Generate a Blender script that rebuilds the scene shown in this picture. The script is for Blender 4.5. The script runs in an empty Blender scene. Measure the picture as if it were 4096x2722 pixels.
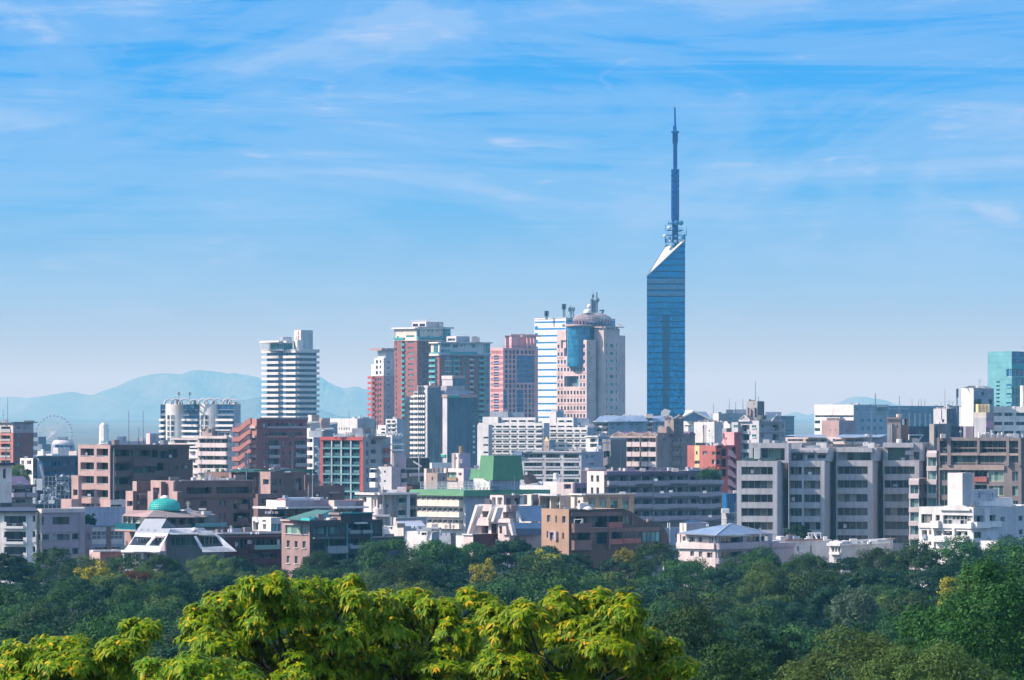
import bpy, math, random
import numpy as np
from mathutils import Vector, Matrix
R = math.radians
SC = bpy.context.scene
COL = SC.collection
random.seed(7)

# ------------------------------------------------------------------ camera, sky, sun, exposure
EXPO, SKY_S = 1.18, 0.15
FPX, CX, HY, CZ = 18468.0, 2048.0, 1640.0, 45.0      # focal length in photo pixels, centre column, horizon row, eye height (m)
cam_d = bpy.data.cameras.new('camera'); cam = bpy.data.objects.new('camera', cam_d); COL.objects.link(cam)
cam.location = (0, 0, CZ); cam.rotation_euler = (R(90), 0, 0)
cam_d.sensor_width = 36; cam_d.lens = FPX / 4096 * 36
cam_d.shift_y = (HY - 1361) / 4096
cam_d.clip_start = 1; cam_d.clip_end = 60000
SC.camera = cam
SC.view_settings.view_transform = 'Standard'; SC.view_settings.look = 'None'
SC.view_settings.exposure = EXPO; SC.view_settings.gamma = 1.0; SC.view_settings.use_curve_mapping = False
SC.cycles.use_denoising = True
SC.cycles.max_bounces = 6; SC.cycles.volume_bounces = 1
SC.cycles.transparent_max_bounces = 8
SC.cycles.sample_clamp_indirect = 4

SUN_EL, SUN_AZ = 40.0, math.degrees(math.atan2(-0.98, -0.17))       # direction to the sun: from the left, barely behind the camera
sx, sy = -0.98 * math.cos(R(SUN_EL)), -0.17 * math.cos(R(SUN_EL)); sz = math.sin(R(SUN_EL))
sun_d = bpy.data.lights.new('sun', 'SUN'); sun = bpy.data.objects.new('sun', sun_d); COL.objects.link(sun)
sun.location = (-300, -150, 400)
sun_d.energy = 3.1; sun_d.angle = R(0.5); sun_d.color = (1.0, 0.88, 0.76)
sun.rotation_euler = Vector((sx, sy, sz)).to_track_quat('Z', 'Y').to_euler()

def N(nt, t, **kw):
    n = nt.nodes.new(t)
    for k, v in kw.items(): setattr(n, k, v)
    return n
def ramp(nt, fac, stops, interp='LINEAR'):
    r = N(nt, 'ShaderNodeValToRGB'); r.color_ramp.interpolation = interp
    els = r.color_ramp.elements
    while len(els) < len(stops): els.new(0.5)
    for e, (p, c) in zip(els, stops):
        e.position = p; e.color = (*c, 1) if len(c) == 3 else c
    nt.links.new(fac, r.inputs[0]); return r.outputs[0]
def mixc(nt, fac, a, b, mode='MIX'):
    m = N(nt, 'ShaderNodeMix', data_type='RGBA', blend_type=mode)
    for s, v in ((m.inputs[0], fac), (m.inputs[6], a), (m.inputs[7], b)):
        if isinstance(v, (int, float)): s.default_value = v
        elif isinstance(v, tuple): s.default_value = (*v, 1)
        else: nt.links.new(v, s)
    return m.outputs[2]
def math_n(nt, op, a, b=0.0, clamp=False):
    m = N(nt, 'ShaderNodeMath', operation=op, use_clamp=clamp)
    for s, v in zip(m.inputs, (a, b)):
        if isinstance(v, (int, float)): s.default_value = v
        else: nt.links.new(v, s)
    return m.outputs[0]

def make_world():
    w = bpy.data.worlds.new('World'); SC.world = w; w.use_nodes = True
    nt = w.node_tree; nt.nodes.clear()
    out = N(nt, 'ShaderNodeOutputWorld'); bg = N(nt, 'ShaderNodeBackground'); bg.inputs[1].default_value = SKY_S
    sky = N(nt, 'ShaderNodeTexSky', sky_type='NISHITA'); sky.sun_disc = False
    sky.sun_elevation = R(SUN_EL); sky.sun_rotation = math.atan2(sx, sy)
    sky.altitude = 50; sky.air_density = 1.0; sky.dust_density = 0.6; sky.ozone_density = 1.6
    tc = N(nt, 'ShaderNodeTexCoord'); sep = N(nt, 'ShaderNodeSeparateXYZ'); nt.links.new(tc.outputs['Generated'], sep.inputs[0])
    z = sep.outputs[2]
    # the low sky: pale at the horizon, deep azure a few degrees up
    zz = math_n(nt, 'MULTIPLY', z, 9.0, True)
    low = ramp(nt, zz, SKY_LOW)
    # thin cirrus: streaks that run along the horizon, plus softer puffs
    vx = math_n(nt, 'DIVIDE', sep.outputs[0], math_n(nt, 'MAXIMUM', sep.outputs[1], 0.05))
    comb = N(nt, 'ShaderNodeCombineXYZ'); nt.links.new(vx, comb.inputs[0]); nt.links.new(z, comb.inputs[1])
    def noise(sx_, sy_, off, scale, detail, rough, dist):
        mp = N(nt, 'ShaderNodeMapping'); nt.links.new(comb.outputs[0], mp.inputs[0])
        mp.inputs['Scale'].default_value = (sx_, sy_, 1); mp.inputs['Location'].default_value = (off, off * .37, off * .71)
        nz = N(nt, 'ShaderNodeTexNoise'); nz.inputs['Scale'].default_value = scale; nz.inputs['Detail'].default_value = detail
        nz.inputs['Roughness'].default_value = rough; nz.inputs['Distortion'].default_value = dist
        nt.links.new(mp.outputs[0], nz.inputs[0]); return nz.outputs[0]
    n1 = noise(8, 110, 3.1, 1.0, 9, .64, .9)
    n2 = noise(11, 27, 8.7, 1.0, 9, .60, 1.3)
    n3 = noise(36, 170, 1.3, 1.0, 8, .62, 1.0)
    s = math_n(nt, 'ADD', math_n(nt, 'MULTIPLY', n1, .45), math_n(nt, 'MULTIPLY', n2, .55))
    veil = ramp(nt, s, [(.41, (0, 0, 0)), (.50, (.5, .5, .5)), (.58, (1, 1, 1))], 'EASE')
    wisp = ramp(nt, math_n(nt, 'ADD', math_n(nt, 'MULTIPLY', n3, .6), math_n(nt, 'MULTIPLY', n2, .4)), [(.54, (0, 0, 0)), (.68, (1, 1, 1))], 'EASE')
    hi = ramp(nt, zz, [(.05, (0, 0, 0)), (.22, (.4,) * 3), (.45, (1, 1, 1))])
    c = mixc(nt, math_n(nt, 'MULTIPLY', math_n(nt, 'MULTIPLY', veil, .66), hi), low, SKY_VEIL)
    c = mixc(nt, math_n(nt, 'MULTIPLY', math_n(nt, 'MULTIPLY', wisp, .50), hi), c, SKY_WISP)
    fade = ramp(nt, z, [(.13, (0, 0, 0)), (.35, (1, 1, 1))])
    nt.links.new(mixc(nt, fade, c, sky.outputs[0]), bg.inputs[0]); nt.links.new(bg.outputs[0], out.inputs[0])
def lin(r, g, b):
    f = lambda c: (c / 255 / 12.92) if c / 255 <= .04045 else ((c / 255 + .055) / 1.055) ** 2.4
    return (f(r), f(g), f(b))
def L10(r, g, b): return tuple(c / SKY_S / 2 ** EXPO for c in lin(r, g, b))          # radiance that shows as this colour at this strength and exposure
SKY_LOW = [(.0, L10(182, 176, 150)), (.07, L10(184, 186, 176)), (.14, L10(172, 188, 208)), (.24, L10(146, 188, 228)), (.40, L10(104, 180, 242)), (.62, L10(62, 168, 247)), (1.0, L10(30, 156, 247))]
SKY_VEIL, SKY_WISP = L10(168, 204, 248), L10(208, 220, 248)
make_world()

# ------------------------------------------------------------------ materials
MATS = {}
def mat(name, rgb, rough=.85, var=.14, streak=.08, scale=.16, metal=0.0, spec=.25):
    if name in MATS: return MATS[name]
    m = bpy.data.materials.new(name); m.use_nodes = True; nt = m.node_tree
    p = nt.nodes['Principled BSDF']
    p.inputs['Roughness'].default_value = rough; p.inputs['Metallic'].default_value = metal
    p.inputs['Specular IOR Level'].default_value = spec
    tc = N(nt, 'ShaderNodeTexCoord')
    nz = N(nt, 'ShaderNodeTexNoise'); nz.inputs['Scale'].default_value = scale; nz.inputs['Detail'].default_value = 6; nz.inputs['Roughness'].default_value = .65
    nt.links.new(tc.outputs['Object'], nz.inputs[0])
    mp = N(nt, 'ShaderNodeMapping'); mp.inputs['Scale'].default_value = (1.6, 1.6, .07); nt.links.new(tc.outputs['Object'], mp.inputs[0])
    n2 = N(nt, 'ShaderNodeTexNoise'); n2.inputs['Scale'].default_value = 1.0; n2.inputs['Detail'].default_value = 4; nt.links.new(mp.outputs[0], n2.inputs[0])
    c1 = ramp(nt, nz.outputs[0], [(.28, tuple(max(0, c * (1 - var * 2)) for c in rgb)), (.72, tuple(min(.9, c * (1 + var)) for c in rgb))])
    c2 = ramp(nt, n2.outputs[0], [(.35, (1 - streak * 1.8,) * 3), (.62, (1, 1, 1))])
    nt.links.new(mixc(nt, 1.0, c1, c2, 'MULTIPLY'), p.inputs['Base Color'])
    MATS[name] = m; return m
def glass(name, stops, rough=.12, spec=.6, metal=0.0):
    """window glass: every pane takes its own tone (blinds, curtains, dark rooms)"""
    if name in MATS: return MATS[name]
    m = bpy.data.materials.new(name); m.use_nodes = True; nt = m.node_tree; p = nt.nodes['Principled BSDF']
    g = N(nt, 'ShaderNodeNewGeometry'); oi = N(nt, 'ShaderNodeObjectInfo')
    r = math_n(nt, 'FRACT', math_n(nt, 'ADD', g.outputs['Random Per Island'], oi.outputs['Random']))
    nt.links.new(ramp(nt, r, stops, 'CONSTANT'), p.inputs['Base Color'])
    p.inputs['Roughness'].default_value = rough; p.inputs['Specular IOR Level'].default_value = spec; p.inputs['Metallic'].default_value = metal
    MATS[name] = m; return m
def foliage(name, stops, trans=.3, rough=.6, rv=.7, rh=.05):
    m = bpy.data.materials.new(name); m.use_nodes = True; nt = m.node_tree; nt.nodes.remove(nt.nodes['Principled BSDF'])
    out = nt.nodes['Material Output']
    g = N(nt, 'ShaderNodeNewGeometry'); oi = N(nt, 'ShaderNodeObjectInfo')
    c = ramp(nt, g.outputs['Random Per Island'], stops)
    hs = N(nt, 'ShaderNodeHueSaturation'); nt.links.new(c, hs.inputs['Color'])
    nt.links.new(math_n(nt, 'ADD', math_n(nt, 'MULTIPLY', oi.outputs['Random'], rv), 1 - rv * .54), hs.inputs['Value'])
    nt.links.new(math_n(nt, 'ADD', math_n(nt, 'MULTIPLY', oi.outputs['Random'], rh), .5 - rh / 2), hs.inputs['Hue'])
    d = N(nt, 'ShaderNodeBsdfPrincipled'); d.inputs['Roughness'].default_value = rough; d.inputs['Specular IOR Level'].default_value = .12
    t = N(nt, 'ShaderNodeBsdfTranslucent'); mx = N(nt, 'ShaderNodeMixShader'); mx.inputs[0].default_value = trans
    nt.links.new(hs.outputs[0], d.inputs['Base Color']); nt.links.new(hs.outputs[0], t.inputs[0])
    nt.links.new(d.outputs[0], mx.inputs[1]); nt.links.new(t.outputs[0], mx.inputs[2]); nt.links.new(mx.outputs[0], out.inputs[0])
    MATS[name] = m; return m

W = {}
def wm(key, rgb, **k): W[key] = mat('wall_' + key, rgb, **k)
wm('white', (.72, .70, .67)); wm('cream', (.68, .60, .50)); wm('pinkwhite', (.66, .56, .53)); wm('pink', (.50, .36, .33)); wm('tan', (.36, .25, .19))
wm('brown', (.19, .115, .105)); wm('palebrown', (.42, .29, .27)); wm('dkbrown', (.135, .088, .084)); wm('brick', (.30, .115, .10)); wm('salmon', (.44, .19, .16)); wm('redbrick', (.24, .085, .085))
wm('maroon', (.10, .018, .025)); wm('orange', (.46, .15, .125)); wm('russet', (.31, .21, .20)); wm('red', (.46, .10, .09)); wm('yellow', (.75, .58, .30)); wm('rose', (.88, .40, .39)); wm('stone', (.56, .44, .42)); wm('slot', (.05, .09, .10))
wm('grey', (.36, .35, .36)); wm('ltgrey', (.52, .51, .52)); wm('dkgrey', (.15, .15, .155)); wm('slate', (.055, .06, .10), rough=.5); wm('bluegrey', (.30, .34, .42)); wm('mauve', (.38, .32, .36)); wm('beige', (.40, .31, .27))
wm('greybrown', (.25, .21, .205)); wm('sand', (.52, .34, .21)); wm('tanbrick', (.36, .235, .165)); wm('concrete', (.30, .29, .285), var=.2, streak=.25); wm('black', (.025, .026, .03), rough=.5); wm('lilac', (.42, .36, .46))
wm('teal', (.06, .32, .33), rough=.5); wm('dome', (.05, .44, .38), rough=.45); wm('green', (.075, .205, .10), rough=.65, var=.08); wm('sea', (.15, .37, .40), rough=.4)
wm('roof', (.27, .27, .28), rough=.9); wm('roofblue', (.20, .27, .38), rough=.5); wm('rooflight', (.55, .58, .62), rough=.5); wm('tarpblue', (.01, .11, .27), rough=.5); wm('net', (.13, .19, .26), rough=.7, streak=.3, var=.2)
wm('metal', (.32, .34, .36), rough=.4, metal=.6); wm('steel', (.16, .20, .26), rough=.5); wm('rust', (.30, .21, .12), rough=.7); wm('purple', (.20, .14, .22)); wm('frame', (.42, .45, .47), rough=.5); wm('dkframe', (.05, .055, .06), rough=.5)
G = {}
G['std'] = glass('glass_std', [(0, (.012, .02, .028)), (.35, (.03, .05, .06)), (.6, (.06, .085, .10)), (.76, (.16, .19, .21)), (.9, (.42, .43, .42))])
G['dark'] = glass('glass_dark', [(0, (.008, .014, .022)), (.5, (.016, .03, .042)), (.8, (.04, .06, .075)), (.93, (.12, .15, .17))])
G['green'] = glass('glass_green', [(0, (.05, .10, .095)), (.4, (.10, .20, .17)), (.75, (.20, .34, .28))])
G['teal'] = glass('glass_teal', [(0, (.01, .10, .13)), (.4, (.02, .17, .20)), (.75, (.05, .27, .30))], rough=.1)
G['blue'] = glass('glass_blue', [(0, (.004, .07, .17)), (.5, (.006, .10, .24)), (.8, (.012, .14, .30))], rough=.08)
G['drum'] = glass('glass_drum_blue', [(0, (.004, .14, .28)), (.4, (.006, .20, .40)), (.8, (.04, .30, .50))], rough=.1)
G['band'] = glass('glass_band', [(0, (.006, .17, .40)), (.5, (.008, .20, .45))], rough=.2)
G['room'] = glass('glass_room', [(0, (.012, .018, .022)), (.3, (.03, .04, .045)), (.55, (.07, .08, .075)), (.75, (.13, .12, .10)), (.9, (.26, .25, .22))])

# ------------------------------------------------------------------ geometry helpers
def view(x0, y0, s):
    """measure on the photograph in a magnified crop: crop pixel -> photo pixel"""
    global VX, VY, VS
    VX, VY, VS = x0, y0, s
def nx(x): return VX + x / VS
def ny(y): return VY + y / VS
def pz(y, Y): return CZ - (ny(y) - HY) * Y / FPX
def px(x, Y): return (nx(x) - CX) * Y / FPX
class MB:
    def __init__(s): s.v = []; s.f = []; s.m = []; s.mats = []
    def mi(s, m):
        if m not in s.mats: s.mats.append(m)
        return s.mats.index(m)
    def poly(s, pts, m):
        i = len(s.v); s.v += [tuple(p) for p in pts]; s.f.append(tuple(range(i, i + len(pts)))); s.m.append(s.mi(m))
    def box(s, x0, x1, y0, y1, z0, z1, m):
        i = len(s.v); k = s.mi(m)
        s.v += [(x0, y0, z0), (x1, y0, z0), (x1, y1, z0), (x0, y1, z0), (x0, y0, z1), (x1, y0, z1), (x1, y1, z1), (x0, y1, z1)]
        for f in ((0, 3, 2, 1), (4, 5, 6, 7), (0, 1, 5, 4), (1, 2, 6, 5), (2, 3, 7, 6), (3, 0, 4, 7)):
            s.f.append(tuple(i + q for q in f)); s.m.append(k)
    def obox(s, o, u, n, t0, t1, d0, d1, z0, z1, m):
        """box in a face frame: t along u, d along the outward normal n"""
        P = lambda t, d, z: (o[0] + u[0] * t + n[0] * d, o[1] + u[1] * t + n[1] * d, z)
        i = len(s.v); k = s.mi(m)
        s.v += [P(t0, d1, z0), P(t1, d1, z0), P(t1, d0, z0), P(t0, d0, z0), P(t0, d1, z1), P(t1, d1, z1), P(t1, d0, z1), P(t0, d0, z1)]
        for f in ((0, 3, 2, 1), (4, 5, 6, 7), (0, 1, 5, 4), (1, 2, 6, 5), (2, 3, 7, 6), (3, 0, 4, 7)):
            s.f.append(tuple(i + q for q in f)); s.m.append(k)
    def tube(s, p, q, r, m, r2=None, k=6, caps=True):
        p = Vector(p); q = Vector(q); d = (q - p)
        if d.length < 1e-6: return
        d.normalize(); a = d.orthogonal().normalized(); b = d.cross(a); r2 = r if r2 is None else r2
        i = len(s.v); mi = s.mi(m)
        for j in range(k):
            c, e = math.cos(2 * math.pi * j / k), math.sin(2 * math.pi * j / k)
            s.v.append(tuple(p + (a * c + b * e) * r)); s.v.append(tuple(q + (a * c + b * e) * r2))
        for j in range(k):
            j2 = (j + 1) % k
            s.f.append((i + 2 * j, i + 2 * j2, i + 2 * j2 + 1, i + 2 * j + 1)); s.m.append(mi)
        if caps:
            s.f.append(tuple(i + 2 * j for j in range(k))[::-1]); s.m.append(mi)
            s.f.append(tuple(i + 2 * j + 1 for j in range(k))); s.m.append(mi)
    def lathe(s, c, prof, m, k=24, axis='Z', a0=0, a1=2 * math.pi, closed=True):
        """prof: (radius, height) list round a vertical axis through c"""
        i = len(s.v); mi = s.mi(m); n = len(prof); kk = k if closed else k + 1
        for j in range(kk):
            t = a0 + (a1 - a0) * j / k
            for r, h in prof:
                if axis == 'Z': s.v.append((c[0] + r * math.cos(t), c[1] + r * math.sin(t), c[2] + h))
                elif axis == 'Y': s.v.append((c[0] + r * math.cos(t), c[1] + h, c[2] + r * math.sin(t)))
                else: s.v.append((c[0] + h, c[1] + r * math.cos(t), c[2] + r * math.sin(t)))
        for j in range(k):
            j2 = (j + 1) % kk
            for h in range(n - 1):
                s.f.append((i + j * n + h, i + j2 * n + h, i + j2 * n + h + 1, i + j * n + h + 1)); s.m.append(mi)
    def mesh(s, name, off=(0, 0, 0), smooth=False):
        me = bpy.data.meshes.new(name)
        me.from_pydata([(a - off[0], b - off[1], c - off[2]) for a, b, c in s.v], [], s.f)
        for m in s.mats: me.materials.append(m)
        me.polygons.foreach_set('material_index', s.m)
        if smooth: me.polygons.foreach_set('use_smooth', [True] * len(s.f))
        me.update(); return me
    def build(s, name, parent=None, smooth=False):
        off = tuple(parent.location) if parent else (0, 0, 0)
        o = bpy.data.objects.new(name, s.mesh(name, off, smooth)); COL.objects.link(o)
        if parent: o.parent = parent
        return o
def tag(o, label=None, cat=None, group=None, kind=None):
    if label: o['label'] = label
    if cat: o['category'] = cat
    if group: o['group'] = group
    if kind: o['kind'] = kind
    return o
def empty(name, loc, label, cat, group=None):
    o = bpy.data.objects.new(name, None); COL.objects.link(o); o.location = loc; o.empty_display_size = 1
    return tag(o, label, cat, group)

WCACHE = {}
def window_mesh(w, h, nc, nr, fr, gl, bar):
    key = (round(w, 2), round(h, 2), nc, nr, fr.name, gl.name, bar)
    if key in WCACHE: return WCACHE[key]
    m = MB(); w, h = key[0], key[1]
    cw, ch = w / nc, h / nr
    for i in range(nc):
        for j in range(nr):
            x0, x1, z0, z1 = i * cw, (i + 1) * cw, j * ch, (j + 1) * ch
            m.poly([(x0, 0, z0), (x1, 0, z0), (x1, 0, z1), (x0, 0, z1)], gl)
    if bar > 0:
        b = bar
        for i in range(nc + 1):
            x = min(max(i * cw, b / 2), w - b / 2); m.box(x - b / 2, x + b / 2, -.06, -.004, b, h - b, fr)
        for j in range(nr + 1):
            z = min(max(j * ch, b / 2), h - b / 2); m.box(0, w, -.065, -.003, z - b / 2, z + b / 2, fr)
    WCACHE[key] = m.mesh('window'); return WCACHE[key]
def balcony_mesh(w, d, h, m, rail, th=.15):
    key = ('b', round(w, 2), round(d, 2), round(h, 2), m.name, rail.name)
    if key in WCACHE: return WCACHE[key]
    q = MB(); w, d, h = key[1:4]
    q.box(0, w, -d, .05, 0, .18, m)
    q.box(0, w, -d, -d + th, .18, h, rail)
    q.box(0, th, -d + th, .05, .18, h, rail); q.box(w - th, w, -d + th, .05, .18, h, rail)
    WCACHE[key] = q.mesh('balcony'); return WCACHE[key]
def grid(x0, dx, n, w, y0, dy, m, h):
    return [(x0 + i * dx, x0 + i * dx + w, y0 + j * dy, y0 + j * dy + h) for j in range(m) for i in range(n)]
def rows(cols, ys):
    """every column span crossed with every row span"""
    return [(a, b, c, d) for c, d in ys for a, b in cols]
def yr(y0, dy, m, h): return [(y0 + j * dy, y0 + j * dy + h) for j in range(m)]

class Face:
    def __init__(s, vol, o, u, wid):
        s.vol = vol; s.o = o; s.u = u; s.n = (u[1], -u[0]); s.w = wid; s.holes = []; s.Y = vol.C[1]
    def t(s, x):
        k = (nx(x) - CX) / FPX
        return (k * s.o[1] - s.o[0]) / (s.u[0] - k * s.u[1])
    def z(s, y): return pz(y, s.Y)
    def P(s, t, d, z): return (s.o[0] + s.u[0] * t + s.n[0] * d, s.o[1] + s.u[1] * t + s.n[1] * d, z)
class Vol:
    """a block standing on the building's own axes: left face, near corner, right face measured on the photo"""
    def __init__(s, b, xl, xc, xr, yt, yb=None, m='white', dy=0.0, part='wall', a=None, roof='roof', D=12.0, par=.6, mr=None, z0=None):
        s.b = b; a = R(b.a if a is None else a); Y = b.Y + dy
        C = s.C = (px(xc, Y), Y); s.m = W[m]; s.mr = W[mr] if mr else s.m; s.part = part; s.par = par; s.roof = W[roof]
        ur = (math.cos(a), math.sin(a)); ul = (-math.sin(a), math.cos(a))
        def end(x, u):
            k = (nx(x) - CX) / FPX
            return (k * C[1] - C[0]) / (u[0] - k * u[1])
        wl = D if xl is None else end(xl, ul); wr = D if xr is None else end(xr, ur)
        s.wl, s.wr = wl, wr
        Lp = (C[0] + ul[0] * wl, C[1] + ul[1] * wl); Rp = (C[0] + ur[0] * wr, C[1] + ur[1] * wr)
        s.L = Face(s, Lp, (-ul[0], -ul[1]), wl); s.R = Face(s, C, ur, wr)
        s.zt = pz(yt, Y); s.zb = (0.0 if z0 is None else z0) if yb is None else pz(yb, Y)
        s.Bp = (Lp[0] + Rp[0] - C[0], Lp[1] + Rp[1] - C[1]); s.Lp, s.Rp = Lp, Rp
        s.done = False; b.vols.append(s)
    def f(s, k): return s.L if k == 'L' else s.R
    def win(s, k, rects, d=.22, nc=2, nr=1, fr='frame', gl='std', bar=.07, name='window', reveal=None):
        F = s.f(k)
        for x0, x1, y0, y1 in rects:
            t0, t1 = max(F.t(x0), .06), min(F.t(x1), F.w - .06); z0, z1 = F.z(y1), F.z(y0)
            z0 = max(z0, s.zb + .05); z1 = min(z1, s.zt - .08)
            if t1 - t0 < .1 or z1 - z0 < .1: continue
            F.holes.append((t0, t1, z0, z1, d, W[reveal] if reveal else None))
            if d >= 1.0 and s.b.Y < 1600 and t1 - t0 > 1.6 and (hash_(s.b.label) + int(x0 * 3 + y0 * 7)) % 5 < 1:
                k = (int(x0 + y0) % 7) / 9; key = ('k', int(x0) % 3)
                if key not in WCACHE:
                    q = MB(); q.box(0, (.8, 1.1, .7)[key[1]], -.2, 0, 0, (.6, .55, .8)[key[1]], W[('white', 'bluegrey', 'pinkwhite')[key[1]]]); WCACHE[key] = q.mesh('balcony_item')
                s.b.place(('air_conditioner', 'laundry', 'laundry')[key[1]], WCACHE[key], F.P(t0 + (t1 - t0 - 1.4) * k + .1, -d + .45, z0 + (.05 if key[1] == 0 else .35)), F.u)
            s.b.place(name, window_mesh(t1 - t0 + .04, z1 - z0 + .04, nc, nr, W[fr], G[gl], bar), F.P(t0 - .02, -d, z0 - .02), F.u)
        return s
    def bal(s, k, rects, out=1.2, m='white', rail=None, name='balcony'):
        F = s.f(k)
        for x0, x1, y0, y1 in rects:
            t0, t1, z0, z1 = F.t(x0), F.t(x1), F.z(y1), F.z(y0)
            rm = G[rail[2:]] if rail and rail.startswith('g:') else W[rail or m]
            s.b.place(name, balcony_mesh(t1 - t0, out, z1 - z0, W[m], rm), F.P(t0, 0, z0), F.u)
        return s
    def box(s, k, x0, x1, y0, y1, out, m, part, inn=.05):
        """a solid piece standing proud of the face"""
        F = s.f(k); q = MB(); q.obox(F.o, F.u, F.n, F.t(x0), F.t(x1), -inn, out, F.z(y1), F.z(y0), W[m] if isinstance(m, str) else m)
        q.build(part, s.b.root); return s
    def boxes(s, k, rects, out, m, part, inn=.05):
        for r in rects: s.box(k, *r, out, m, part, inn)
        return s
    def one(s, k, rects, out, m, part, inn=.05):
        """many strips of one part (joints, mullions, pattern) in a single mesh"""
        F = s.f(k); q = MB(); mm = W[m] if isinstance(m, str) else m
        for x0, x1, y0, y1 in rects: q.obox(F.o, F.u, F.n, F.t(x0), F.t(x1), -inn, out, F.z(y1), F.z(y0), mm)
        q.build(part, s.b.root); return s
    def prism(s, k, pts, out, inn, m, part, mside=None):
        """outline on the face, extruded along its normal"""
        F = s.f(k); q = MB(); mm = W[m]; ms = W[mside] if mside else mm
        a = [F.P(F.t(x), out, F.z(y)) for x, y in pts]; c = [F.P(F.t(x), -inn, F.z(y)) for x, y in pts]
        q.poly(a[::-1], mm); q.poly(c, mm)
        for i in range(len(a)):
            j = (i + 1) % len(a); q.poly([a[i], a[j], c[j], c[i]], ms)
        o = q.build(part, s.b.root); return o
    def clutter(s, rnd):
        """small plant, pipes and an aerial on the flat roof"""
        if not s.par or min(s.wl, s.wr) < 5 or s.part != 'wall': return
        ur, ul = s.R.u, (-s.L.u[0], -s.L.u[1]); z = s.zt - s.par; ms = ('white', 'ltgrey', 'metal', 'greybrown', 'bluegrey')
        for k in range(rnd.randint(4, 9)):
            a, b_ = rnd.uniform(.8, s.wr - 2.2), rnd.uniform(.6, max(.7, min(s.wl - 2, 5))); w, d, h = rnd.uniform(.5, 2.2), rnd.uniform(.5, 1.4), rnd.uniform(.5, 1.7)
            key = ('u', rnd.choice(ms))
            if key not in WCACHE: q = MB(); q.box(0, 1, 0, 1, 0, 1, W[key[1]]); WCACHE[key] = q.mesh('roof_plant')
            o = s.b.place('roof_plant', WCACHE[key], (s.C[0] + ur[0] * a + ul[0] * b_, s.C[1] + ur[1] * a + ul[1] * b_, z), ur); o.scale = (w, d, h)
        for k in range(rnd.randint(0, 2)):
            a, b_, h = rnd.uniform(1, s.wr - 1), rnd.uniform(1, 4), rnd.uniform(2, 4.5); p = (s.C[0] + ur[0] * a + ul[0] * b_, s.C[1] + ur[1] * a + ul[1] * b_)
            q = MB(); q.tube((*p, z), (*p, z + h), .05, W['steel'], k=4)
            for j in range(2): q.tube((p[0] - .7, p[1], z + h - .2 - j * .5), (p[0] + .7, p[1], z + h - .2 - j * .5), .03, W['steel'], k=4)
            q.build('aerial', s.b.root)
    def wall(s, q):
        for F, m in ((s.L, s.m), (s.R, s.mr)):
            if F.holes:
                r5 = lambda v: round(v, 4)
                H = [tuple(map(r5, h[:4])) for h in F.holes]
                xs = sorted({0.0, r5(F.w)} | {v for h in H for v in h[:2]}); zs = sorted({r5(s.zb), r5(s.zt)} | {v for h in H for v in h[2:4]})
                ix = {v: i for i, v in enumerate(xs)}; iz = {v: i for i, v in enumerate(zs)}
                cut = np.zeros((len(xs) - 1, len(zs) - 1), bool)
                for h in H: cut[ix[h[0]]:ix[h[1]], iz[h[2]]:iz[h[3]]] = True
                for j in range(len(zs) - 1):
                    i = 0
                    while i < len(xs) - 1:
                        if cut[i, j]: i += 1; continue
                        i2 = i
                        while i2 < len(xs) - 1 and not cut[i2, j]: i2 += 1
                        q.poly([F.P(xs[i], 0, zs[j]), F.P(xs[i2], 0, zs[j]), F.P(xs[i2], 0, zs[j + 1]), F.P(xs[i], 0, zs[j + 1])], m); i = i2
                for (t0, t1, z0, z1), h in zip(H, F.holes):
                    d = h[4]; rm = h[5] or m; P = F.P
                    q.poly([P(t0, 0, z0), P(t1, 0, z0), P(t1, -d, z0), P(t0, -d, z0)], rm); q.poly([P(t0, 0, z1), P(t0, -d, z1), P(t1, -d, z1), P(t1, 0, z1)], rm)
                    q.poly([P(t0, 0, z0), P(t0, -d, z0), P(t0, -d, z1), P(t0, 0, z1)], rm); q.poly([P(t1, 0, z0), P(t1, 0, z1), P(t1, -d, z1), P(t1, -d, z0)], rm)
            else:
                q.poly([F.P(0, 0, s.zb), F.P(F.w, 0, s.zb), F.P(F.w, 0, s.zt), F.P(0, 0, s.zt)], m)
        c = [s.C, s.Rp, s.Bp, s.Lp]; P3 = lambda p, z: (p[0], p[1], z)
        for i in (1, 2): q.poly([P3(c[i], s.zb), P3(c[i + 1], s.zb), P3(c[i + 1], s.zt), P3(c[i], s.zt)], s.m)
        if s.zb > .01: q.poly([P3(p, s.zb) for p in c[::-1]], s.m)
        # parapet ring and sunk roof
        if s.par and min(s.wl, s.wr) > 1.5:
            cx_ = sum(p[0] for p in c) / 4; cy_ = sum(p[1] for p in c) / 4; k = .3
            ur, ul = s.R.u, (-s.L.u[0], -s.L.u[1])
            ins = [(p[0] + ur[0] * a * k + ul[0] * b_ * k, p[1] + ur[1] * a * k + ul[1] * b_ * k) for p, (a, b_) in zip(c, ((1, 1), (-1, 1), (-1, -1), (1, -1)))]
            zr = s.zt - s.par
            for i in range(4):
                j = (i + 1) % 4
                q.poly([P3(c[i], s.zt), P3(c[j], s.zt), P3(ins[j], s.zt), P3(ins[i], s.zt)], s.m)
                q.poly([P3(ins[i], s.zt), P3(ins[j], s.zt), P3(ins[j], zr), P3(ins[i], zr)], s.m)
            q.poly([P3(p, zr) for p in ins], s.roof)
        else: q.poly([P3(p, s.zt) for p in c], s.roof)
def hash_(t): return sum((i + 1) * ord(c) for i, c in enumerate(t))
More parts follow.
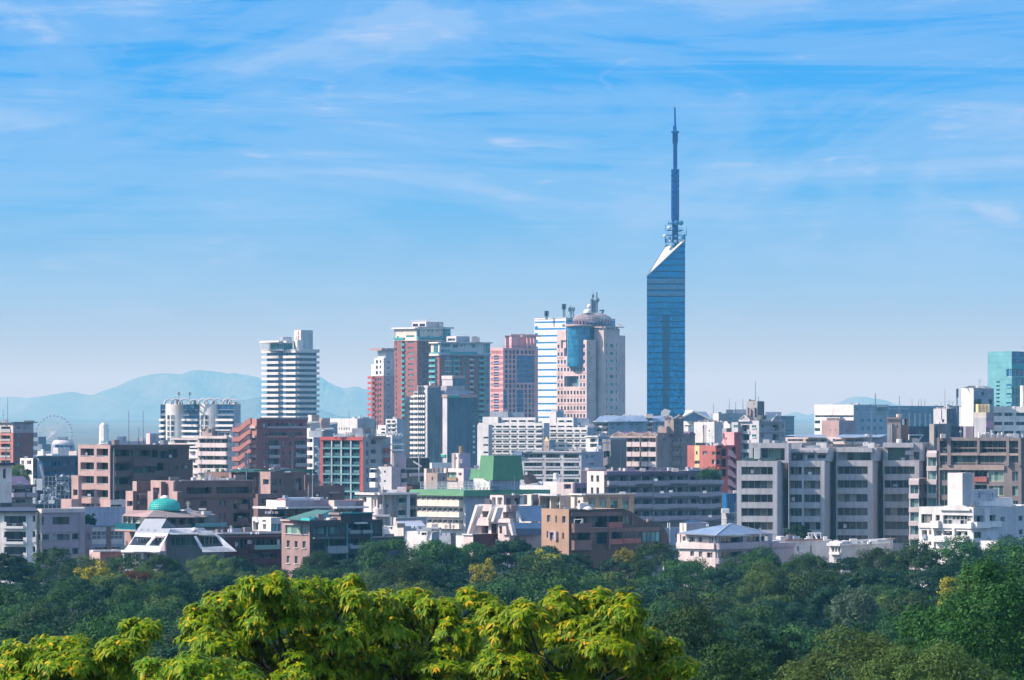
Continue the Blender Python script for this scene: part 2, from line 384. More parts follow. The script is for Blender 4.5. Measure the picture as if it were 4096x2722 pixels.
class Bld:
    def __init__(s, name, label, Y, a=35, cat='building', group=None, at=None):
        s.name, s.label, s.Y, s.a, s.cat, s.group = name, label, Y, a, cat, group; s.vols = []
        s.root = empty(name, (px(at or 0, Y), Y, 0), label, cat, group)
    def vol(s, *a, **k): return Vol(s, *a, **k)
    def place(s, name, me, P, u):
        o = bpy.data.objects.new(name, me); COL.objects.link(o); o.parent = s.root
        l = s.root.location; o.location = (P[0] - l.x, P[1] - l.y, P[2] - l.z); o.rotation_euler = (0, 0, math.atan2(u[1], u[0])); return o
    def done(s):
        by = {}
        for v in s.vols: by.setdefault((v.part, id(v)), []).append(v)
        for k, vs in by.items():
            q = MB()
            for v in vs: v.wall(q); v.clutter(random.Random(hash_(s.label) + int(v.zt * 7)))
            q.build(k if isinstance(k, str) else k[0], s.root)
        return s
    def pts(s, p): return (px(p[0], s.Y + p[2]), s.Y + p[2], pz(p[1], s.Y + p[2]))
    def mesh(s, P, faces, part, smooth=False):
        """faces over points (x, y on the photo, metres behind the building's depth); each face = (material, indices...)"""
        q = MB(); V = [s.pts(p) for p in P]
        for f in faces: q.poly([V[i] for i in f[1:]], W[f[0]] if isinstance(f[0], str) else f[0])
        return q.build(part, s.root, smooth)
    def mast(s, x, y0, y1, dy=3.0, r=.09, m='steel', bars=(), name='antenna', lean=0):
        q = MB(); Y = s.Y + dy; X = px(x, Y); q.tube((X, Y, pz(y1, Y)), (px(x + lean, Y), Y, pz(y0, Y)), r, W[m], r * .6)
        for yb, hw in bars: q.tube((px(x - hw, Y), Y, pz(yb, Y)), (px(x + hw, Y), Y, pz(yb, Y)), r * .6, W[m], k=4)
        q.build(name, s.root)
    def cell(s, x, y0, y1, dy=3.0, m='steel', name='antenna'):
        """mobile-phone mast: pole with long upright panels"""
        q = MB(); Y = s.Y + dy; X = px(x, Y); zt, zb = pz(y0, Y), pz(y1, Y); q.tube((X, Y, zb), (X, Y, zt), .12, W[m])
        h = (zt - zb) * .45
        for a in (0, 2.1, 4.2):
            cx_, cy_ = X + .45 * math.cos(a), Y + .45 * math.sin(a); q.box(cx_ - .15, cx_ + .15, cy_ - .1, cy_ + .1, zt - h, zt, W[m])
            q.tube((X, Y, zt - h * .5), (cx_, cy_, zt - h * .5), .05, W[m], k=4)
        q.build(name, s.root)
    def cyl(s, x, y0, y1, rx, dy=4.0, m='white', name='water_tank', k=20, prof=None):
        Y = s.Y + dy; q = MB(); r = rx / VS * Y / FPX; z0, z1 = pz(y1, Y), pz(y0, Y)
        q.lathe((px(x, Y), Y, z0), prof and [(r * a, (z1 - z0) * b) for a, b in prof] or [(r, 0), (r, (z1 - z0) * .97), (r * .93, z1 - z0), (0, z1 - z0)], W[m] if isinstance(m, str) else m, k)
        return q.build(name, s.root)
    def dish(s, x, y, rx, dy=2.0, m='white', name='satellite_dish'):
        Y = s.Y + dy; q = MB(); r = rx / VS * Y / FPX; X, Z = px(x, Y), pz(y, Y)
        q.lathe((X, Y, Z), [(0, .25 * r), (.5 * r, .18 * r), (.85 * r, .07 * r), (r, 0), (.84 * r, .1 * r), (.5 * r, .22 * r), (0, .3 * r)], W[m], 16, axis='Y')
        q.tube((X, Y + .1 * r, Z), (X, Y + .4 * r, Z - 1.6 * r), .06, W['steel']); return q.build(name, s.root, True)
    def blk(s, x0, x1, y0, y1, dy, depth, m, name):
        """a small block squared to the view axis (roof plant, tanks, huts)"""
        Y = s.Y + dy; q = MB(); q.box(px(x0, Y), px(x1, Y), Y, Y + depth, pz(y1, Y), pz(y0, Y), W[m]); return q.build(name, s.root)
wm('dkgreen_roof', (.015, .075, .05), rough=.6); wm('roofgreen', (.07, .16, .13), rough=.6); wm('mid_grey', (.45, .44, .45), var=.06, streak=.14)
PLANTERS = []
G['tealdk'] = glass('glass_tealdk', [(0, (.02, .07, .085)), (.5, (.04, .12, .13)), (.85, (.10, .20, .21))])
def dyL(v, x): F = v.L; return F.P(F.t(x), 0, 0)[1] - v.b.Y
VA = lambda: view(0, 1500, 1.96)
VB = lambda: view(700, 1500, 1.96)
VC = lambda: view(1400, 1500, 1.96)
VD = lambda: view(2000, 1500, 1.96)
VE = lambda: view(2600, 1500, 1.96)
VF = lambda: view(3296, 1400, 1.96)
VG = lambda: view(2000, 1100, 2.61375)
VH = lambda: view(1400, 1250, 2.613)
VI = lambda: view(600, 1250, 2.61375)

# ------------------------------------------------------------------ terrain
def smooth(a, b, x):
    t = min(1, max(0, (x - a) / (b - a))); return t * t * (3 - 2 * t)
def ground_z(x, y):
    h = 37.5 * (1 - smooth(30, 420, y)) * (1 - .55 * smooth(60, 500, abs(x)))
    h += 13 * math.exp(-((x - 26) / 20) ** 2 - ((y - 255) / 50) ** 2)
    return max(h, 0.0)
def make_ground():
    ys = [-300, -100, 0, 20, 40, 60, 80, 100, 120, 140, 160, 180, 200, 220, 240, 260, 280, 300, 330, 360, 400, 440, 500, 700, 1000, 2000, 5000, 9000, 14000, 20000, 28300]
    xs = [-7400, -3000, -1500, -600, -300, -150, -100, -70, -50, -35, -20, -10, 0, 10, 20, 30, 40, 50, 60, 70, 85, 100, 150, 300, 600, 1500, 3000, 7400]
    v = [(x, y, ground_z(x, y)) for y in ys for x in xs]; n = len(xs)
    f = [(j * n + i, j * n + i + 1, (j + 1) * n + i + 1, (j + 1) * n + i) for j in range(len(ys) - 1) for i in range(n - 1)]
    me = bpy.data.meshes.new('ground'); me.from_pydata(v, [], f); me.polygons.foreach_set('use_smooth', [True] * len(f))
    me.materials.append(mat('ground_earth', (.055, .06, .04), scale=.05, var=.25)); me.update()
    o = bpy.data.objects.new('ground', me); COL.objects.link(o); o['kind'] = 'structure'
make_ground()
q = MB(); q.poly([(-7300, 4300, .3), (7300, 4300, .3), (7300, 15800, .3), (-7300, 15800, .3)], mat('far_plain', (.11, .125, .105), scale=.004, var=.3, streak=0)); o = q.build('plain'); o['kind'] = 'structure'

# ------------------------------------------------------------------ far hills
def hill(pts, Y, depth, rgb, name='hills', seed=1):
    """a ridge with a real slope on both sides; pts = skyline on the photo"""
    rnd = random.Random(seed); V = []; Fc = []
    xs = np.arange(pts[0][0], pts[-1][0] + 1, 12.0); yy = np.interp(xs, [p[0] for p in pts], [p[1] for p in pts])
    K = [-1.0, -.72, -.48, -.3, -.15, 0, .3, 1.0]
    for i, (x, y) in enumerate(zip(xs, yy)):
        h = CZ - (y - HY) * Y / FPX + 3 * math.sin(x * .05) + 2 * rnd.random()
        for k in K:
            g = 1 - abs(k) ** 1.2; w = .86 + .14 * math.sin(x * .021 + k * 5) if k else 1
            V.append(((x - CX) * Y / FPX, Y + k * depth, max(.2, h * g * w)))
    n = len(K)
    for i in range(len(xs) - 1):
        for j in range(n - 1): Fc.append((i * n + j, (i + 1) * n + j, (i + 1) * n + j + 1, i * n + j + 1))
    me = bpy.data.meshes.new(name); me.from_pydata(V, [], Fc); me.materials.append(mat('hill_' + str(seed), rgb, scale=.012, var=.35, streak=0)); me.update()
    o = bpy.data.objects.new(name, me); COL.objects.link(o); o['kind'] = 'structure'
hill([(-400, 1640), (-150, 1600), (0, 1592), (60, 1588), (120, 1592), (190, 1586), (260, 1600), (420, 1650), (600, 1700)], 25500, 1000, (.10, .10, .07), seed=1)
hill([(40, 1700), (90, 1650), (150, 1600), (200, 1578), (290, 1570), (370, 1582), (420, 1564), (500, 1532), (560, 1510), (600, 1497), (720, 1496), (750, 1488), (790, 1483), (850, 1484), (880, 1490), (912, 1500), (940, 1493), (990, 1500), (1050, 1520), (1150, 1535), (1280, 1508), (1310, 1530), (1380, 1556), (1420, 1549), (1480, 1560), (1600, 1610), (1800, 1680)], 22500, 1100, (.08, .09, .06), seed=2)
hill([(250, 1760), (380, 1720), (520, 1692), (600, 1690), (700, 1705), (850, 1650), (960, 1600), (1050, 1590), (1200, 1625), (1350, 1660), (1500, 1700)], 16500, 800, (.07, .08, .055), seed=3)
hill([(3000, 1690), (3120, 1665), (3180, 1652), (3230, 1660), (3300, 1640), (3340, 1615), (3400, 1592), (3460, 1588), (3520, 1598), (3570, 1615), (3640, 1625), (3720, 1632), (3900, 1690)], 23500, 1000, (.09, .09, .065), seed=4)

# ------------------------------------------------------------------ far skyline
def ferris_wheel():
    VA(); Y = 6500; cx_, cz_ = px(422, Y), pz(462, Y); r = 132 / VS * Y / FPX
    root = empty('ferris_wheel', (cx_, Y, 0), 'pale ferris wheel seen through haze below the hills', 'ferris wheel')
    q = MB(); m = W['white']
    for s in (-1, 1):
        for rr in (r, r * .93):
            for k in range(48):
                a, b = 2 * math.pi * k / 48, 2 * math.pi * (k + 1) / 48
                q.tube((cx_ + rr * math.cos(a), Y + s, cz_ + rr * math.sin(a)), (cx_ + rr * math.cos(b), Y + s, cz_ + rr * math.sin(b)), .35, m, k=4, caps=False)
    q.build('rim', root)
    q = MB()
    for k in range(36):
        a = 2 * math.pi * k / 36
        for s in (-1, 1): q.tube((cx_, Y + s * 2, cz_), (cx_ + r * math.cos(a), Y + s, cz_ + r * math.sin(a)), .34, m, k=4, caps=False)
    q.build('spokes', root)
    q = MB(); q.lathe((cx_, Y - 2.5, cz_), [(0, 0), (2.2, 0), (2.2, 5), (0, 5)], m, 12, axis='Y'); q.build('hub', root)
    for s in (-1, 1):
        q = MB()
        for d in (-1, 1): q.tube((cx_, Y + s * 3, cz_), (cx_ + d * 13, Y + s * 5, 0), .7, m)
        q.build('leg', root)
    g = MB(); g.lathe((0, 0, -1.3), [(0, 0), (1.1, .1), (1.7, .8), (1.7, 2.0), (1.1, 2.9), (0, 3.1)], W['bluegrey'], 10); gm = g.mesh('gondola')
    for k in range(30):
        a = 2 * math.pi * (k + .5) / 30; o = bpy.data.objects.new('gondola', gm); COL.objects.link(o); o.parent = root
        o.location = ((r + 1.6) * math.cos(a), 0, cz_ + (r + 1.6) * math.sin(a))
ferris_wheel()

VA()
b = Bld('chimney', 'slender pale white chimney stack standing far off in the haze', 5200, 40, 'chimney', at=815)
q = MB(); X, Y = px(816, 5200), 5200
for r, z0, r2, z1 in ((6.0, 0, 5.0, pz(390, Y)), (3.3, pz(390, Y), 3.0, pz(376, Y))): q.tube((X, Y, z0), (X, Y, z1), r, W['white'], r2, k=8)
q.build('shaft', b.root); b.blk(790, 812, 515, 545, -8, 12, 'white', 'base'); b.done()

b = Bld('office', 'pale rounded office with curved roof below the ferris wheel', 2500, 40, at=500)
v = b.vol(400, 430, 586, 545, m='bluegrey'); v.win('R', grid(440, 36, 4, 22, 555, 40, 2, 26), gl='blue', nc=1)
b.cyl(495, 505, 548, 88, 18, 'ltgrey', 'curved_roof', 24, [(1, 0), (.97, .4), (.8, .8), (.4, .97), (0, 1)])
b.blk(450, 522, 486, 506, 14, 8, 'bluegrey', 'penthouse'); v.box('R', 430, 587, 545, 552, .3, 'white', 'cornice'); b.done()
b = Bld('office', 'dull blue stepped block beside the ferris wheel foot', 2600, 40, at=320)
v = b.vol(280, 300, 362, 486, m='steel', mr='steel'); b.vol(300, 330, 400, 545, m='steel', dy=-20); v.win('R', grid(310, 18, 3, 9, 500, 22, 3, 10), gl='blue', nc=1, bar=0)
b.vol(290, 345, 400, 600, m='white', dy=-60); b.done()
b = Bld('office', 'small white flat block in front of the rounded office', 2000, 60, at=480)
v = b.vol(415, 455, 545, 572, m='white'); v.win('R', grid(520, 14, 1, 8, 580, 30, 1, 12), nc=1); b.vol(540, 600, 640, 598, m='pinkwhite', dy=-40); b.vol(360, 410, 470, 620, m='white', dy=-60)
b.vol(320, 338, 350, 585, m='white', dy=-80); b.done()
b = Bld('warehouse', 'long low purple roofed hall beyond the brown block', 2300, 40, 'warehouse', at=1000)
v = b.vol(890, 905, 1260, 522, m='lilac', roof='purple'); b.blk(915, 965, 484, 525, 20, 20, 'steel', 'roof_hut'); b.blk(1085, 1125, 498, 524, 10, 12, 'pinkwhite', 'roof_plant')
b.mesh([(760, 548, 0), (920, 522, 0), (920, 520, 30), (760, 545, 30)], [('white', 0, 1, 2, 3)], 'lean_to_roof'); b.done()
b = Bld('office', 'plain pinkish lilac block left of the twin round towers', 2200, 45, at=1180)
b.vol(1145, 1175, 1262, 460, m='pinkwhite', mr='lilac'); b.blk(1222, 1258, 468, 525, -6, 8, 'steel', 'roof_plant'); b.done()

# twin round-towered block
VI()
b = Bld('apartment_tower', 'white block with two rounded bays and hooped frames on its roof', 2000, 30, 'tower block', at=520)
b.a = 60
v = b.vol(108, 880, 948, 962, m='steel', mr='bluegrey', roof='rooflight')
for x0, x1 in ((112, 164), (342, 514), (697, 878)):
    ncol = 1 if x1 - x0 < 80 else 3
    v.win('L', [(x0, x1, 966, 1020)], nc=ncol, gl='blue', bar=.25, fr='steel', d=.4)
    v.win('L', rows([(x0, x1)], yr(1024, 60, 6, 34 if x0 == 112 else 40)), nc=ncol + 1, gl='blue', bar=.12, fr='steel', d=.8)
    for j in range(5):
        if ncol > 1 : v.bal('L', [(x0 + 2, x1 - (52 if x1 == 514 else 2), 1114 + 59 * j, 1137 + 59 * j)], 1.0, 'white')
        if x1 == 514 or ncol == 1: v.bal('L', [(x1 - 50, x1 - 2, 1114 + 59 * j, 1138 + 59 * j)], 1.6, 'white')
for x0, x1 in ((164, 341), (517, 696)):
    q = MB(); F = v.L; tc = F.t((x0 + x1) / 2); r = (F.t(x1) - F.t(x0)) / 2 * 1.22; c = F.P(tc, -r * .57, 0)
    q.lathe((c[0], c[1], 0), [(r, 0), (r, v.zt), (r * .95, v.zt + .2), (0, v.zt + .2)], W['white'], 40)
    q.build('round_bay', b.root, False)
    for xx in (x0 + 58, x0 + 103):
        for j in range(5): 
            th = math.asin(max(-.95, min(.95, (F.t(xx) - tc) / r))); u = (F.u[0] * math.cos(th) - F.n[0] * math.sin(th), F.u[1] * math.cos(th) - F.n[1] * math.sin(th))
            n = (u[1], -u[0]); z = pz(1122 + 59 * j, 2000); p = (c[0] + n[0] * (r + .05) - u[0] * .8, c[1] + n[1] * (r + .05) - u[1] * .8, z)
            b.place('window', window_mesh(1.6, 2.0, 1, 1, W['frame'], G['std'], .12), p, u)
for x0, x1, y0 in [(150, 235, 908), (215, 330, 905), (300, 420, 905), (410, 500, 912), (500, 600, 908), (560, 690, 903), (640, 760, 905), (760, 850, 903), (820, 920, 910)]:
    q = MB(); Y = 2004; rx = (x1 - x0) / 2 / VS * Y / FPX; rz = (962 - y0) / VS * Y / FPX; c0 = px((x0 + x1) / 2, Y)
    for yy in (Y, Y + 3, Y + 6):
        pp = [(c0 - rx * math.cos(math.pi * k / 10), yy, v.zt + rz * math.sin(math.pi * k / 10)) for k in range(11)]
        for p, w in zip(pp, pp[1:]): q.tube(p, w, .28, W['white'], k=5, caps=False)
    for k in range(1, 10, 2): q.tube((pp[k][0], Y, pp[k][2]), (pp[k][0], Y + 6, pp[k][2]), .16, W['white'], k=4)
    q.build('roof_hoop', b.root)
for x0, x1, y0 in ((275, 330, 912), (645, 680, 905), (455, 480, 920), (800, 822, 918)): b.blk(x0, x1, y0, 962, 8, 4, 'greybrown', 'roof_plant')
b.cell(301, 833, 912, 8); b.cell(416, 835, 912, 8); b.mast(268, 885, 912, 8, bars=((887, 14),)); b.done()

# banded white tower
wm('ivory', (.63, .58, .55))
b = Bld('apartment_tower', 'tall white tower with stacked wraparound balconies and glass rooftop pavilion', 2400, 45, 'tower block', at=1535)
v = b.vol(1222, 1535, 1742, 402, m='steel', mr='steel', roof='rooflight')
ys = [395 + 57.4 * j for j in range(20)]
for j, y in enumerate(ys):
    v.win('L', [(1226, 1366, y + 28, y + 55), (1372, 1412, y + 28, y + 55), (1418, 1531, y + 28, y + 55)], d=.3, nc=4, gl='blue', fr='steel', bar=.1)
    v.win('R', [(1541, 1582, y + 30, y + 55), (1588, 1628, y + 30, y + 50), (1634, 1690, y + 30, y + 55), (1694, 1736, y + 30, y + 55)], d=.3, nc=2, gl='blue', fr='steel', bar=.1)
    v.bal('L', [(1190, 1366, y, y + 27), (1416, 1546, y, y + 27)], 1.7, 'ivory'); v.bal('R', [(1532, 1752, y, y + 26)], 1.5, 'ivory')
    v.one('L', [(1366, 1416, y + 4, y + 20)], .4, 'bluegrey', 'balcony')
v.box('L', 1182, 1545, 388, 396, 1.9, 'white', 'roof_slab'); v.box('R', 1530, 1757, 386, 396, 1.6, 'white', 'roof_slab')
p = b.vol(1240, 1395, 1490, 322, 402, m='steel', dy=2, part='pavilion', par=0); p.win('L', [(1245, 1392, 327, 392)], nc=7, gl='teal', bar=.18, d=.1); p.win('R', [(1398, 1486, 327, 392)], nc=4, gl='teal', bar=.18, d=.1)
p.prism('L', [(1190, 320), (1205, 297), (1400, 297), (1400, 312)], 3.5, 6, 'white', 'canopy'); p.prism('R', [(1385, 300), (1530, 300), (1515, 318), (1385, 318)], 3, 6, 'white', 'canopy')
p.one('L', [(x, x + 3, 318, 392) for x in range(1200, 1300, 14)], 3.2, 'white', 'column', inn=-3.0)
b.blk(1355, 1390, 258, 298, 9, 5, 'white', 'roof_plant'); b.blk(1392, 1476, 262, 300, 8, 6, 'bluegrey', 'roof_plant')
for k in range(3): b.cyl(1408 + 27 * k, 258, 272, 11, 8.5, 'dkgrey', 'fan')
s = b.vol(1505, 1578, 1703, 186, 402, m='pinkwhite', mr='ltgrey', dy=4, part='lift_tower'); s.win('L', [(1548, 1556, 200, 235)], nc=1); s.one('L', [(1530, 1534, 250, 300), (1550, 1553, 240, 300)], .4, 'white', 'ladder')
s.win('R', [(1600, 1622, 353, 364)], nc=2, gl='dark'); b.vol(1520, 1540, 1600, 290, 402, m='white', dy=1, part='penthouse'); b.done()

# brick and cream towers
VH()
b = Bld('apartment_tower', 'brick tower with white upper storeys and a hooded cap', 2500, 45, 'tower block', at=365)
v = b.vol(258, 352, 465, 665, m='brick', mr='mauve'); w2 = b.vol(254, 352, 465, 478, 667, m='white', mr='ltgrey', dy=.01); b.vol(222, 262, 352, 545, 667, m='white', dy=8); b.vol(222, 262, 352, 668, m='brick', dy=8)
t = b.vol(288, 372, 462, 390, 480, m='white', mr='ltgrey', dy=2, part='penthouse'); t.box('L', 250, 374, 375, 400, 3, 'palebrown', 'roof_slab'); t.box('R', 368, 470, 375, 398, 1, 'mauve', 'roof_slab')
for j in range(3): w2.win('L', [(270, 292, 500 + 57 * j, 536 + 57 * j), (310, 326, 500 + 57 * j, 530 + 57 * j)], nc=1, gl='dark'); w2.win('R', [(392, 412, 510 + 63 * j, 530 + 63 * j)], nc=1, gl='dark')
ys = [680 + 56 * j for j in range(9)]
for y in ys:
    v.win('L', [(266, 278, y + 10, y + 34), (287, 300, y, y + 46), (310, 326, y + 4, y + 34)], nc=1, gl='dark'); v.win('R', [(392, 412, y + 14, y + 34)], nc=1, gl='dark')
    v.box('L', 206, 256, y - 12, y + 16, 1.6, 'red', 'balcony')
b.done()

b = Bld('apartment_tower', 'tallest brick tower with cream penthouse floors and glazed corners', 2550, 45, 'tower block', at=700)
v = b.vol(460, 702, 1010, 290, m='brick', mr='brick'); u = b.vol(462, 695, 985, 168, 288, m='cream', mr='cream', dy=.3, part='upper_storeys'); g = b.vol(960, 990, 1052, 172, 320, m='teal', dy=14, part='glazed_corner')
g.win('R', rows([(1000, 1046)], yr(178, 34, 4, 28)), nc=2, gl='teal', bar=.15); g.win('L', rows([(962, 988)], yr(178, 34, 4, 28)), nc=1, gl='teal', bar=.15)
v.box('L', 456, 704, 286, 297, .5, 'cream', 'cornice'); v.box('R', 700, 1012, 286, 297, .5, 'cream', 'cornice')
u.box('L', 452, 700, 158, 172, 1.5, 'white', 'roof_slab'); u.box('R', 692, 1072, 150, 166, 1.2, 'ltgrey', 'roof_slab')
u.win('L', [(465, 474, 178, 284), (540, 547, 190, 210), (586, 672, 240, 260), (490, 512, 248, 262)], nc=1, gl='teal'); u.win('R', [(704, 732, 180, 270), (770, 778, 185, 205), (810, 828, 182, 205), (850, 870, 180, 205), (905, 912, 180, 205), (812, 830, 240, 262), (938, 962, 240, 265)], nc=1, gl='teal')
u.bal('L', [(464, 572, 262, 284)], .9, 'teal'); u.bal('R', [(700, 975, 255, 276)], 1.2, 'teal')
p = b.vol(645, 795, 975, 98, 160, m='pinkwhite', mr='ltgrey', dy=12, part='penthouse'); p.win('L', [(655, 712, 118, 148), (725, 785, 118, 148)], nc=1, gl='dark'); b.blk(930, 976, 115, 152, 16, 6, 'grey', 'roof_plant')
p.one('L', [(x, x + 2, 80, 98) for x in range(642, 795, 18)] + [(642, 795, 80, 82)], .1, 'white', 'railing'); p.one('R', [(x, x + 2, 78, 98) for x in range(797, 915, 18)] + [(797, 915, 78, 80)], .1, 'white', 'railing')
for j in range(15):
    y = 305 + 57.2 * j
    v.win('L', [(545, 574, y - 4, y + 20)], nc=1, gl='dark', d=.7); v.bal('L', [(543, 576, y + 18, y + 42)], .6, 'teal')
    v.win('L', [(609, 662, y, y + 18)], nc=3, gl='teal'); v.win('L', [(479, 488, y + 5, y + 40)], nc=1, gl='dark')
    v.win('R', [(725, 748, y, y + 25), (765, 790, y, y + 24), (805, 825, y, y + 24)], nc=1, gl='dark'); v.bal('R', [(758, 800, y + 22, y + 42)], .8, 'dkbrown')
b.done()

b = Bld('apartment_tower', 'lower brick tower with turquoise bay windows and stacked balconies', 2450, 35, 'tower block', at=930)
v = b.vol(846, 935, 1462, 440, m='brick', mr='brick'); u = b.vol(846, 935, 1465, 320, 438, m='cream', mr='ltgrey', dy=.2, part='upper_storeys')
u.box('L', 840, 940, 310, 324, 1.2, 'white', 'roof_slab'); u.box('R', 930, 1478, 308, 322, 1.2, 'ltgrey', 'roof_slab')
v.box('L', 838, 938, 432, 455, .8, 'cream', 'cornice'); v.box('R', 932, 1466, 434, 450, .8, 'bluegrey', 'cornice')
u.win('R', [(953, 1048, 324, 368), (953, 1048, 384, 424), (1396, 1418, 330, 425), (1424, 1460, 330, 425)], nc=3, gl='teal', bar=.15); u.win('L', [(875, 920, 335, 420)], nc=2, gl='teal')
u.win('R', [(1075, 1128, 335, 368), (1155, 1177, 335, 356), (1188, 1206, 335, 356), (1252, 1258, 330, 356), (1272, 1308, 335, 368)], nc=1, gl='blue'); u.bal('R', [(1050, 1320, 412, 432)], 1, 'teal'); u.bal('L', [(842, 935, 418, 434)], .8, 'teal')
for j in range(14):
    y = 470 + 57 * j
    v.win('L', [(850, 904, y - 8, y + 22)], nc=2, gl='teal', d=.8); v.bal('L', [(842, 908, y + 18, y + 42)], 1.2, 'cream', 'teal')
    v.win('R', [(994, 1050, y - 16, y + 30)], nc=3, gl='teal', bar=.12, d=.1); v.box('R', 985, 1056, y + 32, y + 38, .8, 'cream', 'sill')
    v.win('R', [(1076, 1130, y - 10, y + 22)], nc=2, gl='teal', d=.8); v.bal('R', [(1070, 1134, y + 20, y + 42)], 1.2, 'cream', 'teal')
    v.win('R', [(1160, 1175, y - 6, y + 28), (1298, 1308, y - 10, y + 18)], nc=1, gl='dark'); v.win('R', [(1194, 1222, y - 10, y + 18)], nc=1, gl='teal'); v.win('R', [(1252, 1284, y - 12, y + 15)], nc=2, gl='dark', d=.8)
    v.bal('R', [(1248, 1288, y + 12, y + 32)], .6, 'ltgrey'); v.win('R', [(1342, 1392, y - 12, y + 20)], nc=2, gl='dark', d=.8); v.bal('R', [(1338, 1396, y + 16, y + 38)], 1.2, 'cream', 'teal'); v.win('R', [(1402, 1420, y - 20, y + 24), (1426, 1456, y - 20, y + 24)], nc=1, gl='teal', bar=.15, d=.1)
p = b.vol(1010, 1110, 1250, 250, 312, m='pinkwhite', mr='bluegrey', dy=10, part='penthouse'); p.win('L', [(1020, 1100, 272, 298)], nc=2, gl='dark'); b.blk(1272, 1355, 262, 312, 12, 6, 'grey', 'roof_plant'); b.blk(1280, 1330, 250, 264, 13, 5, 'tan', 'roof_plant')
p.one('R', [(x, x + 2, 232, 252) for x in range(1112, 1250, 18)] + [(1112, 1250, 232, 234)], .1, 'white', 'railing'); b.done()

# scaffolded tower
b = Bld('apartment_tower', 'apartment tower wrapped in grey scaffold netting with a small green banner', 2000, 45, 'tower block', at=808)
v = b.vol(705, 808, 945, 765, m='ltgrey', mr='net'); d1, d2 = v.L, v.L
v2 = b.vol(665, 705, 760, 828, m='ltgrey', dy=dyL(v, 705) + .02); v3 = b.vol(582, 665, 720, 872, m='ltgrey', dy=dyL(v, 665) + .04)
for j in range(13):
    y = 840 + 54.3 * j
    for vv, x0, x1 in ((v, 706, 786), (v2, 668, 704), (v3, 634, 664)):
        if y > {id(v): 780, id(v2): 835, id(v3): 880}[id(vv)]: vv.win('L', [(x0, x1, y, y + 25)], nc=max(2, (x1 - x0) // 18), gl='std', d=1.0, bar=.12)
        if y > {id(v): 780, id(v2): 835, id(v3): 880}[id(vv)]: vv.bal('L', [(x0, x1 - 1, y + 22, y + 46)], .5, 'white')
v.win('L', [(710, 786, 790, 812)], nc=4, gl='std', d=1); v.one('L', [(x, x + 2, 765, 1560) for x in (722, 742, 764)], .7, 'metal', 'scaffold_pole'); v3.one('L', [(x, x + 2, 872, 1560) for x in (588, 600, 612, 624)], .9, 'metal', 'scaffold_pole')
v.box('R', 808, 922, 765, 790, .5, 'palebrown', 'net_band')
w2 = b.vol(968, 1015, 1325, 890, m='ltgrey', mr='net', dy=-6); w2.box('R', 1015, 1325, 858, 892, .4, 'palebrown', 'net_band'); w2.box('L', 966, 1016, 858, 892, .3, 'palebrown', 'net_band'); b.vol(945, 1000, 1250, 818, 858, m='bluegrey', dy=4, part='roof_deck'); b.vol(950, 1010, 1195, 768, 820, m='grey', dy=6, part='roof_deck')
t = b.vol(962, 1072, 1196, 662, 770, m='ltgrey', mr='net', dy=9, part='net_hood'); t.box('R', 1072, 1197, 660, 690, .3, 'palebrown', 'net_band'); t.box('L', 962, 1072, 664, 700, .3, 'pinkwhite', 'net_band')
w2.one('R', [(x, x + 1.5, 892, 1560) for x in range(1030, 1325, 21)] + [(1015, 1325, y, y + 1.5) for y in range(910, 1560, 27)], .22, 'steel', 'scaffold_pole')
w2.one('R', [(1282, 1300, y, y + 22) for y in (1180, 1235, 1290, 1345, 1400, 1455)], .35, 'white', 'balcony')
sg = MB(); F = w2.R; gm = mat('sign_green', (.02, .34, .26), streak=0, var=.03); sg.obox(F.o, F.u, F.n, F.t(1028), F.t(1125), .42, .6, F.z(893), F.z(868), gm); sg.obox(F.o, F.u, F.n, F.t(1028), F.t(1125), .42, .58, F.z(868), F.z(860), W['white'])
so = sg.build('banner', b.root); sg = MB()
for pts in ([(1032, 880), (1038, 872), (1044, 880), (1038, 888)], [(1050, 874), (1058, 874), (1058, 877), (1050, 877)], [(1053, 874), (1056, 874), (1056, 889), (1053, 889)], [(1064, 873), (1074, 873), (1072, 878), (1064, 876)], [(1078, 874), (1082, 874), (1079, 888), (1075, 888)], [(1090, 873), (1096, 873), (1092, 889), (1086, 889)], [(1102, 874), (1108, 874), (1108, 889), (1102, 889)], [(1113, 873), (1120, 873), (1120, 889), (1113, 889)]):
    sg.poly([F.P(F.t(x), .63, F.z(y)) for x, y in pts][::-1], W['white'])
sg.build('lettering', so)
sg = MB(); F = w2.L; sg.obox(F.o, F.u, F.n, F.t(958), F.t(1002), .3, .5, F.z(1512), F.z(1488), gm); sg.obox(F.o, F.u, F.n, F.t(958), F.t(1002), .3, .5, F.z(1487), F.z(1480), W['white']); sg.build('banner', b.root); b.done()

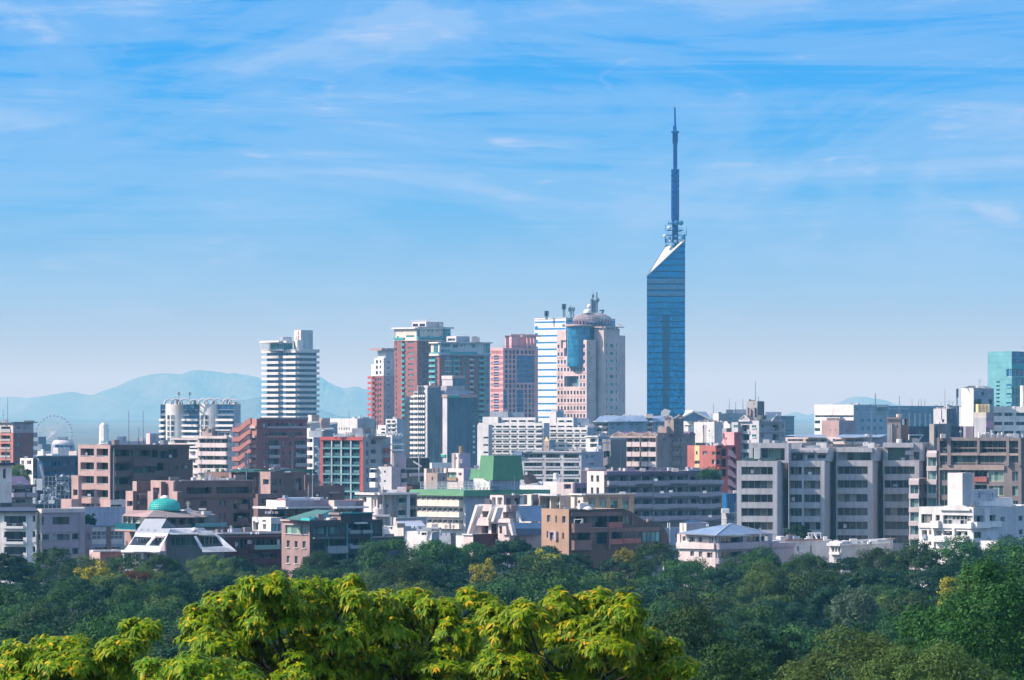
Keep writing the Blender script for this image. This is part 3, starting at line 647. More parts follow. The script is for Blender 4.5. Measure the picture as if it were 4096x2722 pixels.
# pink lattice tower
VG()
b = Bld('office_tower', 'pink gridded office tower with dark window squares and rooftop portal frames', 2600, 45, 'office tower', at=0)
VH(); v = b.vol(1468, 1600, 1965, 372, m='rose', mr='rose')
for j in range(13):
    y = 400 + 57 * j
    v.win('L', [(1472 + 13 * i, 1480 + 13 * i, y, y + 34) for i in range(2)] + [(1563 + 13 * i, 1570 + 13 * i, y, y + 34) for i in range(3)], nc=1, gl='dark', bar=0, d=.5)
    if j in (0, 7): v.win('L', [(1499 + 13 * i, 1507 + 13 * i, y, y + 34) for i in range(5)], nc=1, gl='dark', bar=0, d=.5)
    else:
        v.win('L', [(1500, 1556, y - 6, y + 38)], nc=3, gl='blue', d=.6); v.box('L', 1500, 1557, y + 12, y + 24, .3, 'bluegrey', 'spandrel')
VG()
for j in range(14):
    y = 788 + 51.2 * j; y1 = y + 38
    v.win('R', [(54, 82, y, y1), (96, 120, y, y1), (134, 160, y, y1)] if j < 8 else [(96, 120, y, y1), (134, 160, y, y1)], nc=1, gl='dark', bar=0, d=.5)
    if j in (0, 7): v.win('R', [(173, 202, y, y1), (217, 246, y, y1), (260, 284, y, y1), (300, 328, y, y1), (338, 358, y, y1)], nc=1, gl='dark', bar=0, d=.5)
    elif j > 7: v.win('R', [(260, 284, y, y1), (300, 326, y, y1), (338, 356, y, y1)], nc=1, gl='dark', bar=0, d=.5)
v.win('R', rows([(174, 362)], yr(842, 48, 6, 46)), nc=6, gl='blue', bar=.18, fr='steel', d=.4); v.win('R', rows([(174, 246)], yr(1203, 47, 5, 45)), nc=3, gl='blue', bar=.15, fr='steel', d=.4); v.win('R', [(34, 76, 1203 + 50 * k, 1250 + 50 * k) for k in range(4)], nc=2, gl='blue', bar=.15, fr='steel', d=.4)
p = b.vol(58, 120, 380, 640, 768, m='rose', mr='rose', dy=10, part='penthouse'); p.win('R', [(300, 335, 738, 765)], nc=1, gl='dark'); p.box('R', 105, 390, 620, 640, .4, 'rose', 'roof_slab')
for x0, x1, y in ((-14, 110, 638), (170, 370, 634)): p.box('R', x0, x1, y, y + 12, 5, 'pink', 'portal_beam', inn=-3.4)
for x0, x1 in ((5, 38), (228, 242), (266, 280), (300, 318)): p.box('R', x0, x1, 648, 770, 4.4, 'rose', 'portal_column', inn=-3.6)
p.one('R', [(20, 365, 742, 746), (20, 365, 752, 755)], 1.2, 'steel', 'railing', inn=-1); b.done()

# white tower with blue bands
b = Bld('office_tower', 'white office tower crossed by stepped bright blue window bands', 2650, 45, 'office tower', at=690)
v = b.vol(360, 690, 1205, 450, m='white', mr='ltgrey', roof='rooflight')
for j in range(16):
    y = 480 + 71.3 * j
    v.win('L', [(364, 397, y - 20 if j else y + 5, y + 22), (397, 686, y + 3, y + 22)], nc=8, gl='band', bar=0, d=.08)
    v.win('R', [(693, 1200, y - 6, y + 16)], nc=10, gl='band', bar=0, d=.08)
v.win('L', [(652, 686, 516, 545)], nc=1, gl='band', bar=0, d=.09)
v.prism('L', [(354, 460), (690, 444), (690, 452), (354, 466)], .2, .5, 'ltgrey', 'parapet')
for x, yt in ((480, 378), (494, 378), (661, 307), (676, 305)):
    q = MB(); X, Y = px(x, 2656), 2656; q.tube((X, Y, v.zt - 1), (X, Y, pz(yt, Y)), .35, W['steel']); q.box(X - .9, X + .9, Y - .4, Y + .4, pz(yt + 55, Y), pz(yt, Y), W['steel']); q.build('antenna', b.root)
q = MB(); Y = 2652; X = px(742, Y); q.tube((X, Y, v.zt), (X, Y, pz(320, Y)), .5, W['steel'], .2); q.tube((X + 1.5, Y, v.zt), (X + 1.5, Y, pz(380, Y)), .3, W['steel'])
for yy in (357, 375): q.tube((px(712, Y), Y, pz(yy, Y)), (px(780, Y), Y, pz(yy, Y)), .35, W['steel'])
for xx in (720, 732, 758, 776): q.tube((px(xx, Y), Y, pz(378, Y)), (px(xx, Y), Y, pz(340, Y)), .4, W['steel'])
for xx in (700, 784): q.tube((px(xx, Y), Y, v.zt), (X, Y, pz(395, Y)), .16, W['steel'], k=4)
for xx in (718, 775): q.tube((px(xx, Y), Y, pz(375, Y)), (X, Y, pz(405, Y)), .25, W['steel'], k=4)
q.build('antenna', b.root); b.done()

# pink stone tower with glass drum and lattice dome
b = Bld('office_tower', 'pale pink stone tower with notched glass drum and lattice dome on top', 2500, 40, 'office tower', at=905)
v = b.vol(592, 906, 1004, 680, m='stone', mr='stone', par=0); F = v.L
for x0, x1, y0, y1 in ((637, 856, 680.2, 765), (670, 822, 765, 848), (704, 792, 848, 932)):
    F.holes.append((F.t(x0), F.t(x1), F.z(y1), F.z(y0) if y0 > 690 else v.zt, 5.0, None))
v.win('L', [(672, 822, 1058, 1168)], d=4, nc=1, gl='dark', bar=0, name='deep_opening', reveal='mauve'); v.box('L', 780, 820, 1080, 1168, -2, 'teal', 'opening_glazing', inn=3.9)
xs = [603 + 33.4 * i for i in range(9)]
for j in range(10):
    y = 727 + 81 * j
    for i, x in enumerate(xs):
        if j == 0 and 1 <= i <= 7 or j == 1 and 2 <= i <= 6 or j == 2 and 3 <= i <= 5 or j in (4, 5) and 2 <= i <= 6: continue
        v.win('L', [(x, x + 19, y, y + 38)], nc=1, gl='blue' if j < 6 else 'dark', bar=0, d=.5)
pat = []
for j in range(10):
    y = 772 + 81 * j
    for i, x in enumerate(xs):
        if j == 0 and 1 <= i <= 7 or j == 1 and 2 <= i <= 6 or j == 2 and 3 <= i <= 5 or j in (3, 4, 5) and 2 <= i <= 6: continue
        pat.append((x - 3, x + 22, y + 3, y + 20))
v.one('L', pat, .18, 'pink', 'stone_panel')
v.win('R', [(936, 943, 718 + 81 * j, 757 + 81 * j) for j in range(6)], nc=1, gl='dark', bar=0); v.one('R', [(908, 1002, 775 + 81 * j, 777.5 + 81 * j) for j in range(10)], .04, 'mauve', 'joint')
dR = v.R.P(v.R.w, 0, 0)[1] - b.Y
v2 = b.vol(984, 1086, 1250, 562, m='stone', mr='stone', dy=dR - 2); v3 = b.vol(1100, 1120, 1310, 634, m='stone', mr='stone', dy=dR + 1.2)
for vv, c0, c1 in ((v2, 1086, 1250), (v3, 1251, 1309)):
    vv.one('R', [(c0, c1, 635 + 81 * j + (j > 0) * 60 - 0, 637.5 + 81 * j + (j > 0) * 60) for j in range(10)], .04, 'mauve', 'joint')
v2.win('R', [(1112, 1120, 718 + 81 * j, 757 + 81 * j) for j in range(10)] + [(1213, 1221, 718 + 81 * j, 757 + 81 * j) for j in range(10)], nc=1, gl='dark', bar=0); v2.win('R', [(1150, 1182, 724 + 81 * j, 757 + 81 * j) for j in range(10)], nc=1, gl='teal', bar=0)
b.vol(598, 690, 704, 580, m='stone', dy=dyL(v, 690) + 1.5); b.vol(700, 960, 1086, 560, m='steel', mr='steel', dy=14)
r = 122 / VS * 2507 / FPX; c0 = (px(822, 2508), 2508); q = MB(); gm = G['blue']; z0, z1 = pz(960, 2508), pz(540, 2508); nr = 9
for i in range(40):
    for j in range(nr):
        a0, a1 = math.pi + math.pi * i / 40 + .012, math.pi + math.pi * (i + 1) / 40 - .012; h0 = z0 + (z1 - z0) * j / nr + .12; h1 = z0 + (z1 - z0) * (j + 1) / nr - .12
        q.poly([(c0[0] + r * math.cos(a0), c0[1] + r * math.sin(a0), h0), (c0[0] + r * math.cos(a1), c0[1] + r * math.sin(a1), h0), (c0[0] + r * math.cos(a1), c0[1] + r * math.sin(a1), h1), (c0[0] + r * math.cos(a0), c0[1] + r * math.sin(a0), h1)], G['drum'])
q.lathe((c0[0], c0[1], 0), [(r - .1, z0), (r - .1, z1)], W['steel'], 40); q.build('glass_drum', b.root)
q = MB(); q.lathe((c0[0], c0[1], z1), [(0, 0), (r + 1.1, 0), (r + 1.3, .5), (r + 1.1, 1.0), (0, 1.0)], W['pink'], 40); q.build('drum_cornice', b.root)
v2.box('L', 960, 1090, 541, 551, 1.5, 'pink', 'roof_slab'); v2.box('R', 1080, 1276, 541, 551, 1.8, 'mauve', 'roof_slab'); b.vol(960, 1086, 1205, 512, 545, m='bluegrey', dy=10, part='roof_deck')
q = MB(); Y = 2515; c = (px(965, Y), Y); Rd = 204 / VS * Y / FPX; zb, zt = pz(480, Y), pz(402, Y); K, J = 28, 6
def dome(i, j, rr=1): a = 2 * math.pi * i / K; f = j / J; return (c[0] + Rd * math.cos(a) * math.cos(f * 1.35), c[1] + Rd * .8 * math.sin(a) * math.cos(f * 1.35), zb + (zt - zb) * math.sin(f * math.pi / 2))
for i in range(K):
    for j in range(J):
        q.tube(dome(i, j), dome(i + 1, j + 1), .15, W['mauve'], k=4, caps=False); q.tube(dome(i + 1, j), dome(i, j + 1), .15, W['pinkwhite'], k=4, caps=False); q.tube(dome(i, j), dome(i + 1, j), .12, W['mauve'], k=4, caps=False)
q.build('lattice_dome', b.root)
q = MB(); q.lathe((c[0], c[1], zb - 1), [(Rd * .84, 0), (Rd * .7, 1.4), (Rd * .45, 2.6), (Rd * .2, 3.8), (0, 4.2)], W['steel'], 28); q.build('dome_roof', b.root)
q = MB()
for i in range(K):
    a = 2 * math.pi * i / K; ca, sa = math.cos(a), math.sin(a) * .8; o_ = lambda rr, z, s=0: (c[0] + rr * ca - s * sa, c[1] + rr * sa + s * ca, z)
    q.poly([o_(Rd, zb + .6), o_(Rd * .98, zb - 1), o_(Rd * .84, zb - 5.6), o_(Rd * .78, zb - 1)], W['mauve']); q.poly([o_(Rd, zb + .6), o_(Rd, zb + .6, 2.2), o_(Rd * .86, zb - 4.5, .6), o_(Rd * .84, zb - 5.6)], W['purple'])
q.build('dome_fin', b.root)
def tnc(text, face, x0, x1, y0, y1, m, off, part, parent):
    """raised capital letters built from bars"""
    S = {'T': [((0, 1), (1, 1)), ((.5, 1), (.5, 0))], 'N': [((0, 0), (0, 1)), ((0, 1), (1, 0)), ((1, 0), (1, 1))], 'C': [((1, .85), (.6, 1)), ((.6, 1), (.2, .85)), ((.2, .85), (.02, .5)), ((.02, .5), (.2, .15)), ((.2, .15), (.6, 0)), ((.6, 0), (1, .15))],
         'H': [((0, 0), (0, 1)), ((1, 0), (1, 1)), ((0, .5), (1, .5))], 'I': [((.5, 0), (.5, 1))], 'A': [((0, 0), (.5, 1)), ((.5, 1), (1, 0)), ((.2, .38), (.8, .38))]}
    q = MB(); n = len(text); t0, t1, z0, z1 = face.t(x0), face.t(x1), face.z(y1), face.z(y0); w = (t1 - t0) / n
    for i, ch in enumerate(text):
        for (a, b_), (c_, d) in S[ch]:
            P = lambda x, y: face.P(t0 + w * (i + .1 + .72 * x), off, z0 + (z1 - z0) * y); q.tube(P(a, b_), P(c_, d), (z1 - z0) * .11, m, k=6)
    return q.build(part, parent)
tnc('TNC', v2.R, 1076, 1168, 507, 532, mat('letter_blue', (.01, .09, .30), streak=0), 1.0, 'lettering', b.root)
q = MB(); Y = 2514; h0, h1 = pz(392, Y), pz(190, Y); xa, xb = px(957, Y), px(1013, Y)
for x in (xa, xb):
    for yy in (Y, Y + 6): q.tube((x, yy, h0), (x, yy, pz(250, Y) if x == xa else pz(262, Y)), .55, W['steel'])
for k in range(6):
    dz = (pz(255, Y) - h0) / 6; z, z2 = h0 + k * dz, h0 + (k + 1) * dz
    for yy in (Y, Y + 6): q.tube((xa, yy, z), (xb, yy, z), .3, W['steel'], k=4); q.tube((xa, yy, z), (xb, yy, z2), .25, W['steel'], k=4); q.tube((xb, yy, z), (xa, yy, z2), .25, W['steel'], k=4)
q.tube((px(972, Y), Y, pz(255, Y)), (px(972, Y), Y, pz(160, Y)), .3, W['steel'], .08); q.tube((px(1010, Y), Y, pz(250, Y)), (px(1012, Y), Y, pz(180, Y)), .4, W['steel']); q.box(px(960, Y), px(985, Y), Y - 1, Y + 1, pz(238, Y), pz(215, Y), W['steel'])
q.build('mast', b.root)
for x, y, rr, m in ((972, 210, 11, 'steel'), (1013, 264, 27, 'steel'), (934, 330, 24, 'white')):
    q = MB(); Y = 2511; rad = rr / VS * Y / FPX; q.lathe((px(x, Y), Y, pz(y, Y)), [(0, 1.6), (rad * .6, 1.4), (rad, .6), (rad, 0), (rad * .9, -.5), (0, -.8)], W[m], 20, axis='Y'); q.build('dish', b.root, True)
q = MB(); Y = 2510; rad = 42 / VS * Y / FPX; q.lathe((px(915, Y), Y, pz(398, Y)), [(rad, 0), (rad * .95, rad * .45), (rad * .6, rad * .8), (0, rad * .95)], W['white'], 20); q.build('radome', b.root, True)
q = MB(); Y = 2515; X = px(1072, Y); q.tube((X, Y, pz(440, Y)), (X, Y, pz(365, Y)), .5, W['steel'])
for yy in (370, 374): q.tube((px(1040, Y), Y, pz(yy, Y)), (px(1090, Y), Y, pz(yy, Y)), .25, W['steel'], k=4)
for xx in (1046, 1086): q.tube((px(xx, Y), Y, pz(368, Y)), (px(xx, Y), Y, pz(392, Y)), .25, W['steel'], k=4)
q.build('antenna', b.root)
v3.one('R', [(1225, 1272, 516, 518)] + [(x, x + 1.5, 516, 536) for x in range(1210, 1272, 8)], .2, 'ltgrey', 'railing'); b.done()
# ------------------------------------------------------------------ the blue glass tower
def sea_tower():
    view(2500, 950, 2.0914); Y = 2900; yB = Y + 21
    root = empty('broadcast_tower', (px(343, Y), Y, 0), 'very tall blue mirror glass tower with sloped top and long antenna spire', 'tower')
    xl, xr_, xb = px(183, Y), px(503, Y), px(338, yB); zl, zr, zb = pz(325, Y), pz(25, Y), pz(82, yB)
    gm = bpy.data.materials.new('mirror_glass'); gm.use_nodes = True; nt = gm.node_tree; p = nt.nodes['Principled BSDF']
    g = N(nt, 'ShaderNodeNewGeometry')
    nt.links.new(ramp(nt, g.outputs['Random Per Island'], [(0, (.001, .16, .40)), (.5, (.001, .215, .50)), (1, (.003, .29, .60))]), p.inputs['Base Color'])
    p.inputs['Metallic'].default_value = .85; p.inputs['Roughness'].default_value = .07
    dk = mat('tower_seam', (.002, .022, .07), rough=.4, streak=0); clear = G['blue']
    rnd = random.Random(3); q = MB()
    slope = lambda x: zl + (zr - zl) * (x - xl) / (xr_ - xl)
    cols = 32; cw = (xr_ - xl) / cols; fh = 52.2 / VS * Y / FPX; ph = fh / 3
    z = pz(325, Y) % fh; nz = int((zr) / ph) + 1; core0, core1 = px(315, Y), px(371, Y); zc = pz(655, Y)
    obs = [(pz(b_, Y), pz(a_, Y)) for a_, b_ in ((352, 391), (405, 443), (459, 495))]
    for j in range(-3, nz):
        z0 = z + j * ph + .06; z1 = z + (j + 1) * ph - .06; zm = (z0 + z1) / 2
        if z1 < 0: continue
        z0 = max(z0, 0)
        if any(a_ < zm < b_ for a_, b_ in obs): continue
        for i in range(cols):
            x0, x1 = xl + i * cw + .04, xl + (i + 1) * cw - .04
            if core0 < (x0 + x1) / 2 < core1 and zm < zc: continue
            t = [rnd.uniform(-.035, .035) for _ in range(2)]
            if z0 > slope(x1) : continue
            pts = [(x0, z0), (x1, z0)]
            if slope(x1) >= z1 and slope(x0) >= z1: pts += [(x1, z1), (x0, z1)]
            else:
                pts += [(x1, min(z1, slope(x1)))]
                if slope(x0) < z1 < slope(x1): pts += [(xl + (z1 - zl) / (zr - zl) * (xr_ - xl), z1)]
                if slope(x0) > z0: pts += [(x0, min(z1, slope(x0)))]
                else: pts[0] = (xl + (z0 - zl) / (zr - zl) * (xr_ - xl), z0)
            xm = (x0 + x1) / 2
            q.poly([(a_, Y + (a_ - xm) * t[0] + (b_ - zm) * t[1], b_) for a_, b_ in pts], gm)
    q.build('glass_front', root)
    q = MB(); q.poly([(xl, Y + .05, 0), (xr_, Y + .05, 0), (xr_, Y + .05, zr - .05), (xl, Y + .05, zl - .05)], dk)
    sl = []
    for (x0, y0, z0_), (x1, y1, z1_) in (((xb, yB, zb), (xl, Y, zl)), ((xr_, Y, zr), (xb, yB, zb))): q.poly([(x0, y0, 0), (x1, y1, 0), (x1, y1, z1_), (x0, y0, z0_)], gm)
    q.build('body', root)
    q = MB(); q.poly([(xl + .3, Y + .3, zl), (xr_ - .1, Y + .3, zr), (xb, yB, zb)], mat('roof_panel', (.80, .80, .82), rough=.35, spec=.5)); q.build('sloped_roof', root)
    q = MB()
    for A, B_ in (((xl, Y, zl), (xr_, Y, zr)), ((xl, Y, zl), (xb, yB, zb)), ((xr_, Y, zr), (xb, yB, zb))): q.tube(A, B_, .5, W['steel'], k=6)
    q.build('roof_edge', root)
    q = MB()
    for k in range(40):
        zz = zl - 13 / VS * Y / FPX - (k - 6) * fh
        if zz < 1 or zz > zr: continue
        x0 = xl if zz < zl else xl + (zz - zl) / (zr - zl) * (xr_ - xl); q.box(x0, xr_, Y - .12, Y + .02, zz - .38, zz + .38, dk)
    q.build('floor_band', root)
    for a_, b_ in obs:
        me = window_mesh(xr_ - xl - .4, b_ - a_, 24, 3, W['steel'], clear, .13); o = bpy.data.objects.new('observation_window', me); COL.objects.link(o); o.parent = root; o.location = (xl + .2 - root.location.x, 0.04, a_)
    me = window_mesh(core1 - core0, zc, 2, 60, dk, mat('shaft_glass', (.001, .045, .12), rough=.3, streak=0), .0); o = bpy.data.objects.new('lift_shaft_glazing', me); COL.objects.link(o); o.parent = root; o.location = (core0 - root.location.x, .04, 0)
    for y0, y1 in ((617, 640), (668, 692), (718, 732)):
        for x0 in (235, 390):
            q = MB()
            for k in range(4): q.box(px(x0 + 15 * k, Y), px(x0 + 13 + 15 * k, Y), Y - .1, Y - .03, pz(y1, Y), pz(y0, Y), dk)
            for k in range(2): q.box(px(x0, Y), px(x0 + 58, Y), Y - .14, Y - .11, pz(y0 + 6 + 10 * k, Y) - .2, pz(y0 + 6 + 10 * k, Y) + .1, gm)
            q.build('louvre', root)
    # mast
    view(2500, 400, 2.4116); Ym = Y + 9; m = mat('mast_blue', (.004, .075, .32), rough=.8, streak=0, spec=.03); X = px(484, Ym)
    def stage(y0, y1, w, dens, part):
        z0, z1 = pz(y1, Ym), pz(y0, Ym); h = w / VS * Ym / FPX / 2; q = MB(); r = h * .16
        for sx_ in (-1, 1):
            for sy_ in (-1, 1): q.tube((X + sx_ * h, Ym + sy_ * h, z0), (X + sx_ * h, Ym + sy_ * h, z1), r, m)
        q.tube((X, Ym, z0), (X, Ym, z1), h * .8, m)
        n = max(2, int((z1 - z0) / (h * 2 * dens)))
        for k in range(n):
            a_, b_ = z0 + (z1 - z0) * k / n, z0 + (z1 - z0) * (k + 1) / n
            for s in (-1, 1):
                q.tube((X - h, Ym + s * h, a_), (X + h, Ym + s * h, b_), r * .7, m, k=4); q.tube((X + h, Ym + s * h, a_), (X - h, Ym + s * h, b_), r * .7, m, k=4); q.tube((X - h, Ym + s * h, a_), (X + h, Ym + s * h, a_), r * .7, m, k=4)
                q.tube((X + s * h, Ym - h, a_), (X + s * h, Ym + h, b_), r * .7, m, k=4)
        q.build(part, root); return z0, z1, h
    stage(1165, 1420, 50, 1, 'mast_stage'); stage(672, 1165, 62, .8, 'mast_stage'); stage(320, 672, 34, 1, 'mast_stage')
    q = MB(); q.tube((X, Ym, pz(320, Ym)), (X, Ym, pz(250, Ym)), 1.1, m, .75, 8); q.tube((X, Ym, pz(250, Ym)), (px(480, Ym), Ym, pz(78, Ym)), .62, m, .5, 8); q.tube((px(476, Ym), Ym, pz(80, Ym)), (px(476, Ym), Ym, pz(68, Ym)), .3, m); q.build('spire', root)
    q = MB(); q.lathe((X, Ym, pz(320, Ym)), [(0, 0), (2.3, 0), (2.5, .5), (2.5, 1.1), (0, 1.4)], m, 12); q.box(X - 1.3, X + .2, Ym - .6, Ym + .6, pz(300, Ym), pz(250, Ym), m); q.build('mast_platform', root)
    q = MB(); me = None
    for y0, y1, n, dx in ((685, 880, 5, 36), (915, 1140, 13, 36), (330, 405, 5, 23)):
        for k in range(n):
            zz = pz(y0 + (y1 - y0) * k / (n - 1), Ym); hh = .9 if n < 10 else .45
            for s in (-1, 1):
                xo = s * dx / VS * Ym / FPX
                q.box(X + xo - .18, X + xo + .18, Ym - 1.2, Ym + 1.2, zz - hh, zz + hh, m); q.tube((X, Ym, zz), (X + xo, Ym, zz), .12, m, k=4)
                q.box(X - 1.2, X + 1.2, Ym + xo - .18, Ym + xo + .18, zz - hh, zz + hh, m)
    q.build('antenna_panel', root)
    for y, x0, x1 in ((1195, 420, 550), (1258, 405, 560), (1304, 395, 592), (1350, 386, 580), (1370, 386, 460)):
        q = MB(); x0, x1 = px(x0, Ym), px(x1, Ym); zz = pz(y, Ym); q.box(x0, x1, Ym - 4, Ym + 4, zz - .35, zz, m)
        q.tube((x0, Ym - 4, zz + 1.1), (x1, Ym - 4, zz + 1.1), .1, m, k=4)
        for k in range(9): xx = x0 + (x1 - x0) * k / 8; q.tube((xx, Ym - 4, zz), (xx, Ym - 4, zz + 1.1), .09, m, k=4)
        q.build('antenna_platform', root)
    for x0, x1 in ((386, 396), (480, 490), (568, 580)): q = MB(); q.box(px(x0, Ym), px(x1, Ym), Ym - 3, Ym + 3, pz(1415, Ym), pz(1300, Ym), m); q.build('platform_post', root)
    for x, y, rr, mm in ((498, 1188, 25, 'dish_blue'), (540, 1188, 24, 'dish_blue'), (425, 1235, 17, 'dish_pale'), (385, 1313, 17, 'dish_pale'), (492, 1320, 17, 'dish_blue'), (560, 1322, 21, 'dish_blue'), (487, 1367, 17, 'dish_mid'), (398, 1402, 18, 'dish_mid'), (460, 1396, 17, 'dish_mid'), (432, 1330, 15, 'dish_blue'), (528, 1262, 14, 'dish_blue'), (430, 1362, 10, 'dish_pale'), (455, 1190, 14, 'dish_blue')):
        mt = mat(mm, {'dish_blue': (.03, .15, .32), 'dish_pale': (.6, .66, .72), 'dish_mid': (.14, .30, .45)}[mm], rough=.5, streak=0)
        q = MB(); Yd = Ym - 4.5; rad = rr / VS * Yd / FPX; q.lathe((px(x, Yd), Yd, pz(y, Yd)), [(0, -.5), (rad * .7, -.45), (rad, -.1), (rad, .9), (rad * .5, 1.6), (0, 1.8)], mt, 18, axis='Y'); q.tube((px(x, Yd), Yd + 1, pz(y, Yd)), (px(x, Yd), Ym, pz(y, Yd) - .5), .2, m); q.build('dish', root, True)
    for x, y0, y1 in ((390, 1202, 1268), (592, 1245, 1308), (520, 1160, 1200), (418, 1180, 1200)): q = MB(); q.tube((px(x, Ym), Ym - 2, pz(y1, Ym)), (px(x, Ym), Ym - 2, pz(y0, Ym)), .16, m); q.build('whip_antenna', root)
sea_tower()

# ------------------------------------------------------------------ right background
VF()
b = Bld('office_tower', 'pale turquoise glass office tower at the right edge with faint lettering', 2300, 40, 'office tower', at=1472)
v = b.vol(1282, 1472, 1760, 12, m='sea', mr='teal', roof='roof')
v.one('L', [(1284, 1472, y, y + 2.5) for y in (52, 96, 140, 228)], .03, 'teal', 'joint'); v.win('L', [(1350, 1378, 246 + 31 * k, 258 + 31 * k) for k in range(7)], nc=1, gl='dark', bar=0, d=.4)
v.win('L', [(1430, 1470, 150, 210)], nc=2, gl='blue', bar=.2, d=.4); v.win('L', [(1430, 1470, 270 + 70 * k, 285 + 70 * k) for k in range(3)], nc=2, gl='blue', d=.3); v.boxes('L', [(1430, 1470, 285 + 70 * k, 300 + 70 * k) for k in range(3)], .3, 'sea', 'spandrel')
v.win('R', [(1476, 1750, 18 + 48 * k, 60 + 48 * k) for k in range(2)], nc=10, gl='blue', bar=0, d=.05); v.win('R', [(1476, 1750, 150, 210)], nc=9, gl='blue', bar=.2, d=.5); v.win('R', rows([(1476, 1750)], yr(228, 70, 4, 62)), nc=12, gl='teal', bar=.2, d=.2); v.box('R', 1472, 1755, 212, 222, .3, 'sea', 'spandrel')
tnc('HITA', v.R, 1526, 1600, 66, 84, mat('letter_pale', (.16, .45, .60), streak=0), .1, 'lettering', b.root); b.done()
b = Bld('office', 'white office with long window bands and a square white lift tower', 1700, 40, at=1170)
v = b.vol(1078, 1172, 1332, 303, m='white', mr='bluegrey', roof='roof'); v.win('R', [(1180, 1235, 385, 430), (1290, 1320, 385, 430), (1234, 1256, 330, 360)], nc=1, gl='dark'); v.win('R', [(1190, 1232, 387, 428)], nc=1, gl='std')
b.mesh([(1086, 300, 0), (1140, 282, 6), (1260, 282, 14), (1330, 303, 10)], [('dkgrey', 0, 1, 2, 3)], 'pitched_cap'); b.blk(1195, 1225, 281, 300, 2, 3, 'white', 'roof_plant'); b.blk(1230, 1262, 283, 303, 2, 3, 'white', 'roof_plant')
b.a = 72; w2 = b.vol(1060, 1760, 1830, 445, m='white', dy=6)
for j in range(4): w2.win('L', [(1130, 1168, 490 + 75 * j, 525 + 75 * j), (1332, 1500, 493 + 72 * j, 520 + 72 * j), (1505, 1700, 493 + 72 * j, 520 + 72 * j)], nc=6, gl='std', d=.4)
w2.one('L', [(x, x + 14, 440, 670) for x in (1398, 1485)], .15, 'white', 'pier'); b.blk(1556, 1600, 280, 445, 10, 8, 'white', 'penthouse'); b.done()
b = Bld('office', 'long pale blue office block seen behind the grey stepped apartments', 2300, 40, at=232)
VF(); v = b.vol(-75, 232, 510, 430, m='white', mr='bluegrey', roof='rooflight'); v.one('L', [(-75, 232, y, y + 2.5) for y in (448, 466, 484, 510, 540)], .04, 'ltgrey', 'joint'); v.win('L', [(-70, 232, 514, 530)], nc=9, gl='dark', d=.4); v.win('R', [(290 + 48 * i, 314 + 48 * i, 542 + 60 * j, 568 + 60 * j) for i in range(4) for j in range(2)], nc=1, gl='blue'); v.one('R', [(232, 510, y, y + 2.5) for y in (450, 470, 505)], .04, 'steel', 'joint'); v.win('L', [(-72, -30, 555 + 60 * k, 580 + 60 * k) for k in range(2)], nc=1, gl='dark')
b.mast(402, 340, 432, 5, .3); b.blk(420, 508, 436, 450, 8, 20, 'bluegrey', 'roof_plant'); b.done()
b = Bld('office', 'farther blue grey slab with white ribs behind the brown chimney tower', 2500, 30, at=510)
v = b.vol(490, 510, 1080, 440, m='bluegrey', mr='steel', roof='rooflight'); v.one('R', [(x, x + 8, 500, 700) for x in (662, 705, 745, 788, 825)], .6, 'ltgrey', 'rib'); v.win('R', [(680, 706, 532, 548), (754, 782, 532, 548), (800, 822, 532, 548), (680, 706, 585, 600), (754, 782, 585, 600)], nc=1, gl='teal'); v.box('R', 512, 660, 455, 470, .3, 'bluegrey', 'parapet')
for x in (690, 740, 762, 790): b.mast(x, 385, 442, 8, .15)
b.done()
VE()
b = Bld('office', 'long blue office block beyond the grey gabled tower', 2200, 40, at=930)
v = b.vol(880, 900, 1130, 326, m='steel', mr='steel', roof='roof'); v.win('R', [(1062, 1118, 435, 446)], nc=3, gl='std'); v.box('R', 1050, 1120, 445, 455, .3, 'bluegrey', 'spandrel'); b.blk(905, 1030, 292, 328, 6, 12, 'bluegrey', 'penthouse'); v.box('R', 895, 1135, 322, 330, .5, 'bluegrey', 'parapet'); b.done()
b = Bld('office', 'low grey flat office with aerials left of the gabled tower', 2000, 40, at=540)
v = b.vol(495, 538, 770, 303, m='pinkwhite', mr='grey', roof='roof'); v.win('R', [(622, 642, 338, 355)], nc=1, gl='teal'); b.blk(600, 655, 273, 303, 6, 8, 'steel', 'penthouse'); b.blk(660, 760, 272, 303, 14, 10, 'bluegrey', 'penthouse'); b.blk(535, 560, 293, 304, 1, 2, 'dkgrey', 'roof_plant')
for x, y0 in ((498, 225), (621, 190), (671, 215), (729, 185)): b.mast(x, y0, 305, 3, .14, bars=((y0 + 6, 8),) if x == 671 else ())
b.done()
b = Bld('hall', 'hall with broad blue gabled roof edged in white below the tall tower', 1700, 40, 'hall', at=345)
b.mesh([(240, 345, 0), (345, 288, 0), (495, 360, 0), (265, 365, 0), (280, 290, 22), (438, 290, 22)], [('roofblue', 0, 1, 2, 3), ('roofblue', 1, 5, 2), ('white', 0, 4, 1), ('roofblue', 1, 4, 5)], 'roof')
for A, B_ in (((232, 345, -.3), (345, 286, -.3)), ((345, 286, -.3), (500, 362, -.3)), ((345, 286, -.3), (280, 288, 22))):
    q = MB(); q.tube(b.pts(A), b.pts(B_), .45, W['white'], k=4); q.build('roof_trim', b.root)
v = b.vol(262, 345, 500, 365, m='white', dy=2); v.win('L', [(272, 330, 395, 425)], nc=4, gl='std', d=.5); v.box('L', 262, 345, 425, 432, .6, 'white', 'sill'); b.done()
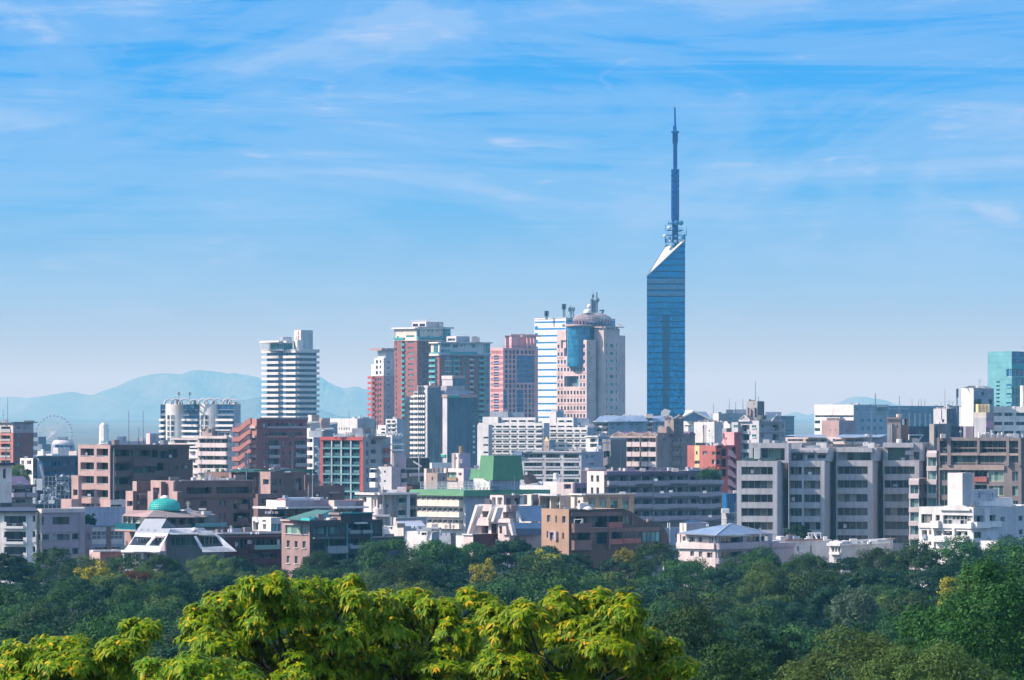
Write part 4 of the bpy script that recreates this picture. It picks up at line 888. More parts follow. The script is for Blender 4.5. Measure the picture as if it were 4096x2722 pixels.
# ------------------------------------------------------------------ middle distance, left to right
VA()
b = Bld('apartment_block', 'red brick apartment block at the left edge with a grey top storey', 1600, 45, 'apartment block', at=103)
v = b.vol(-60, 103, 262, 456, m='salmon', mr='redbrick'); u = b.vol(-60, 103, 262, 378, 455, m='pinkwhite', mr='mauve', dy=.02, part='upper_storey')
u.win('L', [(8, 82, 406, 450)], d=1.2, nc=3); v.win('L', [(8, 82, 476 + 65 * k, 515 + 65 * k) for k in range(5)], d=1.2, nc=3); v.bal('L', [(6, 84, 503 + 65 * k, 520 + 65 * k) for k in range(5)], .25, 'palebrown', 'grey'); u.bal('L', [(6, 84, 425, 452)], .3, 'grey')
u.win('R', [(133, 158, 405, 424), (188, 196, 410, 424)], nc=1); v.win('R', [(133, 158, 468 + 68 * k, 490 + 68 * k) for k in range(4)], nc=2, gl='teal'); v.win('R', [(189, 195, 470 + 68 * k, 488 + 68 * k) for k in range(4)], nc=1, gl='dark')
u.box('L', -60, 104, 372, 380, .8, 'dkgrey', 'roof_slab'); u.box('R', 100, 285, 370, 378, .6, 'dkgrey', 'roof_slab'); b.blk(190, 262, 358, 378, 9, 3, 'greybrown', 'roof_plant')
for k in range(5): v.box('R', 263, 303, 455 + 68 * k - (k > 0) * 0, 492 + 68 * k, -.6, 'mauve', 'balcony', inn=4)
b.mast(60, 180, 378, 3, .12); b.mast(25, 280, 345, 3, .1, bars=((282, 14), (320, 6))); b.blk(18, 48, 345, 378, 2, 2, 'white', 'roof_plant'); b.done()

b = Bld('apartment_house', 'slate blue angled block with a white windowed flank and tarpaulins before it', 1300, 40, 'apartment house', at=290)
v = b.vol(250, 290, 615, 640, m='slate', mr='slate', roof='roof'); v.win('R', [(330, 415, 682, 715), (420, 440, 682, 715), (443, 470, 682, 715), (475, 545, 682, 715), (548, 605, 682, 715), (345, 390, 760, 800), (395, 440, 757, 795), (480, 600, 757, 780)], nc=3, gl='blue', fr='dkframe', d=.5); v.box('R', 286, 615, 634, 642, .4, 'bluegrey', 'parapet')
v.prism('R', [(294, 705), (302, 705), (330, 815), (318, 815)], 1.2, .1, 'white', 'fin'); v.prism('R', [(290, 655), (325, 700), (340, 815), (290, 815)], .7, .1, 'bluegrey', 'sloped_fin')
w2 = b.vol(157, 258, 290, 655, m='white', mr='slate', dy=-1); w2.win('L', [(166, 190, 672, 702), (208, 245, 672, 702), (166, 195, 745, 780), (210, 246, 745, 780)], d=1.2, nc=2, gl='dark'); w2.win('R', [(262, 284, 700, 730), (262, 284, 760, 790)], nc=1, gl='dark'); b.blk(190, 215, 640, 658, 2, 2, 'pinkwhite', 'roof_plant')
b.blk(256, 275, 815, 1010, -6, 4, 'white', 'pier'); b.blk(285, 330, 818, 905, -6, 4, 'white', 'pier'); b.done()
b = Bld('construction_scaffold', 'pipe scaffold draped in torn white tarpaulin beside the brown block', 1200, 0, 'scaffold', at=450)
Y = 1200; q = MB()
for x in range(345, 571, 32):
    for d in (0, 1.5): q.tube((px(x, Y), Y + d, 0), (px(x, Y), Y + d, pz(790, Y)), .06, W['metal'], k=5)
for y in range(800, 1020, 36):
    for d in (0, 1.5): q.tube((px(345, Y), Y + d, pz(y, Y)), (px(569, Y), Y + d, pz(y, Y)), .05, W['metal'], k=5)
q.build('scaffold_frame', b.root); rnd = random.Random(4); tm = mat('tarp', (.42, .47, .52), var=.25, streak=.25, scale=1.5)
for x0, x1, y0, y1 in ((436, 590, 783, 822), (390, 440, 882, 940), (318, 375, 935, 990), (380, 470, 925, 1000), (440, 540, 840, 870), (500, 545, 870, 940), (340, 390, 880, 915), (280, 420, 985, 1012)):
    q = MB(); n, m_ = 9, 6; P = [[(px(x0 + (x1 - x0) * i / n + rnd.uniform(-3, 3), Y), Y - .3 + rnd.uniform(-.5, .3), pz(y0 + (y1 - y0) * j / m_ + rnd.uniform(-5, 5), Y)) for i in range(n + 1)] for j in range(m_ + 1)]
    for j in range(m_):
        for i in range(n): q.poly([P[j + 1][i], P[j + 1][i + 1], P[j][i + 1], P[j][i]], tm)
    q.build('tarpaulin', b.root)
b.blk(380, 425, 982, 1010, -1.2, 1, 'white', 'tarpaulin_box'); b.blk(452, 512, 862, 940, 2.5, 3, 'black', 'doorway'); b.done()

# cream balconied block, salmon stair block, white blocks
VB()
b = Bld('apartment_block', 'cream apartment block with three long solid balcony bands', 1500, 62, 'apartment block', at=420)
v = b.vol(178, 420, 470, 490, m='cream', mr='ltgrey'); v.L
v.win('L', rows([(192, 240), (245, 300), (306, 355), (362, 416)], yr(505, 67, 4, 30)), d=1.0, nc=3); v.bal('L', [(178, 420, 535 + 66 * k, 570 + 66 * k) for k in range(3)] + [(178, 420, 733, 770)], 1.4, 'pinkwhite')
v.box('L', 176, 424, 480, 500, 1.6, 'pinkwhite', 'roof_slab'); v.win('R', [(424, 440, 510, 535), (426, 438, 580, 600), (426, 438, 645, 665)], nc=1, gl='dark')
p = b.vol(210, 290, 330, 416, 482, m='beige', mr='mauve', dy=4, part='penthouse'); p.win('L', [(212, 222, 425, 445), (226, 238, 425, 445)], nc=1, gl='dark'); b.cyl(272, 425, 455, 15, 2, 'dkgrey', 'fan')
p2 = b.vol(330, 440, 462, 432, 485, m='ltgrey', dy=3, part='penthouse'); p2.win('L', [(345, 385, 455, 478), (400, 425, 455, 478)], nc=2); p2.box('L', 300, 445, 430, 438, 1, 'white', 'roof_slab')
for x in (198, 268): b.mast(x + 40, 300 if x == 268 else 305, 430, 5, .13, m='rust')
for x, y0, y1 in ((372, 740, 760), (262, 745, 765), (330, 735, 762)): b.cyl(x, y0, y1, 14, -1.5, 'green', 'rooftop_shrub', 8)
b.done()
b = Bld('apartment_block', 'pale low block with stacked terraces tucked behind the dark brown roof', 1650, 60, 'apartment block', at=150)
v = b.vol(-20, 190, 215, 500, m='pinkwhite', mr='ltgrey'); v.win('L', [(0, 90, 515, 535), (112, 160, 515, 530), (112, 140, 545, 560), (112, 180, 570, 584), (145, 190, 590, 615), (112, 140, 640, 655), (145, 190, 665, 690), (145, 188, 710, 730)], nc=3, d=.8); v.bal('L', [(110, 190, 530, 545), (112, 190, 560, 572), (110, 190, 585, 600), (110, 190, 635, 655), (140, 192, 690, 708), (140, 192, 745, 775)], 1.1, 'white'); v.box('L', -20, 195, 498, 510, .9, 'pinkwhite', 'roof_slab')
b.blk(150, 190, 476, 500, 4, 4, 'white', 'roof_plant'); b.done()
b = Bld('apartment_block', 'salmon and brick block with zigzag open staircase on its left end', 1450, 30, 'apartment block', at=640)
v = b.vol(592, 640, 1035, 345, m='salmon', mr='redbrick'); v.box('R', 655, 1040, 335, 350, .6, 'greybrown', 'roof_slab')
for k in range(5):
    y = 380 + 76 * k
    st = b.vol(458, 520, 600, y + 52, y + 78, m='salmon', mr='pink', dy=-.5, a=60, part='stair_landing', par=0); 
    st.prism('L', [(455, y + 34), (500, y + 34), (585, y - 40 if k == 0 else y - 24), (600, y - 40 if k == 0 else y - 24), (600, y + 4), (580, y + 10), (510, y + 68), (455, y + 68)] , .6, .3, 'salmon', 'stair_parapet')
    b.blk(500, 512, y + 60, y + 120, 3, 1, 'redbrick', 'stair_post'); b.blk(585, 592, y, y + 110, 4, 2, 'maroon', 'stair_core')
    v.box('L', 594, 638, y + 20, y + 40, .4, 'pink', 'landing_band')
b.blk(470, 600, 380, 740, 7, 3, 'mauve', 'stair_wall'); v.win('L', [(598, 634, 410 + 76 * k, 440 + 76 * k) for k in range(4)], d=.6, nc=1, gl='dark')
for k in range(5):
    y = 378 + 72 * k
    v.win('R', [(692, 722, y + (8 if k else 6), y + 34)], nc=2, gl='std')
    if k == 0: v.win('R', [(730, 748, y, y + 28), (792, 818, y, y + 26), (825, 850, y, y + 26), (858, 880, y + 4, y + 26), (975, 1000, y, y + 26)], nc=1, d=1.0, gl='dark'); v.win('R', [(872, 912, y, y + 24), (920, 950, y + 6, y + 26)], nc=2, gl='std'); v.bal('R', [(725, 1032, y + 26, y + 42)], .5, 'mauve')
    elif k == 1: v.win('R', [(728, 750, y + 5, y + 32), (758, 875, y, y + 30), (938, 1000, y, y + 30)], nc=4, d=1.2, gl='dark'); v.win('R', [(894, 916, y - 4, y + 36)], nc=1, gl='green'); v.bal('R', [(726, 880, y + 28, y + 42), (936, 1032, y + 28, y + 42)], .4, 'salmon')
    else:
        v.win('R', [(732, 812, y - 8, y + 40)], nc=3, d=1.2, gl='dark'); v.win('R', [(940, 1018, y - 6, y + 40)], nc=3, d=1.2, gl='dark'); v.win('R', [(842, 858, y, y + 40), (895, 912, y, y + 40)], nc=1, gl='std')
        v.bal('R', [(728, 816, y + 34, y + 58), (938, 1020, y + 28, y + 56)], .9, 'mauve', 'metal')
b.mast(920, 560, 750, -60, .12); b.done()
b = Bld('apartment_block', 'white stair block squeezed between the salmon block and red framed grid', 1550, 50, 'apartment block', at=1085)
v = b.vol(1028, 1085, 1142, 490, m='white', mr='bluegrey'); v.win('L', [(1035, 1078, 500 + 65 * k, 530 + 65 * k) for k in range(5)], d=1.4, nc=1, gl='dark')
for k in range(4): v.prism('R', [(1090, 565 + 65 * k), (1102, 555 + 65 * k), (1140, 600 + 65 * k), (1140, 622 + 65 * k), (1120, 632 + 65 * k), (1090, 640 + 65 * k), (1120, 605 + 65 * k)], .8, .1, 'white', 'stair_flight')
b.blk(1050, 1150, 440, 492, 6, 8, 'white', 'penthouse'); b.done()
b = Bld('office', 'white cluster of vaulted rooftops and cubes behind the salmon block', 1800, 40, at=1130)
v = b.vol(1028, 1075, 1275, 440, m='white', mr='bluegrey'); u = b.vol(1030, 1060, 1140, 375, 442, m='white', mr='ltgrey', dy=2, part='upper_storey')
b.mesh([(1025, 385, 0), (1045, 366, 0), (1120, 362, 0), (1142, 372, 0), (1025, 385, 12), (1045, 366, 12), (1120, 362, 12), (1142, 372, 12)], [('white', 0, 1, 5, 4), ('white', 1, 2, 6, 5), ('white', 2, 3, 7, 6), ('white', 0, 3, 2, 1)], 'vaulted_roof')
b.vol(1042, 1070, 1130, 315, 380, m='pinkwhite', mr='palebrown', dy=10, part='lift_tower'); b.vol(1130, 1155, 1215, 340, 430, m='beige', mr='palebrown', dy=14, part='lift_tower')
w2 = b.vol(1150, 1180, 1275, 375, 460, m='white', mr='bluegrey', dy=16, part='upper_storey')
for x0, x1, y in ((1095, 1250, 418), (1210, 1282, 372)): b.mesh([(x0, y + 20, -2), (x0 + 12, y, -2), (x1 - 15, y - 4, -2), (x1, y + 8, -2), (x0, y + 20, 6), (x0 + 12, y, 6), (x1 - 15, y - 4, 6), (x1, y + 8, 6)], [('white', 0, 1, 5, 4), ('white', 1, 2, 6, 5), ('white', 2, 3, 7, 6), ('white', 3, 2, 1, 0)], 'vaulted_roof')
v.win('L', [(1033, 1050, 395, 430)], nc=1); u.win('L', [(1034, 1056, 395, 420)], nc=2); b.mast(1165, 405, 470, -100, .1, bars=((420, 18), (430, 14)), m='rust'); b.done()
b = Bld('office', 'long white wall with a row of slit windows and blue shaded flank', 2000, 60, at=1430)
v = b.vol(1215, 1430, 1570, 343, m='white', mr='bluegrey'); v.win('L', [(1283 + 19.5 * i, 1291 + 19.5 * i, 414, 432) for i in range(5)] + [(1338 + 18 * i, 1347 + 18 * i, 452, 470) for i in range(5)], nc=1, gl='dark', bar=0); v.win('R', [(1490, 1560, 418, 445)], nc=3, gl='std'); b.mast(1365, 285, 345, 4, .15); b.mast(1460, 315, 345, 4, .15, bars=((318, 8),)); b.done()

# red framed teal grid
VB()
b = Bld('apartment_block', 'block with red framed grid of teal windows and grey flank', 1400, 62, 'apartment block', at=1475)
v = b.vol(1140, 1475, 1690, 490, m='red', mr='grey', roof='roof'); v.L.n
cols = [(1160, 1224), (1234, 1299), (1309, 1375), (1384, 1449)]; ys = yr(515, 67.7, 7, 56)
v.win('L', rows(cols, ys), d=1.5, nc=3, nr=1, gl='dark', fr='frame', bar=.1, reveal='slot')
v.bal('L', [(a + 1, c - 1, y0 + 30, y1) for a, c in cols for y0, y1 in ys], -.35, 'slot', 'g:tealdk')
v.one('L', [(x - 4.5, x + 4.5, 513, 980) for x in (1229, 1304, 1379.5)] + [(1160, 1450, y - 11, y + 0) for y in [515 + 67.7 * k for k in range(1, 7)]], .12, 'ltgrey', 'grid_bar'); v.one('L', [(1160, 1450, y - 11, y) for y in [515 + 67.7 * k for k in range(1, 7)]], .16, 'sea', 'slab_edge')
v.box('L', 1138, 1478, 487, 514, .3, 'red', 'frame_head')
VC()
v.win('R', [(166, 202, 514 + 75 * k, 545 + 75 * k) for k in range(5)], d=1.2, nc=1, gl='dark'); v.win('R', [(128, 142, 525 + 70 * k, 565 + 70 * k) for k in range(5)], d=.8, nc=1, gl='blue')
for k in range(3): b.blk(272, 312, 575 + 75 * k - (20 if k == 0 else 0) * 0, 612 + 75 * k, 10, 4, 'red', 'balcony')
b.blk(15, 100, 420, 485, 6, 8, 'ltgrey', 'penthouse'); b.blk(120, 160, 420, 478, 8, 5, 'dkgrey', 'roof_plant'); b.cell(105, 382, 485, 4, 'dkgrey'); b.cell(203, 382, 485, 6, 'dkgrey'); b.blk(160, 275, 480, 492, 3, 10, 'dkgrey', 'roof_plant')
rnd = random.Random(9); q = MB()
for k in range(26):
    x = -130 + k * 9 + rnd.uniform(-3, 3); Yq = 1402 + rnd.uniform(0, 5); r = rnd.uniform(.3, .8)
    q.box(px(x, Yq), px(x, Yq) + r, Yq, Yq + r, v.zt, v.zt + rnd.uniform(.4, 1.3), W['white'])
q.build('roof_clutter', b.root); b.done()

b = Bld('apartment_block', 'small white stepped block left of the netted scaffold tower', 1900, 60, 'apartment block', at=365)
v = b.vol(280, 368, 434, 347, m='white', mr='bluegrey'); v.win('L', grid(288, 38, 2, 30, 358, 34, 4, 20), d=1, nc=2); v.bal('L', grid(287, 38, 2, 33, 376, 34, 4, 10), .6, 'white')
w2 = b.vol(208, 282, 300, 395, m='white', mr='white', dy=-4); w2.win('L', grid(244, 40, 1, 32, 420, 27, 2, 14), d=1, nc=2)
w3 = b.vol(240, 330, 405, 470, m='white', mr='bluegrey', dy=-30); w3.win('R', rows([(300, 345), (350, 400)], yr(505, 30, 4, 22)), nc=3, gl='blue'); w3.bal('R', [(290, 405, 540 + 45 * k, 552 + 45 * k) for k in range(2)], 1, 'white')
for x in range(215, 400, 26):
    q = MB(); Y = 1865; pp = [(px(x + 14 * math.cos(math.pi * k / 6), Y), Y, pz(482 - 20 * math.sin(math.pi * k / 6), Y)) for k in range(7)]
    for a_, c_ in zip(pp, pp[1:]): q.tube(a_, c_, .22, W['white'], k=5, caps=False); 
    q.build('roof_hoop', b.root)
b.done()
b = Bld('apartment_house', 'grey flanked white house with stub balconies and dark glazed wing', 1350, 45, 'apartment house', at=326)
v = b.vol(222, 326, 440, 722, m='ltgrey', mr='dkgrey'); v.mr = W['mauve']; u = b.vol(328, 345, 438, 612, 730, m='greybrown', mr='mauve', dy=3, part='stair_tower', roof='roof')
v.win('L', [(266, 280, 752, 770), (266, 280, 826, 842)], nc=1, gl='dark'); v.bal('L', [(180, 224, 770, 808), (180, 224, 842, 885), (184, 228, 735, 742)], 1.4, 'white'); v.win('R', [(398, 438, 740, 772), (398, 438, 815, 845)], d=.8, nc=1, gl='dark'); v.bal('R', [(396, 440, 772, 812), (396, 440, 845, 880)], .5, 'mauve')
g = b.vol(425, 440, 625, 650, m='dkgrey', mr='black', dy=10, roof='roof'); g.win('R', [(445, 545, 660, 720), (575, 590, 690, 705), (600, 612, 690, 705)], d=.5, nc=5, gl='dark', fr='dkframe'); g.box('R', 430, 626, 650, 658, .5, 'greybrown', 'roof_slab'); g.win('R', [(455, 570, 800, 860), (490, 570, 728, 745)], d=.4, nc=3, gl='dark'); g.bal('R', [(455, 575, 770, 796), (395, 530, 728, 742)], 1, 'bluegrey', 'metal')
b.mast(540, 630, 840, 5, .14, m='white'); q = MB(); Y = 1350; q.tube(b.pts((495, 680, 2)), b.pts((560, 720, 2)), .25, W['white']); q.build('boom', b.root); b.cell(545, 630, 655, 11); b.done()
b = Bld('house', 'cluster of small pinkish houses topped by a copper water tank', 1300, 45, 'house', at=740)
v = b.vol(605, 685, 760, 770, m='beige', mr='beige'); v.win('L', [(640, 650, 800, 830)], nc=1, gl='dark'); v.win('R', [(730, 740, 800, 830)], nc=1, gl='dark')
u = b.vol(735, 890, 945, 735, m='pinkwhite', mr='lilac', dy=6); u.win('L', [(752, 835, 765, 808), (850, 875, 768, 790)], d=.8, nc=3, gl='green'); u.bal('L', [(748, 842, 806, 830)], .5, 'palebrown', 'rust')
t = b.vol(806, 862, 945, 615, 735, m='pinkwhite', mr='lilac', dy=10, part='lift_tower'); t.win('L', [(829, 838, 645, 663)], nc=1, gl='dark'); t.one('L', [(806, 812, 615, 735), (818, 824, 618, 735), (850, 858, 618, 735)], .4, 'pinkwhite', 'pilaster'); b.blk(862, 880, 660, 695, 9, 3, 'pinkwhite', 'roof_hut')
b.cyl(875, 560, 612, 22, 13, 'rust', 'water_tank'); b.mesh([(885, 735, 8), (905, 720, 8), (975, 728, 12), (945, 740, 8)], [('purple', 0, 1, 2, 3)], 'roof')
w2 = b.vol(625, 640, 810, 690, m='white', mr='white', dy=40, roof='rooflight'); b.vol(580, 600, 640, 735, m='pinkwhite', mr='beige', dy=4); b.blk(970, 1010, 712, 735, 10, 6, 'lilac', 'annex')
for x in (655, 690, 720, 760): b.cyl(x, 728, 765, 9, 2, 'rust' if x < 700 else 'beige', 'roof_vent', 10)
b.done()

# white balconied complex
VD()
b = Bld('apartment_block', 'wide white apartment complex of even balcony rows, in two stepped wings', 1860, 68, 'apartment block', at=345)
ysr = lambda y0, n: yr(y0, 39.3, n, 17)
def wing(xl, xc, xr, yt, cols, y0, n, dy=0, **k):
    v = b.vol(xl, xc, xr, yt, m='white', mr='bluegrey', dy=dy, **k); v.win('L', rows(cols, ysr(y0, n)), d=1.6, nc=3, gl='std', bar=.1); v.bal('L', [(a - 2, c + 2, y - 1, y + 10) for a, c in cols for y, _ in [(y_ + 16, 0) for y_, __ in ysr(y0, n)]], .35, 'white'); return v
C1 = [(-88, -46), (-34, 14), (22, 72), (86, 132), (147, 202), (216, 268)]
v = wing(-170, 345, 388, 378, C1 + [(278, 332)], 400, 6); v2 = wing(10, 277, 300, 335, [(22, 72), (86, 132), (147, 202), (216, 268)], 356, 1, 6); v.bal('L', [(282, 335, 415 + 39.3 * k, 428 + 39.3 * k) for k in range(5)], 1.0, 'white')
b.vol(-178, -90, -60, 392, m='white', mr='bluegrey', dy=-3).win('L', [(-130, -92, 486 + 58 * k, 500 + 58 * k) for k in range(3)], nc=2, gl='dark', d=.5); b.vol(-136, -15, 30, 330, 400, m='white', mr='bluegrey', dy=10, part='lift_tower'); b.vol(-80, 60, 190, 292, 332, m='bluegrey', mr='bluegrey', dy=14, part='roof_deck').one('L', [(x, x + 2, 285, 330) for x in range(-75, 60, 12)], .1, 'white', 'railing'); b.blk(40, 190, 296, 340, 16, 6, 'bluegrey', 'roof_deck')
C2 = [(392, 440), (452, 505), (518, 568)]
w3 = wing(385, 685, 740, 412, C2 + [(582, 624), (636, 680)], 432, 5, 8); w4 = wing(446, 575, 605, 335, [(458, 504), (518, 565)], 357, 2, 14, yb=460); w5 = wing(390, 575, 632, 378, C2, 400, 1, 12, yb=460)
b.vol(388, 440, 500, 290, 400, m='white', mr='bluegrey', dy=20, part='lift_tower'); b.blk(405, 452, 270, 340, 30, 6, 'white', 'lift_tower'); b.blk(452, 500, 272, 340, 31, 8, 'bluegrey', 'lift_tower'); b.blk(585, 700, 340, 415, 40, 10, 'bluegrey', 'rear_wing'); b.blk(640, 740, 385, 440, 30, 10, 'ltgrey', 'rear_wing')
b.vol(340, 352, 400, 385, m='bluegrey', mr='bluegrey', dy=22)
b.done()
b = Bld('gable_hut', 'tiny apricot gable end poking up between white apartment wings', 1600, 55, 'gable', at=385)
v = b.vol(345, 385, 430, 520, m='yellow', mr='bluegrey'); v.m = W['beige']; v.prism('L', [(345, 522), (363, 484), (387, 522)], 0, .5, 'yellow', 'gable'); v.win('L', [(362, 370, 500, 525), (368, 376, 560, 575)], nc=1, gl='dark', d=.2); v.box('R', 383, 432, 512, 522, .2, 'bluegrey', 'roof'); b.done()
b = Bld('apartment_block', 'row of blue pitched roofs over white terraces with red posts', 1900, 55, 'apartment block', at=865)
for i, (xl, xc, xr, yt) in enumerate(((742, 852, 1000, 362), (952, 1000, 1150, 360), (1098, 1200, 1300, 362))):
    v = b.vol(xl, xc, xr, yt, m='white', mr='bluegrey', dy=i * 14, par=0); v.win('L', rows([(xl + 8, xl + (xc - xl) * .48), (xl + (xc - xl) * .54, xc - 8)], yr(382, 44, 3, 18)), d=1.2, nc=3); v.bal('L', [(xl, xc, 402 + 44 * k, 414 + 44 * k) for k in range(2)], .8, 'white'); v.one('L', [(xl, xl + 3, 375, 470), (xc - 6, xc - 3, 375, 470)], .9, 'red', 'post')
    v.win('R', [(xc + 20, xc + 40, 380, 396), (xc + 64, xc + 84, 380, 396), (xc + 20, xc + 40, 408, 424)], nc=1, gl='blue'); d = i * 14
    b.mesh([(xl - 6, yt + 6, d - 2), (xc, yt + 8, d - 2), (xr + 10, yt + 4, d + 8), (xl + 40, yt - 38, d + 12), (xr - 20, yt - 42, d + 16)], [('roofblue', 0, 1, 4, 3), ('roofblue', 1, 2, 4)], 'roof'); v.box('L', xl - 4, xc + 2, yt, yt + 8, 1, 'white', 'gutter')
b.blk(820, 915, 318, 345, 20, 8, 'cream', 'roof_hut'); b.blk(970, 1060, 312, 340, 26, 8, 'white', 'roof_hut'); b.blk(1140, 1200, 308, 340, 28, 8, 'cream', 'roof_hut'); q = MB(); b.mesh([(1262, 290, 10), (1290, 266, 10), (1338, 280, 10), (1318, 325, 10), (1262, 328, 10), (1290, 268, 20), (1338, 284, 20)], [('white', 0, 1, 2, 3, 4), ('white', 1, 5, 6, 2)], 'gable_hut')
w2 = b.vol(672, 770, 900, 482, m='white', mr='bluegrey', dy=-60); w2.win('L', rows([(705, 765)], yr(500, 40, 2, 28)), nc=2, gl='std', d=1); w2.win('R', rows([(775, 800), (805, 840)], yr(500, 40, 2, 28)), nc=2, gl='blue', d=1); w2.box('L', 668, 774, 478, 488, .5, 'white', 'roof_slab'); b.blk(755, 795, 555, 582, -64, 3, 'white', 'balcony')
b.done()
b = Bld('apartment_block', 'white apartment block framed in three wide bays behind the green roof', 1350, 72, 'apartment block', at=638)
v = b.vol(160, 638, 810, 605, m='ltgrey', mr='bluegrey', roof='rooflight')
for y0, y1 in ((622, 657), (690, 722), (752, 787), (818, 850)): v.win('L', [(188, 334, y0, y1), (358, 474, y0, y1), (498, 618, y0, y1)], d=1.4, nc=5, gl='std', bar=.08)
v.bal('L', [(a, c, y, y + 12) for a, c in ((186, 336), (356, 476), (496, 620)) for y in (652, 718, 782)], .2, 'ltgrey')
v.win('R', [(672, 692, 630, 660), (708, 740, 630, 660), (695, 735, 697, 712)], nc=2, gl='blue'); v.box('L', 158, 642, 598, 610, .5, 'ltgrey', 'roof_slab'); v.bal('R', [(642, 780, 728, 750)], 2, 'pinkwhite'); v.box('L', 120, 180, 600, 632, 1, 'roofblue', 'roof')
for x0, x1, y0 in ((200, 240, 590), (280, 330, 585), (395, 420, 585), (540, 570, 580), (600, 625, 572)): b.blk(x0, x1, y0, 604, 4, 3, 'white' if x0 < 500 else 'pinkwhite', 'roof_plant')
b.dish(605, 575, 12, 2); b.done()
b = Bld('flat_roofed_house', 'low white flat roofs with a small tank behind the green eave', 1220, 60, 'house', at=300)
b.vol(150, 460, 500, 870, m='white', mr='pinkwhite', roof='rooflight'); b.vol(295, 460, 480, 838, 880, m='white', mr='white', dy=8, part='upper_storey'); b.cyl(440, 770, 820, 20, 10, 'white', 'water_tank'); b.blk(415, 470, 818, 845, 9, 4, 'white', 'tank_base')
v = b.vol(445, 580, 600, 842, m='pinkwhite', mr='lilac', dy=-6); v.win('L', [(500, 556, 858, 895)], d=1, nc=2, gl='dark'); w2 = b.vol(570, 585, 685, 850, m='purple', mr='purple', dy=-8); w2.win('R', [(600, 632, 888, 925), (640, 675, 888, 920)], nc=2, gl='dark', fr='dkframe')
b.mesh([(180, 790, 10), (230, 760, 10), (275, 790, 10), (300, 845, 10), (200, 860, 10), (230, 768, 20), (280, 795, 20)], [('dkbrown', 0, 1, 2, 3, 4), ('purple', 1, 5, 6, 2)], 'dark_roof'); b.blk(196, 215, 762, 785, 9, 2, 'white', 'roof_vent'); b.blk(636, 682, 752, 850, 12, 6, 'greybrown', 'annex'); b.done()

# beige gabled block with grey stair tower
b = Bld('apartment_block', 'beige balconied block crowned by three open timber gables', 1450, 62, 'apartment block', at=1236)
v = b.vol(985, 1236, 1530, 460, m='beige', mr='greybrown', roof='roof'); cols = [(994, 1040), (1052, 1100), (1116, 1162), (1178, 1226)]
v.win('L', rows(cols, [(497, 527), (566, 604), (643, 680), (720, 745)]), d=1.6, nc=3, gl='std', reveal='palebrown'); v.bal('L', rows([(990, 1040), (1044, 1104), (1116, 1166), (1172, 1232)], yr(527, 77.5, 3, 38)), .9, 'pinkwhite'); v.one('L', [(x - 2, x + 3, 490, 745) for x in (1108, 1234)], 1.1, 'beige', 'post')
v.box('L', 870, 1238, 486, 496, .8, 'beige', 'roof_slab')
for x in (935, 1045, 1170):
    q = MB(); F = v.L
    for (xa, ya), (xb, yb) in (((x - 62, 482), (x, 448)), ((x, 448), (x + 62, 482)), ((x - 62, 484), (x + 62, 484)), ((x, 450), (x, 484)), ((x - 30, 484), (x, 462)), ((x + 30, 484), (x, 462))): q.tube(F.P(F.t(xa), .5, F.z(ya)), F.P(F.t(xb), .5, F.z(yb)), .28, W['beige'], k=4)
    q.build('gable_frame', b.root); q = MB(); q.poly([F.P(F.t(x - 62), .4, F.z(482)), F.P(F.t(x), .4, F.z(448)), F.P(F.t(x), -10, F.z(448)), F.P(F.t(x - 62), -10, F.z(482))], W['purple']); q.poly([F.P(F.t(x + 62), .4, F.z(482)), F.P(F.t(x), .4, F.z(448)), F.P(F.t(x), -10, F.z(448)), F.P(F.t(x + 62), -10, F.z(482))], W['purple']); q.build('gable_roof', b.root)
v.win('R', rows([(1345, 1362), (1382, 1396), (1404, 1424)], [(506, 526), (584, 604), (658, 678)]), nc=1, gl='std'); v.win('R', [(1275, 1300, 497, 525), (1462, 1470, 505, 530)], nc=1, gl='dark'); v.bal('R', rows([(1337, 1392), (1398, 1440)], yr(527, 77, 3, 35)), .9, 'greybrown'); v.box('R', 1320, 1448, 474, 486, .4, 'purple', 'cornice'); v.prism('R', [(1470, 462), (1495, 447), (1520, 462), (1527, 475), (1465, 475)], .4, 3, 'purple', 'gable_roof')
s = b.vol(805, 868, 992, 508, m='concrete', mr='dkgrey', dy=-10, part='stair_tower', roof='roof'); s.win('L', [(812, 862, 598, 655)], d=2, nc=1, gl='dark'); s.prism('L', [(745, 722), (760, 680), (805, 672), (866, 640), (866, 700), (800, 738), (745, 735)], 2, .2, 'greybrown', 'stair_flight'); s.one('R', [(940, 943, 580, 748)], .15, 'grey', 'downpipe'); s.box('L', 803, 870, 505, 530, .2, 'concrete', 'parapet')
t = b.vol(1290, 1362, 1440, 345, 462, m='beige', mr='dkgrey', dy=6, part='lift_tower'); t.win('L', [(1322, 1328, 355, 385)], nc=1, gl='dark'); t.win('R', [(1385, 1398, 360, 395), (1408, 1415, 370, 400)], nc=1, gl='dark')
for F, x0, x1 in ((t.L, 1290, 1362), (t.R, 1362, 1440)):
    xm = (x0 + x1) / 2; q = MB()
    for (xa, ya), (xb, yb) in (((x0, 345), (xm, 318)), ((xm, 318), (x1, 345)), ((xm, 318), (xm, 345))): q.tube(F.P(F.t(xa), .2, F.z(ya)), F.P(F.t(xb), .2, F.z(yb)), .3, W['beige'], k=4)
    q.build('gable_frame', b.root)
b.vol(1240, 1305, 1330, 405, 462, m='beige', mr='beige', dy=5, part='penthouse').prism('L', [(1240, 408), (1265, 398), (1308, 440), (1308, 455), (1240, 455)], .3, .2, 'beige', 'sloped_wall'); b.cyl(1401, 298, 312, 5, 8, 'dkgrey', 'siren'); b.done()

